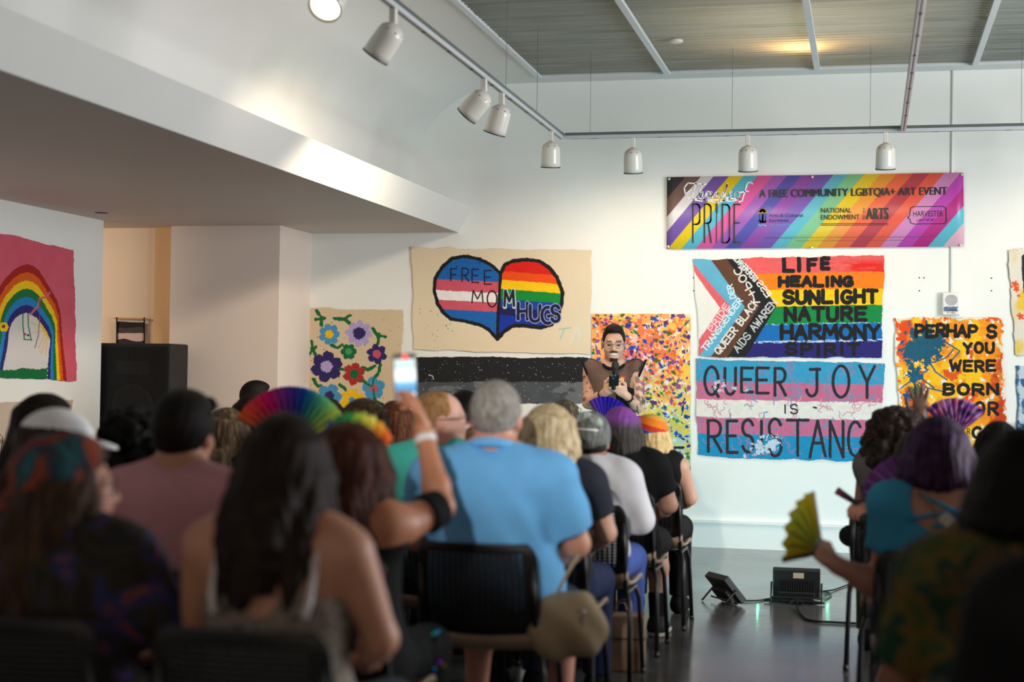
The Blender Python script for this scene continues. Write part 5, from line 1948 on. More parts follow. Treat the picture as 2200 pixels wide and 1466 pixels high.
# microphone and phone in his hands
mt_, mb_ = q(1322, 784, -.33), q(1318, 838, -.31)
ma = norm(mt_ - mb_)
mic = thing('microphone', 'black handheld microphone in front of the speaker\'s chest', 'microphone', mb_)
obj('handle', MB().lathe([(.012, 0), (.0165, .006), (.0165, .03), (.018, .09), (.020, .14), (.021, .150)], mb_, ma, 20), BLACKP, parent=mic, smooth=True)
obj('grille', MB().lathe([(.020, .148), (.026, .158), (.0285, .175), (.0275, .190), (.021, .203), (.010, .209), (.001, .210)], mb_, ma, 22), mat('black_wire_mesh', (30, 30, 32), .5, scale=400, bump=.8, var=.4), parent=mic, smooth=True)


def phone(name, label, c, right, up, m_body, screen=None, w=.072, hgt=.148, lens=False):
    right, up = norm(right), norm(up)
    nn = np.cross(right, up)
    R_ = np.stack([right, nn, up], 1)
    r = thing(name, label, 'phone', c - up * hgt / 2)
    o = obj('phone_body', MB().box((-w / 2, -.004, -hgt / 2), (w / 2, .004, hgt / 2), R=R_, c=c), m_body, parent=r, bevel=.003)
    if lens:
        for (dx, dz) in ((-.018, .045), (.006, .045), (-.006, .022)):
            obj('camera_lens', MB().lathe([(.009, 0), (.009, .003), (.006, .0035)], c + right * dx + up * dz + nn * .004, nn, 16), SILVER, parent=r)
    return r, R_


phone('smartphone', 'black smartphone held by the speaker beside the microphone', q(1319, 818, -.37), RT * .96 + UP * .1, UP * .8 - FW * .55, BLACKP, lens=True, hgt=.10)

# ------------------------------------------------------------------ folding fans
FANM = paintmat('thin_fan_cloth')
_nt = FANM.node_tree
_tr = _nt.nodes.new('ShaderNodeBsdfTranslucent')
_ms = _nt.nodes.new('ShaderNodeMixShader')
_ms.inputs[0].default_value = .5
_nt.links.new(_nt.nodes['Principled BSDF'].inputs['Base Color'].links[0].from_socket, _tr.inputs[0])
_nt.links.new(_nt.nodes['Principled BSDF'].outputs[0], _ms.inputs[1])
_nt.links.new(_tr.outputs[0], _ms.inputs[2])
_nt.links.new(_ms.outputs[0], _nt.nodes['Material Output'].inputs[0])


def fan(label, pivot, up, nrm, rad, a0, a1, cols, n=14, r0=.25, rib_m=None, group=None, pleat=.010, name='hand_fan', vary=False, rw=1.0):
    """pleated fan: angles measured from 'up', clockwise as seen along -nrm"""
    up, nrm = norm(up), norm(nrm)
    up = norm(up - nrm * (nrm @ up))
    rt = np.cross(up, nrm)
    r = thing(name, label, 'fan', pivot, group)
    V, C, F = [], [], []
    m = 2 * n
    rings = 9
    for i in range(m + 1):
        g = math.radians(a0 + (a1 - a0) * i / m)
        d = up * math.cos(g) + rt * math.sin(g)
        off = nrm * (pleat if i % 2 else -pleat)
        for j in range(rings):
            rr = rad * (r0 + (1 - r0) * j / (rings - 1))
            V.append(pivot + d * rr + off * (rr / rad))
            ci = i / m * (len(cols) - 1)
            k0 = min(int(ci), len(cols) - 2)
            cc = lin(cols[k0]) * (1 - (ci - k0)) + lin(cols[k0 + 1]) * (ci - k0)
            if vary:
                cc = lin(cols[int(_hash(np.int64(i * 3 + j * 2), np.int64(j * 5 + i), 3) * len(cols)) % len(cols)])
            C.append(cc)
    for i in range(m):
        for j in range(rings - 1):
            F.append((i * rings + j, i * rings + j + 1, (i + 1) * rings + j + 1, (i + 1) * rings + j))
    o = obj('fan_leaf', (np.array(V), F), FANM, parent=r, col=np.array(C))
    rm = rib_m or BLACKP
    for i in range(n + 1):
        g = math.radians(a0 + (a1 - a0) * i / n)
        d = up * math.cos(g) + rt * math.sin(g)
        s2 = norm(np.cross(d, nrm))
        b = MB()
        off = nrm * (-pleat - .001)
        L0, L1 = -.02, rad * (.99 if i in (0, n) else .8)
        w0, w1 = .006 * rw, .0045 * rw
        p0, p1 = pivot + d * L0, pivot + d * L1 + off * (L1 / rad)
        b.add([p0 - s2 * w0, p0 + s2 * w0, p1 + s2 * w1, p1 - s2 * w1, p0 - s2 * w0 + nrm * .002, p0 + s2 * w0 + nrm * .002, p1 + s2 * w1 + nrm * .002, p1 - s2 * w1 + nrm * .002],
              [(0, 1, 2, 3), (7, 6, 5, 4), (0, 4, 5, 1), (1, 5, 6, 2), (2, 6, 7, 3), (3, 7, 4, 0)])
        obj('rib', b, rm, parent=r)
    obj('pivot_pin', MB().lathe([(.006, -.006), (.007, 0), (.006, .006)], pivot, nrm, 12), SILVER, parent=r)
    return r


# ------------------------------------------------------------------ the audience
SK = dict(a=(206, 158, 134), b=(190, 136, 108), c=(150, 102, 78), d=(108, 74, 60), e=(96, 66, 52), p=(222, 168, 150))
BLK = (18, 18, 20)
SEATS = []


def sit(px, Y, pytop, label, chair_label, **k):
    P = onY(px, pytop, Y)
    pr = Person(P[0], Y, P[2] - .022 + k.pop('dz', 0), label, **k)
    place_chair(P[0], Y, chair_label, k.get('yaw', 0.0))
    return pr


def at(px, py, Y):
    return onY(px, py, Y)


# --- end seats on the aisle, front to back
P = sit(1397, 8.65, 902, 'front-row woman with long blonde hair under an orange and red bandana', 'front-row aisle chair under the woman in the orange bandana', skin=SK['a'], w=.95)
P.finish()
P.hair('long', [(160, 118, 66), (222, 190, 130), (240, 220, 170)], L=.30, wid=1.02, wave=.018, seed=2)
f = SDF(.007)
f.ell(P.hd(0, -.014, .026), (.110, .130, .110), .02, 'u', P.Rh)
f.plane(P.hd(0, -.05, -.005), P.Rh @ np.array([.3, -.35, -1]))
f.plane(P.hd(0, .05, .06), P.Rh @ np.array([0, .5, -1]))


def bandcol(s_, bands):
    def go(V):
        q_ = (V - s_.hc) @ s_.Rh
        t = q_[:, 2] - .25 * q_[:, 1] * 0 + .30 * q_[:, 0]
        c_ = np.zeros((len(V), 3))
        for z0, cc in bands:
            c_[t < z0] = lin(cc)
        return c_
    return go


P.part('bandana', f, CLOTHPAINT, 'orange, red and blue striped bandana', bandcol(P, [(9, (236, 170, 60)), (.118, (240, 130, 30)), (.078, (206, 50, 24)), (.046, (30, 110, 200)), (.030, (90, 40, 140))]))
P.tee(BLACKC, 0.0, neck=1.3)
P.trousers(BLACKC, 1.0); P.shoes(BLACKC)

P = sit(1335, 7.82, 881, 'person with a purple-topped grey bob and black tee', 'aisle chair under the purple-haired person in the black tee', skin=SK['a'], w=1.06)
P.finish()


def purplebob():
    m = hairmat([(52, 48, 46), (80, 76, 72), (100, 92, 90)]).copy()
    nt = m.node_tree
    p = nt.nodes['Principled BSDF']
    l = p.inputs['Base Color'].links[0]
    src = l.from_socket
    tc = nt.nodes.new('ShaderNodeTexCoord')
    sp_ = nt.nodes.new('ShaderNodeSeparateXYZ')
    mr = nt.nodes.new('ShaderNodeMapRange')
    mr.inputs[1].default_value, mr.inputs[2].default_value = P.hc[2] + .02, P.hc[2] + .075
    mx = nt.nodes.new('ShaderNodeMixRGB')
    mx.inputs[2].default_value = rgba((140, 76, 160))
    nt.links.new(tc.outputs['Object'], sp_.inputs[0]); nt.links.new(sp_.outputs[2], mr.inputs[0]); nt.links.new(mr.outputs[0], mx.inputs[0]); nt.links.new(src, mx.inputs[1]); nt.links.new(mx.outputs[0], p.inputs['Base Color'])
    return m


P.hair('bob', None, L=.115, wid=1.0, seed=4, colf=purplebob())
P.tee(BLACKC, .62); P.trousers(clothmat((22, 22, 26)), .5)
sneak = mat('black_canvas', (26, 25, 26), .7)
P.shoes(sneak)
for g, ft in P.G:
    f = SDF(.009); f.cap(g[2] + [0, 0, -.03], g[2] + (g[1] - g[2]) * .33, .044, .052, .02, 'u', False, True)
    P.part('sock', f, clothmat((24, 24, 26)))
    f = SDF(.007); f.cap(ft[0] + [0, 0, -.025], ft[1] + [0, .01, -.012], .054, .044, .02); f.plane((0, 0, .026), (0, 0, 1)); f.plane((0, 0, .001), (0, 0, -1))
    P.part('sneaker_sole', f, mat('off_white_rubber', (206, 196, 184), .6))

P = sit(1270, 7.0, 893, 'woman with a grey-green top knot, white hair clip and black floral shawl', 'aisle chair under the woman with the grey top knot', skin=SK['b'], w=.98)
P.finish()
P.hair('bun', [(60, 58, 56), (104, 106, 102), (150, 156, 150)], seed=5)
f = SDF(.006)
for i in range(5):
    g = 1.25 * i
    c0 = P.hd(.020 * math.cos(g), -.098 + .006 * i, .060 + .020 * math.sin(g))
    f.chain([c0 + P.Rh @ np.array([.040 * math.cos(g + h_), -.012 * math.sin(h_ * 2), .034 * math.sin(g + h_)]) for h_ in np.linspace(0, 2.6, 7)], [.010, .018, .022, .023, .021, .016, .009], .006)
P.part('twisted_bun', f, hairmat([(96, 98, 92), (160, 168, 158), (214, 220, 212)], (90, 90, 40)), 'pale grey-green twisted bun')
b = MB(); b.tube([P.hd(-.05, -.125, .052), P.hd(0, -.142, .050), P.hd(.055, -.128, .046)], .009, 8, flat=.5)
obj('hair_clip', b, mat('white_clip_plastic', (236, 230, 224), .35), parent=P.root, smooth=True)
f = SDF(.01); f.ell(P.hd(0, -.05, -.03), (.082, .062, .06), .02, 'u', P.Rh)
P.part('nape_hair', f, hairmat([(26, 22, 20), (52, 44, 40)]), 'dark lower hair')
P.tee(clothmat((206, 204, 208)), 1.2, name='blouse', flare=.022)
f = P.torso(.024, h=.012)
f.plane(P.p(.03, 0, 0), (1, 0, .25)); f.plane((0, 0, P.p(0, 0, .5)[2]), (0, 0, -1))
f.ell(P.p(0, P.yb + .02, P.T['neck'] + .045), (.075, .10, .075), .01, 'sub', P.R)
P.part('shawl', P.folds(f, .006), clothmat((16, 15, 18), 'floral', [(26, 22, 26), (120, 96, 104), (30, 26, 30), (60, 70, 72)]), 'black floral shawl')
P.trousers(clothmat((70, 92, 160)), 1.0); P.shoes(BLACKC)

P = sit(1181, 6.17, 874, 'woman with long pale ash-blonde hair beside the aisle behind the top-knot woman', 'aisle chair under the ash-blonde woman', skin=SK['a'])
P.finish()
P.hair('long', [(116, 94, 66), (196, 172, 132), (232, 216, 188)], L=.20, wid=1.10, wave=.010, seed=6)
P.tee(clothmat((40, 44, 54)), .6); P.trousers(clothmat((38, 50, 84)), 1.0); P.shoes(BLACKC)

P = sit(1068, 5.35, 824, 'broad grey-haired man in a sky blue polo shirt seen from behind', 'black chair under the man in the sky blue polo', skin=(204, 144, 120), w=1.24, depth=1.25, belly=1, hs=1.08,
        arms=dict(R=dict(th=1.15), L=dict(th=1.15)), dz=.012)
P.finish()
P.hair('crop', [(96, 88, 80), (150, 144, 136), (190, 186, 180)], sc=(120, 120, 40), seed=7)
blue = clothmat((112, 182, 236))
P.tee(blue, .78, t=.016, name='polo_shirt', flare=.028, amp=.005)
f = SDF(.008)
for i in range(24):
    g0, g1 = 2 * math.pi * i / 24, 2 * math.pi * (i + 1) / 24
    pt = lambda g: P.p(0, P.yb + .005, P.T['neck'] + .002) + P.R @ np.array([.078 * math.cos(g), .082 * math.sin(g), .012 - .022 * math.sin(g)])
    f.cap(pt(g0), pt(g1), .017, None, .006)
P.part('collar', f, blue)
P.trousers(clothmat((34, 44, 66)), .62, name='denim_shorts', t=.018); P.shoes(BLACKC)

# --- row of the raised phone
Y0 = 4.37
el, wr = at(946, 1090, 4.47), at(914, 944, 4.56)
P = sit(752, Y0, 918, 'red-brown haired woman raising a smartphone, with flower headband and wristband', 'black chair under the woman raising her phone', skin=(190, 128, 96), h=.0065, w=.98,
        arms=dict(R=dict(sh=at(868, 1128, 4.36), el=el, wr=wr, d=at(893, 860, 4.60) - wr, up=(.75, .3, .1), curl=.75, side=-1)))
P.finish()
P.hair('long', [(40, 20, 14), (74, 36, 24), (110, 58, 36)], L=.44, wid=1.16, wave=.016, seed=8, h=.008)
hb = []
for i, (g, cc) in enumerate(zip(np.linspace(-1.35, 1.05, 9), [(86, 40, 130), (70, 50, 160), (30, 70, 170), (10, 130, 80), (40, 160, 70), (190, 210, 50), (240, 224, 90), (246, 170, 40), (250, 110, 20)])):
    c_ = P.hd(.100 * math.sin(g), .045, .030 + .100 * math.cos(g))
    b = MB()
    for kk in range(6):
        h_ = kk * 1.047
        d_ = P.Rh @ np.array([math.cos(h_), .3, math.sin(h_)])
        b.lathe([(.002, -.012), (.013, -.005), (.015, .004), (.008, .013), (.001, .016)], c_ + d_ * .014, d_, 8)
    obj('headband_flower', b, mat('petal_%d' % i, cc, .6), parent=P.root, smooth=True)
obj('headband', MB().tube([P.hd(.098 * math.sin(g), .035, .020 + .098 * math.cos(g)) for g in np.linspace(-1.7, 1.7, 15)], .006, 6), BLACKC, parent=P.root)
ax = norm(P.A['R']['wr'] - P.A['R']['el'])
obj('paper_wristband', MB().lathe([(.0330, -.013), (.0345, -.013), (.0345, .013), (.0330, .013)], P.A['R']['wr'] - ax * .004, ax, 24, cap=False), mat('white_wristband', (236, 226, 222), .6), parent=P.root, smooth=True)
f = P.torso(.013); f.plane(P.p(0, 0, P.T['sh'] - .05), (0, -.2, 1)); f.plane((0, 0, P.p(0, 0, .5)[2]), (0, 0, -1))
P.part('black_top', f, BLACKC)
a = P.A['R']; f = SDF(.008)
f.cap(a['sh'] + (a['el'] - a['sh']) * .55, a['el'] + (a['el'] - a['sh']) * .02, .064, .056, .02, 'u', True, True)
P.part('sleeve', f, BLACKC)
P.trousers(BLACKC, 1.0); P.shoes(BLACKC)
r, R_ = phone('smartphone', 'smartphone with a bright camera screen raised above the crowd', at(871, 811, 4.60), RT + UP * .04, UP - RT * .05, BLACKP)
cph = at(871, 811, 4.60)


def screenmat():
    m, nt, p = nodemat('lit_phone_screen')
    tc = nt.nodes.new('ShaderNodeTexCoord')
    sp_ = nt.nodes.new('ShaderNodeSeparateXYZ')
    nt.links.new(tc.outputs['UV'], sp_.inputs[0])
    r_ = nt.nodes.new('ShaderNodeValToRGB')
    st = [(0, (16, 22, 34)), (.10, (120, 140, 160)), (.20, (60, 120, 170)), (.36, (90, 170, 220)), (.46, (240, 248, 250)), (.64, (236, 246, 248)), (.74, (170, 200, 206)), (.88, (206, 214, 210)), (.93, (40, 30, 36)), (1, (16, 16, 22))]
    while len(r_.color_ramp.elements) < len(st):
        r_.color_ramp.elements.new(.5)
    for i, (ps, cc) in enumerate(st):
        r_.color_ramp.elements[i].position = ps
    for i, (ps, cc) in enumerate(st):
        r_.color_ramp.elements[i].color = rgba(cc)
    nt.links.new(sp_.outputs[1], r_.inputs[0])
    nt.links.new(r_.outputs[0], p.inputs['Emission Color'])
    p.inputs['Emission Strength'].default_value = 1.25
    p.inputs['Base Color'].default_value = (.01, .01, .01, 1)
    return m


w2, h2 = .033, .070
V = [cph + R_ @ np.array([sx * w2, .0046, sz * h2]) for sx, sz in ((-1, -1), (1, -1), (1, 1), (-1, 1))]
o = obj('screen', (np.array(V), [(0, 1, 2, 3)]), screenmat(), parent=r)
ul = o.data.uv_layers.new(name='UVMap')
for i, uv in enumerate(((0, 0), (1, 0), (1, 1), (0, 1))):
    ul.data[i].uv = uv
for dx, dz, rr, cc in ((-.020, -.056, .0075, (200, 214, 226)), (.002, -.057, .0085, (240, 190, 196)), (.022, -.055, .0075, (210, 222, 230)), (.002, .063, .009, (236, 60, 50))):
    obj('screen_button', MB().lathe([(.001, .0), (rr, 0), (rr, .0006), (.001, .0007)], cph + R_ @ np.array([dx, .0048, dz]), R_ @ np.array([0, 1, 0]), 16), mat('lit_button', cc, .5, emit=cc, estr=1.3), parent=r)

P = sit(398, Y0, 842, 'short-haired man in a dusty pink shirt with sunglasses on his head', 'black chair under the man in the pink shirt', skin=SK['b'], w=1.12, hs=1.04, dz=.0)
P.finish()
P.hair('short', [(20, 16, 15), (40, 32, 28)], seed=9)
P.glasses(FRAMEB, up=True, name='sunglasses', lens=BLACKP)
P.tee(clothmat((206, 150, 158)), 1.15, t=.014, flare=.022)
P.trousers(clothmat((40, 44, 60)), 1.0); P.shoes(BLACKC)

P = sit(126, Y0, 892, 'long-haired person wearing a white mesh-back cap, turned to the right', 'black chair under the person in the white cap', skin=SK['b'], hyaw=-1.15, w=.80)
P.finish()
P.hair('long', [(44, 32, 26), (86, 64, 50)], L=.30, wid=1.05, seed=10)
capm = mat('white_cap_cloth', (248, 248, 250), .8)
f = SDF(.007)
f.ell(P.hd(0, -.008, .040), (.100, .118, .098), .02, 'u', P.Rh)
f.ell(P.hd(0, -.12, .012), (.046, .06, .038), .004, 'sub', P.Rh)
f.plane(P.hd(0, 0, .030), P.Rh @ np.array([0, .12, -1]))
P.part('cap_crown', f, capm)
f = SDF(.007)
f.ell(P.hd(0, .100, .030), (.080, .088, .012), .01, 'u', P.Rh @ rotx(-.22))
P.part('cap_brim', f, capm)
P.tee(clothmat((120, 128, 116)), .7); P.trousers(clothmat((40, 44, 60)), 1.0); P.shoes(BLACKC)

hp = at(624, 962, 5.78)
P = sit(612, 5.35, 912, 'light-haired person holding up the rainbow fan, hidden behind the woman in straps', 'black chair under the person holding the rainbow fan', skin=SK['a'], w=.86, h=.008,
        arms=dict(L=dict(el=at(540, 1010, 5.50), wr=at(598, 985, 5.72), d=hp - at(598, 985, 5.72), up=(0, -1, .3), curl=1.2)))
P.finish()
P.hair('bob', [(150, 110, 60), (196, 150, 90)], L=.10, seed=31)
P.tee(clothmat((150, 100, 50)), .5); P.trousers(BLACKC, 1.0); P.shoes(BLACKC)
fan('rainbow pleated fan spread behind the head of the woman in straps', hp, (0, 0, 1), (math.sin(_yaw), -math.cos(_yaw), 0), .245, -62, 62,
    [(236, 116, 60), (236, 90, 70), (232, 60, 90), (220, 20, 130), (160, 60, 160), (90, 60, 170), (20, 80, 190), (60, 160, 160), (120, 214, 150), (190, 224, 110), (206, 220, 40)], n=15, r0=.30)

# --- nearest row
P = sit(616, 3.48, 905, 'woman with long dark hair and a speckled strappy top, back to the camera', 'near black chair under the woman in the strappy top', skin=(196, 142, 116), w=1.0, h=.009, dz=.01)
P.finish()
P.hair('long', [(24, 17, 15), (44, 32, 27), (64, 48, 40)], L=.265, wid=.98, wave=.016, seed=12)
speck = clothmat((120, 108, 98), 'speck', [(150, 138, 126), (90, 80, 74), (170, 160, 148)])
f = P.torso(.012)
f.plane(P.p(0, 0, .905), (0, .15, 1)); f.plane((0, 0, P.p(0, 0, .5)[2]), (0, 0, -1))
f.ell(P.p(0, P.yb - .16, .92), (.05, .08, .05), .02, 'sub', P.R)
P.part('strappy_top', P.folds(f, .003), speck)
white = clothmat((214, 206, 206))
for sx, mm, dx in ((-1, white, .115), (1, white, .125), (-1, speck, .085), (1, speck, .095)):
    b = MB()
    pts = [P.p(sx * (dx - .01), P.yb - .128, .88), P.p(sx * dx, P.yb - .118, .93), P.p(sx * dx * 1.02, P.yb - .085, 1.035), P.p(sx * dx * 1.02, P.yb - .04, 1.105), P.p(sx * dx, P.yb + .05, 1.08)]
    b.tube(pts, .009 if mm is white else .007, 6)
    obj('strap', b, mm, parent=P.root, smooth=True)
P.trousers(clothmat((60, 62, 70)), 1.0); P.shoes(BLACKC)

P = sit(158, 3.48, 948, 'woman with a bright patterned headscarf and tie-dye shirt, face turned right', 'near black chair under the woman in the headscarf', skin=(186, 130, 106), hyaw=-1.05, w=1.06, h=.009)
P.finish()
P.hair('wavy', [(40, 28, 22), (78, 54, 40), (104, 78, 58)], L=.36, wid=1.06, wave=.022, seed=13)
f = SDF(.0075)
f.ell(P.hd(0, -.022, .024), (.116, .132, .112), .02, 'u', P.Rh)
f.plane(P.hd(0, .045, .0), P.Rh @ np.array([0, 1, -.25]))
f.plane(P.hd(0, -.04, -.055), P.Rh @ np.array([0, .75, -1]))
f.chain([P.hd(-.02, -.125, -.01), P.hd(-.04, -.15, -.06), P.hd(-.05, -.15, -.13), P.hd(-.06, -.145, -.17)], [.022, .026, .022, .008], .012)
f.chain([P.hd(.0, -.125, -.01), P.hd(-.0, -.16, -.05), P.hd(-.01, -.165, -.12)], [.022, .024, .010], .012)
P.part('headscarf', P.folds(f, .003, 60), clothmat((20, 74, 84), 'tie', [(52, 110, 116), (44, 56, 76), (150, 76, 40), (110, 26, 60), (38, 100, 108)]), 'patterned headscarf')
P.glasses(FRAMEB)
for sx in (-1, 1):
    obj('earring', MB().lathe([(.001, -.010), (.008, -.006), (.010, 0), (.008, .006), (.001, .010)], P.hd(sx * .082, .0, -.066), (0, 0, 1), 12), mat('pearl_earring', (214, 196, 190), .25), parent=P.root, smooth=True)
P.tee(clothmat((88, 56, 136), 'tie', [(44, 40, 52), (40, 36, 28), (54, 48, 36), (44, 52, 104), (116, 66, 60)]), .9, t=.016, flare=.03)
P.trousers(BLACKC, 1.0); P.shoes(BLACKC)

# --- further left and middle rows
P = sit(104, 5.35, 851, 'long straight dark-haired woman facing right with purple-framed glasses', 'black chair under the dark-haired woman by the left partition', skin=SK['a'], hyaw=-.95, w=.82)
P.finish()
P.hair('long', [(26, 19, 17), (48, 34, 28)], L=.36, wid=1.08, wave=.008, seed=14)
P.glasses(mat('purple_glasses_frame', (110, 30, 80), .3))
P.tee(clothmat((120, 126, 118)), .6); P.trousers(BLACKC, 1.0); P.shoes(BLACKC)

P = sit(296, 5.35, 880, 'person with voluminous black curly hair in black, beside the pink-shirted man', 'black chair under the person with black curly hair', skin=SK['d'], w=.84)
P.finish()
P.hair('curly', [(10, 9, 10), (26, 23, 23)], L=.20, wid=.8, lock=26, seed=15)
P.tee(BLACKC, .9); P.trousers(BLACKC, 1.0); P.shoes(BLACKC)

P = sit(490, 7.0, 886, 'woman with streaked brown and blonde long hair between pink shirt and rainbow fan', 'black chair under the woman with streaked hair', skin=SK['a'])
P.finish()
P.hair('long', [(60, 44, 34), (120, 94, 70), (190, 166, 136)], L=.30, wid=.98, seed=16)
P.tee(clothmat((30, 34, 38)), .6); P.trousers(BLACKC, 1.0); P.shoes(BLACKC)

P = sit(543, 7.82, 854, 'brown-haired person half hidden behind the left tip of the rainbow fan', 'black chair under the brown-haired person behind the rainbow fan', skin=SK['b'])
P.finish()
P.hair('bob', [(40, 28, 22), (76, 54, 42)], L=.10, seed=17)
P.tee(clothmat((60, 50, 46)), .6); P.trousers(BLACKC, 1.0); P.shoes(BLACKC)

P = sit(552, 10.6, 820, 'man with a short black quiff seated in front of the pillar facing right', 'black chair under the man with the quiff', skin=SK['a'], yaw=-1.2, h=.009)
P.finish()
P.hair('short', [(14, 12, 12), (30, 25, 23)], seed=18)
P.tee(BLACKC, .6); P.trousers(BLACKC, 1.0); P.shoes(BLACKC)

P = sit(703, 7.82, 860, 'black-haired person just right of the rainbow fan', 'black chair under the black-haired person right of the rainbow fan', skin=SK['c'], w=.84)
P.finish()
P.hair('bob', [(14, 12, 12), (34, 29, 27)], L=.11, seed=19)
P.tee(BLACKC, .6); P.trousers(BLACKC, 1.0); P.shoes(BLACKC)

P = sit(785, 7.0, 862, 'woman with layered brown hair and sunglasses pushed up, below the flower cloth', 'black chair under the layered-brown-haired woman', skin=SK['a'], hyaw=-.2)
P.finish()
P.hair('wavy', [(40, 28, 22), (84, 62, 46), (136, 108, 82)], L=.30, wid=1.12, wave=.014, seed=20)
P.glasses(FRAMEB, up=True, name='sunglasses')
P.tee(clothmat((70, 60, 52)), .6); P.trousers(BLACKC, 1.0); P.shoes(BLACKC)

P = sit(850, 7.82, 868, 'woman with straight auburn hair directly below the raised phone', 'black chair under the auburn-haired woman', skin=SK['a'], w=.84)
P.finish()
P.hair('long', [(64, 32, 18), (112, 62, 36), (140, 84, 52)], L=.30, wid=.92, wave=.006, seed=21)
P.tee(clothmat((60, 40, 34)), .6); P.trousers(BLACKC, 1.0); P.shoes(BLACKC)

P = sit(878, 8.65, 900, 'dark-haired woman with a ponytail in a white scrunchie, beside the raised forearm', 'black chair under the woman with the white scrunchie', skin=SK['b'])
P.finish()
P.hair('pony', [(18, 14, 13), (40, 31, 27)], L=.24, seed=22)
b = MB(); c_ = P.hd(0, -.118, .04)
b.tube([c_ + P.Rh @ np.array([.026 * math.cos(g), .008 * math.sin(3 * g), .026 * math.sin(g)]) for g in np.linspace(0, 6.283, 17)], .009, 8, cap=False)
obj('scrunchie', b, clothmat((214, 206, 206)), parent=P.root, smooth=True)
P.tee(BLACKC, .6); P.trousers(BLACKC, 1.0); P.shoes(BLACKC)

P = sit(950, 6.17, 840, 'balding ginger man in a teal tee looking right through dark glasses', 'black chair under the ginger man in the teal tee', skin=SK['p'], hyaw=-1.25, w=1.12, h=.008, dz=.012, hs=1.02)
P.finish()
f = SDF(.006)
f.ell(P.hd(0, -.022, .015), (.084, .104, .098), .02, 'u', P.Rh)
f.plane(P.hd(0, .035, .04), P.Rh @ np.array([0, 1, .25]))
f.plane(P.hd(0, -.06, -.058), P.Rh @ np.array([0, .55, -1]))
f.plane(P.hd(0, -.005, -.03), P.Rh @ np.array([0, .85, -.6]))
P.part('hair', f, hairmat([(120, 84, 50), (164, 120, 76), (190, 150, 104)]))
P.glasses(FRAMEB)
P.tee(clothmat((84, 206, 188)), .75, t=.014, flare=.026); P.trousers(clothmat((40, 46, 70)), 1.0); P.shoes(BLACKC)

P = sit(1000, 7.0, 842, 'person in a black cap and black tee left of the polo man\'s head', 'black chair under the person in the black cap', skin=SK['c'], hyaw=.1)
P.finish()
P.hair('short', [(14, 12, 12), (28, 24, 22)], seed=24)
f = SDF(.008); f.ell(P.hd(0, -.008, .036), (.094, .112, .092), .02, 'u', P.Rh); f.plane(P.hd(0, 0, .020), P.Rh @ np.array([0, .1, -1])); f.ell(P.hd(0, .115, .022), (.074, .075, .009), .01, 'u', P.Rh)
P.part('cap', f, BLACKC)
P.tee(BLACKC, .7); P.trousers(BLACKC, 1.0); P.shoes(BLACKC)

vp = at(1299, 912, 8.98)
P = sit(1214, 8.65, 866, 'front-row person with short brown hair, sunglasses up, holding the violet fan', 'front-row chair under the person holding the violet fan', skin=SK['a'], h=.008,
        arms=dict(R=dict(el=at(1296, 985, 8.80), wr=at(1299, 935, 8.94), d=vp - at(1299, 935, 8.94), up=(0, -1, .2), curl=1.1)))
P.finish()
P.hair('short', [(44, 36, 28), (100, 88, 68), (150, 138, 116)], seed=25)
P.glasses(mat('red_sunglasses_frame', (110, 40, 46), .3), up=True, name='sunglasses', lens=BLACKP)
P.tee(clothmat((50, 50, 54)), .6); P.trousers(BLACKC, 1.0); P.shoes(BLACKC)
fan('violet-blue feathery fan held up before the speaker', vp, (0.05, 0, 1), (math.sin(_yaw), -math.cos(_yaw), 0), .165, -38, 50, [(120, 70, 190), (80, 50, 220), (50, 30, 200), (70, 50, 210), (60, 40, 180)], n=9, r0=.25, pleat=.008)

# --- right block
wr = at(1802, 1216, 5.52)
yp = at(1765, 1184, 5.52)
P = sit(2015, 5.6, 905, 'woman with short purple hair in a teal strappy-back top waving a yellow fan', 'black chair under the purple-haired woman in teal', skin=(176, 124, 104), w=1.14, h=.0065, hs=1.05,
        arms=dict(L=dict(sh=at(1925, 1105, 5.56), el=at(1893, 1262, 5.56), wr=wr, d=yp - wr, up=(0, -.6, .7), curl=1.15, th=1.15, side=1)))
P.finish()
P.hair('bob', [(30, 20, 34), (60, 34, 66), (104, 62, 120)], L=.085, wid=1.0, seed=26)
tealc = clothmat((56, 140, 176))
f = P.torso(.014)
for sd in 'LR':
    a = P.A[sd]
    f.cap(a['sh'], a['sh'] + (a['el'] - a['sh']) * .5, .066 * a['th'], .072 * a['th'], .05, 'u', False, True)
f.ell(P.p(.02, P.yb - .10, 1.075), (.115, .12, .115), .02, 'sub', P.R)
f.ell(P.p(0, P.yb + .02, P.T['neck'] + .02), (.10, .12, .10), .02, 'sub', P.R)
f.plane((0, 0, P.p(0, 0, .5)[2]), (0, 0, -1))
P.part('teal_top', P.folds(f, .004), tealc)
for p0, p1 in (((-.09, -.128, 1.0), (.14, -.085, 1.06)), ((.12, -.118, .99), (-.06, -.09, 1.10)), ((-.02, -.135, .97), (.16, -.09, 1.075))):
    obj('back_strap', MB().tube([P.p(p0[0], P.yb + p0[1], p0[2]), P.p((p0[0] + p1[0]) / 2, P.yb + (p0[1] + p1[1]) / 2 - .012, (p0[2] + p1[2]) / 2), P.p(p1[0], P.yb + p1[1], p1[2])], .008, 6), tealc, parent=P.root, smooth=True)
obj('bag_strap', MB().tube([at(1975, 1058, 5.47), at(2010, 1095, 5.44), at(2050, 1140, 5.44), at(2075, 1170, 5.46)], .013, 6, flat=.3), mat('tan_leather', (150, 100, 60), .5), parent=P.root, smooth=True)
obj('strap_buckle', MB().box((-.022, -.004, -.022), (.022, .004, .022), R=roty(.8), c=at(2033, 1118, 5.425)), SILVER, parent=P.root, bevel=.003)
P.trousers(clothmat((40, 44, 56)), .5); P.shoes(mat('tan_sandal', (170, 140, 116), .6))
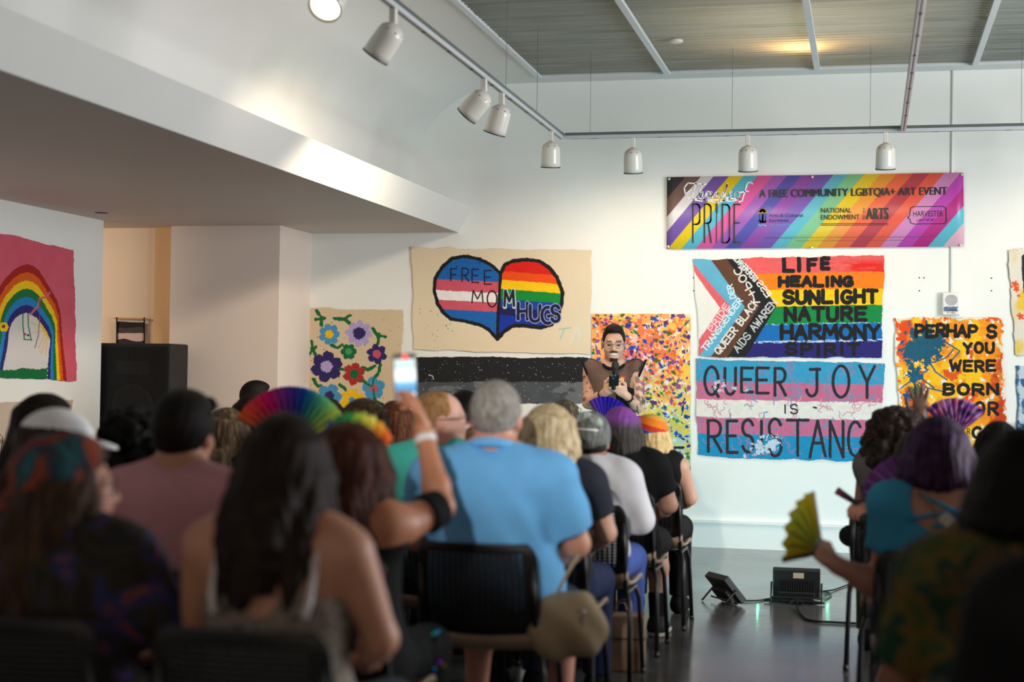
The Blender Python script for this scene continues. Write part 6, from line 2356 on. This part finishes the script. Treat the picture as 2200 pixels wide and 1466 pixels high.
fan('yellow-green fan with dark ribs held low on the right', yp, (-.08, 0, 1), (.82, -.57, .1), .212, -92, 0, [(190, 150, 20), (196, 180, 50), (186, 190, 60), (190, 192, 60), (200, 186, 40), (206, 172, 20)], n=6, r0=.2, pleat=.012, rw=2.2)

P = sit(1925, 7.75, 878, 'woman with long curly dark brown hair in a grey tank top, holding a black cap', 'front right chair under the curly-haired woman', skin=(140, 94, 74), w=.90, h=.008,
        arms=dict(L=dict(sh=at(1868, 988, 7.74), el=at(1852, 1098, 7.80), wr=at(1862, 1142, 8.02), d=(-.35, .5, -.2), up=(-.3, 0, 1), curl=.9)))
P.finish()
P.hair('curly', [(20, 15, 13), (46, 34, 27), (66, 48, 36)], L=.30, wid=1.0, lock=34, seed=27)
P.tee(clothmat((86, 84, 82)), 0.0, neck=1.3); P.trousers(clothmat((82, 80, 66)), 1.0); P.shoes(BLACKC)
f = SDF(.007)
cc = at(1846, 1150, 8.16)
f.ell(cc + [.03, 0, 0], (.085, .09, .075), .02); f.plane(cc + [.02, 0, 0], (-1, 0, .1))
f.ell(cc + [-.035, -.01, -.005], (.070, .018, .060), .015)
V, F = f.mesh()
tag(obj('baseball_cap', (V, F), BLACKC, smooth=True), 'black cap with rounded brim held at the curly-haired woman\'s lap', 'cap')
f = SDF(.010)
for (x, y, z, rx, ry, rz) in ((1862, 1175, 8.03, .05, .06, .10), (1858, 1215, 8.03, .06, .06, .09), (1850, 1245, 8.03, .05, .07, .06)):
    f.ell(at(x, y, z), (rx, ry, rz), .03)
V, F = f.mesh()
tag(obj('folded_jacket', (V, F), clothmat((96, 96, 84)), smooth=True), 'olive grey jacket bundled over the curly-haired woman\'s knees', 'jacket')

fp = at(2053, 936, 7.92)
hp2 = at(1874, 1104, 6.60)
P = sit(2146, 7.75, 915, 'black-haired person behind purple hair, one hand raised, holding a purple fan', 'black chair under the person holding the purple fan', skin=SK['d'], h=.0075, w=.75,
        arms=dict(R=dict(el=at(2120, 1020, 7.80), wr=at(2066, 955, 7.88), d=fp - at(2066, 955, 7.88), up=(0, -1, .2), curl=1.0),
                  L=dict(el=at(2000, 1010, 7.84), wr=at(1980, 905, 7.94), d=(-.08, 0, 1), up=(0, 1, 0), curl=.12, spread=1.8)))
P.finish()
P.hair('bob', [(14, 12, 13), (30, 26, 26)], L=.12, seed=28)
P.tee(BLACKC, .6); P.trousers(BLACKC, 1.0); P.shoes(BLACKC)
fan('purple tie-dye fan raised above the purple-haired woman', fp, (.05, 0, 1), (math.sin(_yaw) * .6, -.9, .2), .19, -48, 48, [(150, 70, 170), (110, 60, 150), (220, 120, 160), (90, 50, 120), (190, 140, 200), (60, 40, 80)], n=9, r0=.2, vary=True)

P = sit(1968, 6.65, 940, 'person hidden behind the teal top, holding a closed fan and a dark purple fan', 'black chair under the person with the dark purple fan', skin=SK['b'], h=.008, w=.85,
        arms=dict(L=dict(sh=at(1925, 1030, 6.64), el=at(1918, 1135, 6.62), wr=at(1898, 1110, 6.62), d=hp2 - at(1898, 1110, 6.62), up=(0, -.5, 1), curl=1.1)))
P.finish()
P.hair('short', [(24, 18, 18), (44, 34, 30)], seed=33)
P.tee(clothmat((60, 40, 70)), .6); P.trousers(BLACKC, 1.0); P.shoes(BLACKC)
fan('nearly closed tie-dye fan pointing left, tip over the black cap', hp2, norm(at(1806, 1062, 6.6) - hp2), (math.sin(_yaw), -math.cos(_yaw), 0), .18, -3, 5, [(60, 40, 60), (150, 70, 150), (220, 120, 60), (180, 90, 180)], n=4, r0=.2, pleat=.004, vary=True)
fan('dark purple fan spread low between the curly and purple-haired women', at(1962, 1082, 6.52), (-.3, 0, 1), (math.sin(_yaw), -.9, .3), .21, -70, 30, [(86, 46, 96), (110, 60, 120), (70, 40, 84)], n=7, r0=.2)

P = sit(2196, 3.4, 925, 'near woman with short black hair in a leaf-patterned yellow-green dress', 'near right chair under the woman in the leaf-patterned dress', skin=(150, 100, 78), w=1.02, dz=0)
P.finish()
P.hair('bob', [(10, 9, 9), (22, 19, 18)], L=.075, wid=.92, seed=29)
P.tee(clothmat((70, 80, 40), 'leaf', [(104, 84, 40), (30, 62, 46), (84, 66, 42), (24, 52, 50)]), .85, t=.016, neck=1.5, name='dress', flare=.03); P.trousers(BLACKC, 1.0); P.shoes(BLACKC)

P = sit(2440, 2.75, 880, 'dark figure cut off by the lower right corner of the picture', 'near chair under the figure at the lower right corner', skin=SK['d'], w=1.1, h=.012)
P.finish()
P.hair('long', [(12, 10, 10), (26, 22, 20)], L=.3, seed=30)
P.tee(BLACKC, .9); P.trousers(BLACKC, 1.0); P.shoes(BLACKC)


# ------------------------------------------------------------------ track lights
TRACKM = mat('grey_white_track', (196, 200, 202), .35, var=.02)
TRACKT = mat('zinc_track_top', (120, 126, 128), .35, metal=.6, var=.05)
HEADM = mat('white_lamp_enamel', (226, 222, 212), .28, var=.01, spec=.6)
RIMM = mat('dark_lamp_rim', (40, 38, 38), .4)
TX, TY, TZ = -2.29, 11.45, 3.20


def rail(label, p0, p1):
    p0, p1 = np.array(p0, float), np.array(p1, float)
    d = norm(p1 - p0); L = np.linalg.norm(p1 - p0)
    sx = np.cross(d, [0, 0, 1.0])
    R_ = np.stack([d, sx, np.array([0, 0, 1.0])], 1)
    r = thing('track_rail', label, 'track', (p0 + p1) / 2)
    obj('rail_body', MB().box((0, -.018, -.016), (L, .018, .010), R=R_, c=p0), TRACKM, parent=r, bevel=.002)
    obj('top_channel', MB().box((0, -.020, .010), (L, .020, .030), R=R_, c=p0), TRACKT, parent=r)
    b = MB()
    for k_ in range(int(L / .5)):
        b.box((.2 + .5 * k_, -.008, -.0175), (.245 + .5 * k_, .008, -.0155), R=R_, c=p0)
    b.box((0.05, -.003, -.0168), (L - .05, .003, -.0158), R=R_, c=p0)
    obj('contact_slot', b, BLACKP, parent=r)
    return r


rail('light track running from the camera towards the back wall above the left seats', (TX, 1.0, TZ), (TX, TY + .02, TZ))
rail('light track running parallel to the back wall above the banner', (TX + .03, TY, TZ), (3.2, TY, TZ))
rail('light track running towards the wall, meeting the wall track above the banner', (.235, 1.0, TZ), (.235, TY - .03, TZ))
for px, Yw in ((975, 9.6), (1088, 10.55)):
    p_ = np.array([TX, Yw, TZ + .03])
    tag(obj('suspension_wire', MB().tube([p_, (TX, Yw, ZC)], .0016, 5), TRACKT), 'thin vertical wire holding up the light track', 'wire', 'thin wires holding the light tracks')
for X_ in (TX + .22, -1.0, .0, 1.05):
    tag(obj('suspension_wire', MB().tube([(X_, TY, TZ + .03), (X_, TY, ZC)], .0016, 5), TRACKT), 'thin vertical wire holding up the light track', 'wire', 'thin wires holding the light tracks')


def spot_head(label, top, aim, energy=0, cone=70, lit=False, color=WARM, k=1.0, off=(0, 0, 0), tilt=(0, 0, 0)):
    """adapter, stem and bullet-shaped can; top = point on the underside of the track"""
    top = np.array(top, float)
    aim = norm(aim)
    r = thing('track_spotlight', label, 'spotlight', top, 'white track spotlights')
    obj('adapter', MB().box((-.016, -.022, -.075), (.016, .022, 0), c=top), HEADM, parent=r, bevel=.003)
    piv = top + np.array([0, 0, -.105])
    obj('stem', MB().tube([top + [0, 0, -.07], piv], .006, 8), HEADM, parent=r, smooth=True)
    back = piv - aim * .03 + np.array(off)
    prof = [(.001, -.0)] + [(.068 * math.sin(g), .060 * (1 - math.cos(g))) for g in np.linspace(.15, 1.57, 9)] + [(.070, .10), (.071, .155), (.0715, .19), (.067, .19), (.064, .16), (.05, .10), (.01, .08)]
    obj('can', MB().lathe(prof, back, aim, 32, cap=False), HEADM, parent=r, smooth=True)
    obj('rim', MB().lathe([(.0722, .186), (.0735, .188), (.0735, .193), (.066, .1935), (.066, .186)], back, aim, 32, cap=False), RIMM, parent=r, smooth=True)
    b = MB()
    e1 = norm(np.cross(aim, [0.1, 1, 0])); e2 = np.cross(aim, e1)
    for g in np.linspace(0, 6.283, 9)[:-1]:
        d_ = e1 * math.cos(g) + e2 * math.sin(g)
        b.lathe([(.001, -.001), (.004, 0), (.001, .001)], back + aim * .032 + d_ * .061, norm(d_ - aim * .6), 8)
    obj('vent_hole', b, BLACKP, parent=r)
    obj('bulb', MB().lathe([(.02, .10), (.05, .15), (.052, .165), (.03, .175), (.001, .178)], back, aim, 24), mat('lamp_glass', (255, 250, 240), .3, emit=(255, 238, 214), estr=14 if lit else 2.0), parent=r, smooth=True)
    if energy:
        p_ = back + aim * .215
        l = lamp('spotlight_beam', 'SPOT', tuple(p_), tuple(p_ + norm(aim + np.array(tilt))), energy, color, .04, cone, .8)
    return r


def hangpt(px, py, X=None, Y=None):
    q_ = onX(px, py, X) if X is not None else onY(px, py, Y)
    return np.array([q_[0], q_[1], TZ - .016])


def wallaim(p_, tx, tz):
    return np.array([tx, WALL_Y, tz]) - p_


p1 = hangpt(1040, 178, X=TX); spot_head('spotlight tilted left, third from the corner on the depth track', p1, (-.62, .12, -.62), 130, 120, tilt=(0, .2, .1))
p1 = hangpt(1078, 208, X=TX); spot_head('spotlight tilted left, second from the corner on the depth track', p1, (-.28, .15, -.8), 90, 120, tilt=(0, .3, .1))
p1 = hangpt(1184, 284, X=TX); spot_head('spotlight hanging just before the track corner', p1, (-.04, .18, -.95), 24, 125, tilt=(0, .5, .1))
p1 = hangpt(1360, 293, Y=TY); spot_head('spotlight on the wall track between the corner and the banner', p1, (0, .22, -.95), 17, 130, tilt=(0, .55, .1))
p1 = hangpt(1607, 290, Y=TY); spot_head('spotlight above the left half of the banner', p1, (0, .22, -.95), 17, 130, tilt=(0, .55, .1))
p1 = hangpt(1903, 286, Y=TY); spot_head('spotlight above the right half of the banner', p1, (0, .22, -.95), 13, 130, tilt=(0, .55, .1))
p1 = np.array([1.55, TY, TZ - .016]); spot_head('spotlight on the wall track beyond the right edge', p1, (0, .22, -.95), 20, 130, tilt=(0, .55, .1))
p1 = hangpt(846, -12, X=TX); spot_head('dull grey-beige spotlight near the top, tilted left over the bulkhead', p1, (-.55, .1, -.72), 0)
lp = onY(712, 8, 6.35); p1 = np.array([TX, 6.36, TZ - .016])
spot_head('lit spotlight at the top edge of the picture', p1, (-.05, -.6, -.6), 7, 100, True)
lamp('wall_wash_light', 'SPOT', (-2.4, 7.4, 2.95), (-4.2, 8.8, 3.1), 9, (1, .86, .74), .05, 110, .9)

# ------------------------------------------------------------------ things on walls and ceiling
cd = MB()
p0, p1 = onY(2050, 153, WALL_Y - .009), onY(2043, 632, WALL_Y - .009)
tag(obj('conduit', MB().tube([(p1[0], p0[1], ZC), (p1[0], p1[1], p1[2])], .0085, 10), WHITE, smooth=True), 'white vertical conduit running down behind the banner to the fire alarm', 'conduit')
fc = onY(2043, 654, WALL_Y)
fa = thing('fire_alarm', 'white wall-mounted fire alarm with round speaker grille and strobe', 'alarm', (fc[0], WALL_Y, fc[2] - .09))
obj('housing', MB().box((-.068, -.055, -.088), (.068, 0, .092), c=(fc[0], WALL_Y, fc[2])), mat('white_alarm_plastic', (236, 234, 232), .4), parent=fa, bevel=.010)
gm = MB()
for i in range(9):
    z_ = .078 - .0095 * i - .01
    hw = .048 * math.sqrt(max(.02, 1 - ((i - 4) / 4.6) ** 2))
    gm.box((-hw, -.0575, z_ - .003), (hw, -.0545, z_ + .003), c=(fc[0], WALL_Y, fc[2]))
obj('speaker_grille', gm, mat('grey_grille', (150, 146, 146), .6), parent=fa)
obj('strobe_lens', MB().box((-.055, -.070, -.058), (.055, -.054, -.022), c=(fc[0], WALL_Y, fc[2])), mat('strobe_glass', (120, 140, 170), .12, metal=.5, var=.6, scale=60), parent=fa, bevel=.008)
V, Fc = [], []
for i, ch in enumerate('FIRE'):
    for st in GL[ch]:
        for a, b_ in zip(st[:-1], st[1:]):
            a = np.array([-.03 + i * .017 + a[0] * .009, .0 - a[1] * .013]); b_ = np.array([-.03 + i * .017 + b_[0] * .009, 0 - b_[1] * .013])
            d_ = norm(b_ - a); n_ = np.array([-d_[1], d_[0]]) * .0014
            k0 = len(V)
            for p_ in (a - n_, a + n_, b_ + n_, b_ - n_):
                V.append((fc[0] + p_[0], WALL_Y - .0565, fc[2] - .064 + p_[1]))
            Fc.append((k0, k0 + 1, k0 + 2, k0 + 3))
obj('lettering', (np.array(V), Fc), mat('red_alarm_print', (176, 60, 70), .5), parent=fa)
p_ = onZ(1453, 86, ZC)
tag(obj('ceiling_sensor', MB().lathe([(.05, 0), (.048, -.016), (.03, -.022), (.001, -.023)], (p_[0], p_[1], ZC), n=24), HEADM, smooth=True), 'small round sensor on the corrugated ceiling panel', 'sensor')
p_ = onZ(218, 457, ZS)
tag(obj('sprinkler_plate', MB().lathe([(.05, 0), (.05, -.004), (.03, -.008), (.001, -.009)], (p_[0], p_[1], ZS), n=24), mat('pewter_disc', (90, 80, 76), .4), smooth=True), 'small dark disc in the soffit above the loudspeaker', 'sprinkler')
for i, (x_, y_) in enumerate(((1490, 597), (1490, 625), (1975, 597), (1985, 597), (1975, 625), (2130, 598), (2130, 625))):
    q_ = onY(x_, y_, WALL_Y)
    tag(obj('wall_anchor', MB().lathe([(.001, 0), (.006, .001), (.004, .003), (.001, .003)], q_, (0, -1, 0), 8), RIMM), 'tiny dark screw anchor left in the bare white wall', 'anchor', 'screw anchors in the back wall')

# loudspeaker on its stand
SY = 11.42
a0, a1 = onY(214, 737, SY), onY(364, 944, SY)
x0, x1, zb, zt = a0[0] - .03, a1[0], a1[2], a0[2]
ls = thing('loudspeaker', 'black PA loudspeaker with orange badge on a stand by the partition', 'loudspeaker', ((x0 + x1) / 2, SY + .16, zb))
obj('cabinet', MB().box((x0, SY, zb), (x1, SY + .33, zt)), mat('black_textured_cabinet', (22, 22, 23), .6, scale=300, bump=.3), parent=ls, bevel=.018)
cx = (x0 + x1) / 2
gr = MB()
nx_, nz_ = 40, 64
for i in range(nx_ + 1):
    xx = x0 + .03 + (x1 - x0 - .06) * i / nx_
    gr.box((xx - .0012, SY - .010, zb + .03), (xx + .0012, SY - .006, zt - .03))
for i in range(nz_ + 1):
    zz_ = zb + .03 + (zt - zb - .06) * i / nz_
    gr.box((x0 + .03, SY - .011, zz_ - .0012), (x1 - .03, SY - .007, zz_ + .0012))
obj('grille', gr, mat('black_perforated_steel', (24, 25, 26), .5), parent=ls)
obj('woofer', MB().lathe([(.185, -.001), (.19, .004), (.175, .006), (.10, .001), (.06, .0012), (.001, .005)], (cx, SY, zb + .26), (0, -1, 0), 36), mat('dark_cone', (30, 29, 28), .5), parent=ls, smooth=True)
obj('horn', MB().box((-.15, -.005, -.055), (.15, 0.0, .055), c=(cx, SY, zt - .20)), mat('horn_plastic', (26, 25, 24), .4), parent=ls, bevel=.002)
q_ = onY(292, 909, SY - .012)
obj('badge', MB().box((-.024, -.004, -.026), (.024, .001, .026), c=q_), mat('orange_badge', (226, 84, 24), .4), parent=ls, bevel=.002)
st = thing('speaker_stand', 'black tripod stand holding up the loudspeaker', 'stand', (cx, SY + .18, 0))
obj('pole', MB().tube([(cx, SY + .18, .12), (cx, SY + .18, zb - .001)], .018, 12), BLACKM, parent=st, smooth=True)
for g in (.5, 2.6, 4.7):
    obj('leg', MB().tube([(cx, SY + .18, .55), (cx + .13 * math.cos(g), SY + .18 + .13 * math.sin(g), .012)], .012, 8), BLACKM, parent=st, smooth=True)

# small woven hanging on the recessed wall
s = Sheet([(251, 691), (311, 693), (311, 790), (250, 790)], (1, 11.97), step=.8, base=(20, 18, 20))
w_ = 3 * (fbm(s.X * .06, s.Y * .02, 3) - .5)
s.put((s.Y + w_ - .10 * (s.X - 280) * .5 > 704 + 2 * np.sin(s.X * .1)), (66, 58, 54), .2, 3)
s.put(s.Y + w_ > 716, (206, 178, 170), .06, 4); s.put(s.Y + w_ > 731 - 3 * np.sin((s.X - 250) * .1), (44, 30, 48)); s.put(s.Y > 745, (30, 24, 40))
o = s.build('woven_hanging', 'small dark woven hanging on a dowel above the loudspeaker', 'hanging', rough=.5, wav=.003, lift=.004, seed=3)
pa, pb2 = onY(245, 684, 11.955), onY(319, 686, 11.955)
obj('dowel', MB().tube([pa, pb2], .007, 10), mat('pale_dowel_wood', (196, 150, 104), .6), parent=o, smooth=True)
for xx in (251, 310):
    obj('tie', MB().tube([onY(xx, 682, 11.95), onY(xx, 700, 11.955), onY(xx, 740, 11.958)], .006, 6), BLACKC, parent=o)

# dowel with a cord at the left edge
da, db = onX(-20, 938, XP + .05), onX(22, 950, XP + .05)
o = tag(obj('wooden_dowel', MB().tube([da, db], .009, 10), mat('dowel_wood', (190, 160, 126), .6), smooth=True), 'thin wooden dowel with a black cord at the left edge', 'dowel')
obj('cord', MB().tube([onX(-4, 930, XP + .04), onX(6, 940, XP + .06), onX(4, 955, XP + .06), onX(2, 975, XP + .06)], .0025, 6), BLACKC, parent=o)

# ------------------------------------------------------------------ floor floods, cloth and cables
FLM = mat('black_diecast', (20, 21, 22), .5, var=.1, scale=60)


def flood(label, c, yaw, tilt, w=.29, hgt=.185):
    """face looks along +y before the turn; c = middle of the lower edge"""
    R_ = rotz(yaw) @ rotx(tilt)
    c = np.array(c, float)
    r = thing('flood_light', label, 'flood light', (c[0], c[1], 0), 'flood lights on the floor')
    z0 = .0
    obj('housing', MB().box((-w / 2, -.022, z0), (w / 2, .022, z0 + hgt), R=R_, c=c), FLM, parent=r, bevel=.006)
    fb = MB()
    for i in range(15):
        xx = -w * .36 + w * .72 * i / 14
        fb.box((xx - .003, -.05, z0 + .03), (xx + .003, -.020, z0 + hgt * .62), R=R_, c=c)
    obj('cooling_fins', fb, FLM, parent=r)
    obj('rear_hood', MB().box((-w * .40, -.045, z0 + .005), (w * .40, -.02, z0 + .05), R=R_, c=c), FLM, parent=r, bevel=.012)
    obj('lens', MB().box((-w / 2 + .015, .022, z0 + .015), (w / 2 - .015, .0235, z0 + hgt - .015), R=R_, c=c), mat('teal_lit_lens', (150, 240, 240), .3, emit=(120, 236, 240), estr=6), parent=r)
    for sx in (-1, 1):
        pv = c + R_ @ np.array([sx * (w / 2 + .008), 0, hgt * .5])
        ft_ = np.array([pv[0], pv[1], .006]) + rotz(yaw) @ np.array([0, -.09, 0])
        obj('bracket_leg', MB().tube([pv, ft_], .006, 6), FLM, parent=r, smooth=True)
    b = MB().tube([c + R_ @ np.array([-(w / 2 + .008), 0, 0]) * [1, 1, 0] + rotz(yaw) @ np.array([0, -.09, .006]), c + R_ @ np.array([(w / 2 + .008), 0, 0]) * [1, 1, 0] + rotz(yaw) @ np.array([0, -.09, .006])], .006, 6)
    obj('bracket_foot', b, FLM, parent=r)
    return r, R_, c


c1 = onZ(1578, 1289, .02); c2 = onZ(1711, 1283, .03)
flood('flood light turned aside, nearer the left seats', (c1[0], c1[1], .022), -.95, .72, .24, .20)
lamp('flood_green_spill', 'POINT', (c1[0] + .14, c1[1] + .03, .03), None, .10, (.1, 1, .5), 0.0)
lamp('flood_green_spill', 'POINT', (c2[0] + .19, c2[1] + .06, .03), None, .12, (.1, 1, .5), 0.0)
r, R_, cc = flood('flood light seen square from behind on a black cloth', (c2[0], c2[1], .030), .03, .22)
obj('rating_label', MB().box((-.02, -.0235, .13), (.045, -.0222, .165), R=R_, c=cc), mat('silver_sticker', (196, 170, 150), .4), parent=r)
f = SDF(.007)
for i in range(26):
    g = RNG.uniform(0, 6.28); rr = RNG.uniform(.05, .20)
    p_ = np.array([c2[0] + rr * math.cos(g) * 1.05, c2[1] - .06 + rr * math.sin(g) * .55, .012])
    f.cap((c2[0], c2[1] - .07, .016), p_, .016, .007, .012)
f.plane((0, 0, .002), (0, 0, -1))
V, F = f.mesh()
tag(obj('cloth_heap', (V, F), clothmat((26, 25, 26)), smooth=True), 'ragged black cloth spread under the square-on flood light', 'cloth')


def cable(name, label, pts, r_, m_):
    P_ = [np.array([*onZ(x, y, .008)[:2], z]) for x, y, z in pts]
    out = []
    n_ = len(P_)
    for i in range(n_ - 1):
        p_1, p_2 = P_[i], P_[i + 1]
        p_0 = P_[i - 1] if i else 2 * p_1 - p_2
        p_3 = P_[i + 2] if i + 2 < n_ else 2 * p_2 - p_1
        for t in np.linspace(0, 1, 8, endpoint=False):
            out.append(.5 * (2 * p_1 + (p_2 - p_0) * t + (2 * p_0 - 5 * p_1 + 4 * p_2 - p_3) * t * t + (3 * p_1 - p_0 - 3 * p_2 + p_3) * t ** 3))
    out.append(P_[-1])
    return tag(obj(name, MB().tube(out, r_, 8), m_, smooth=True), label, 'cable')


cable('power_cable', 'black cable running from the cloth heap to the right seats', [(1712, 1306, .012), (1722, 1322, .008), (1742, 1334, .008), (1800, 1338, .008), (1880, 1342, .008), (1990, 1346, .008)], .007, BLACKC)
cable('power_cable', 'thin dark cable linking the two flood lights', [(1560, 1290, .007), (1620, 1291, .007), (1650, 1287, .007), (1690, 1287, .02)], .005, BLACKC)
cable('power_cable', 'green-tinted looping cable right of the square-on flood light', [(1745, 1287, .03), (1772, 1287, .007), (1786, 1277, .007), (1770, 1272, .007), (1755, 1280, .012)], .005, mat('green_cable_sheath', (26, 90, 60), .4))
cable('power_cable', 'thin cable curving away behind the waving hand', [(1755, 1279, .03), (1790, 1268, .008), (1835, 1253, .008), (1900, 1240, .008)], .005, BLACKC)

# ------------------------------------------------------------------ bags
bc = onY(1222, 1345, 5.20)
bg = thing('handbag', 'cream slouchy handbag hanging at the polo man\'s chair', 'handbag', (bc[0], 5.20, bc[2] - .12))
f = SDF(.008)
f.ell(bc, (.115, .075, .10), .03); f.ell(bc + [-.06, -.01, -.03], (.09, .07, .08), .05); f.ell(bc + [.05, 0, -.02], (.07, .06, .08), .05); f.cap(bc + [-.05, 0, .07], bc + [.05, 0, .09], .035, .03, .04)
f.post.append(lambda d, ax: d + (+.010 * np.sin(38 * (ax[0][:, None, None] - bc[0]) + 25 * (ax[2][None, None, :] - bc[2])) * np.sin(16 * ax[2][None, None, :] + 30 * ax[1][None, :, None])).astype(np.float32))
V, F = f.mesh()
obj('bag_body', (V, F), mat('cream_canvas', (176, 154, 124), .8, bump=.3), parent=bg, smooth=True)
obj('ring', MB().tube([bc + [.055 + .013 * math.cos(g), -.06, .055 + .013 * math.sin(g)] for g in np.linspace(0, 6.283, 15)], .003, 6, cap=False), SILVER, parent=bg, smooth=True)
obj('strap', MB().tube([bc + [.055, -.062, .045], bc + [.062, -.07, .0], bc + [.05, -.07, -.05]], .010, 6, flat=.3), mat('dark_bag_strap', (60, 52, 46), .6), parent=bg, smooth=True)
obj('shoulder_strap', MB().tube([bc + [-.05, 0, .09], bc + [-.02, .05, .17], bc + [.02, .06, .24]], .009, 6, flat=.4), mat('cream_strap', (190, 168, 136), .7), parent=bg, smooth=True)

b0 = onZ(1335, 1438, 0)
pbg = thing('paper_bag', 'tan paper bag standing on the floor under the aisle chairs', 'bag', (b0[0], b0[1], 0))
TANP = mat('tan_paper', (150, 118, 94), .7, bump=.1)
obj('bag_body', MB().box((-.11, -.07, 0), (.11, .07, .26), R=rotz(.1), c=(b0[0], b0[1], .001)), TANP, parent=pbg, bevel=.004)
obj('fold_band', MB().box((-.112, -.072, .150), (.112, .072, .158), R=rotz(.1), c=(b0[0], b0[1], 0)), mat('brown_fold', (70, 52, 42), .7), parent=pbg)
for sy in (-1, 1):
    obj('handle', MB().tube([(b0[0] - .04, b0[1] + sy * .05, .255), (b0[0] - .02, b0[1] + sy * .05, .32), (b0[0] + .02, b0[1] + sy * .05, .32), (b0[0] + .04, b0[1] + sy * .05, .255)], .004, 6), TANP, parent=pbg, smooth=True)

# string of shiny discs on the chair left of the polo man
sq = thing('sequin_string', 'string of shiny coloured sequins hanging left of the polo man\'s chair', 'sequins', at(935, 1440, 4.55))
pts = [at(930, 1310, 4.55), at(938, 1355, 4.55), at(934, 1400, 4.55), at(940, 1440, 4.55)]
obj('thread', MB().tube(pts, .002, 5), BLACKC, parent=sq)
for i, (x, y, cc) in enumerate(((938, 1355, (60, 160, 240)), (930, 1358, (60, 200, 140)), (942, 1420, (150, 60, 220)), (930, 1436, (60, 170, 250)), (951, 1430, (230, 230, 60)), (934, 1375, (150, 160, 170)))):
    obj('sequin', MB().lathe([(.001, 0), (.011, .001), (.011, .002), (.001, .004)], at(x, y, 4.54), norm([.3 - .1 * i, -1, .4]), 14), mat('sequin_foil_%d' % i, cc, .15, metal=1, var=.02), parent=sq)
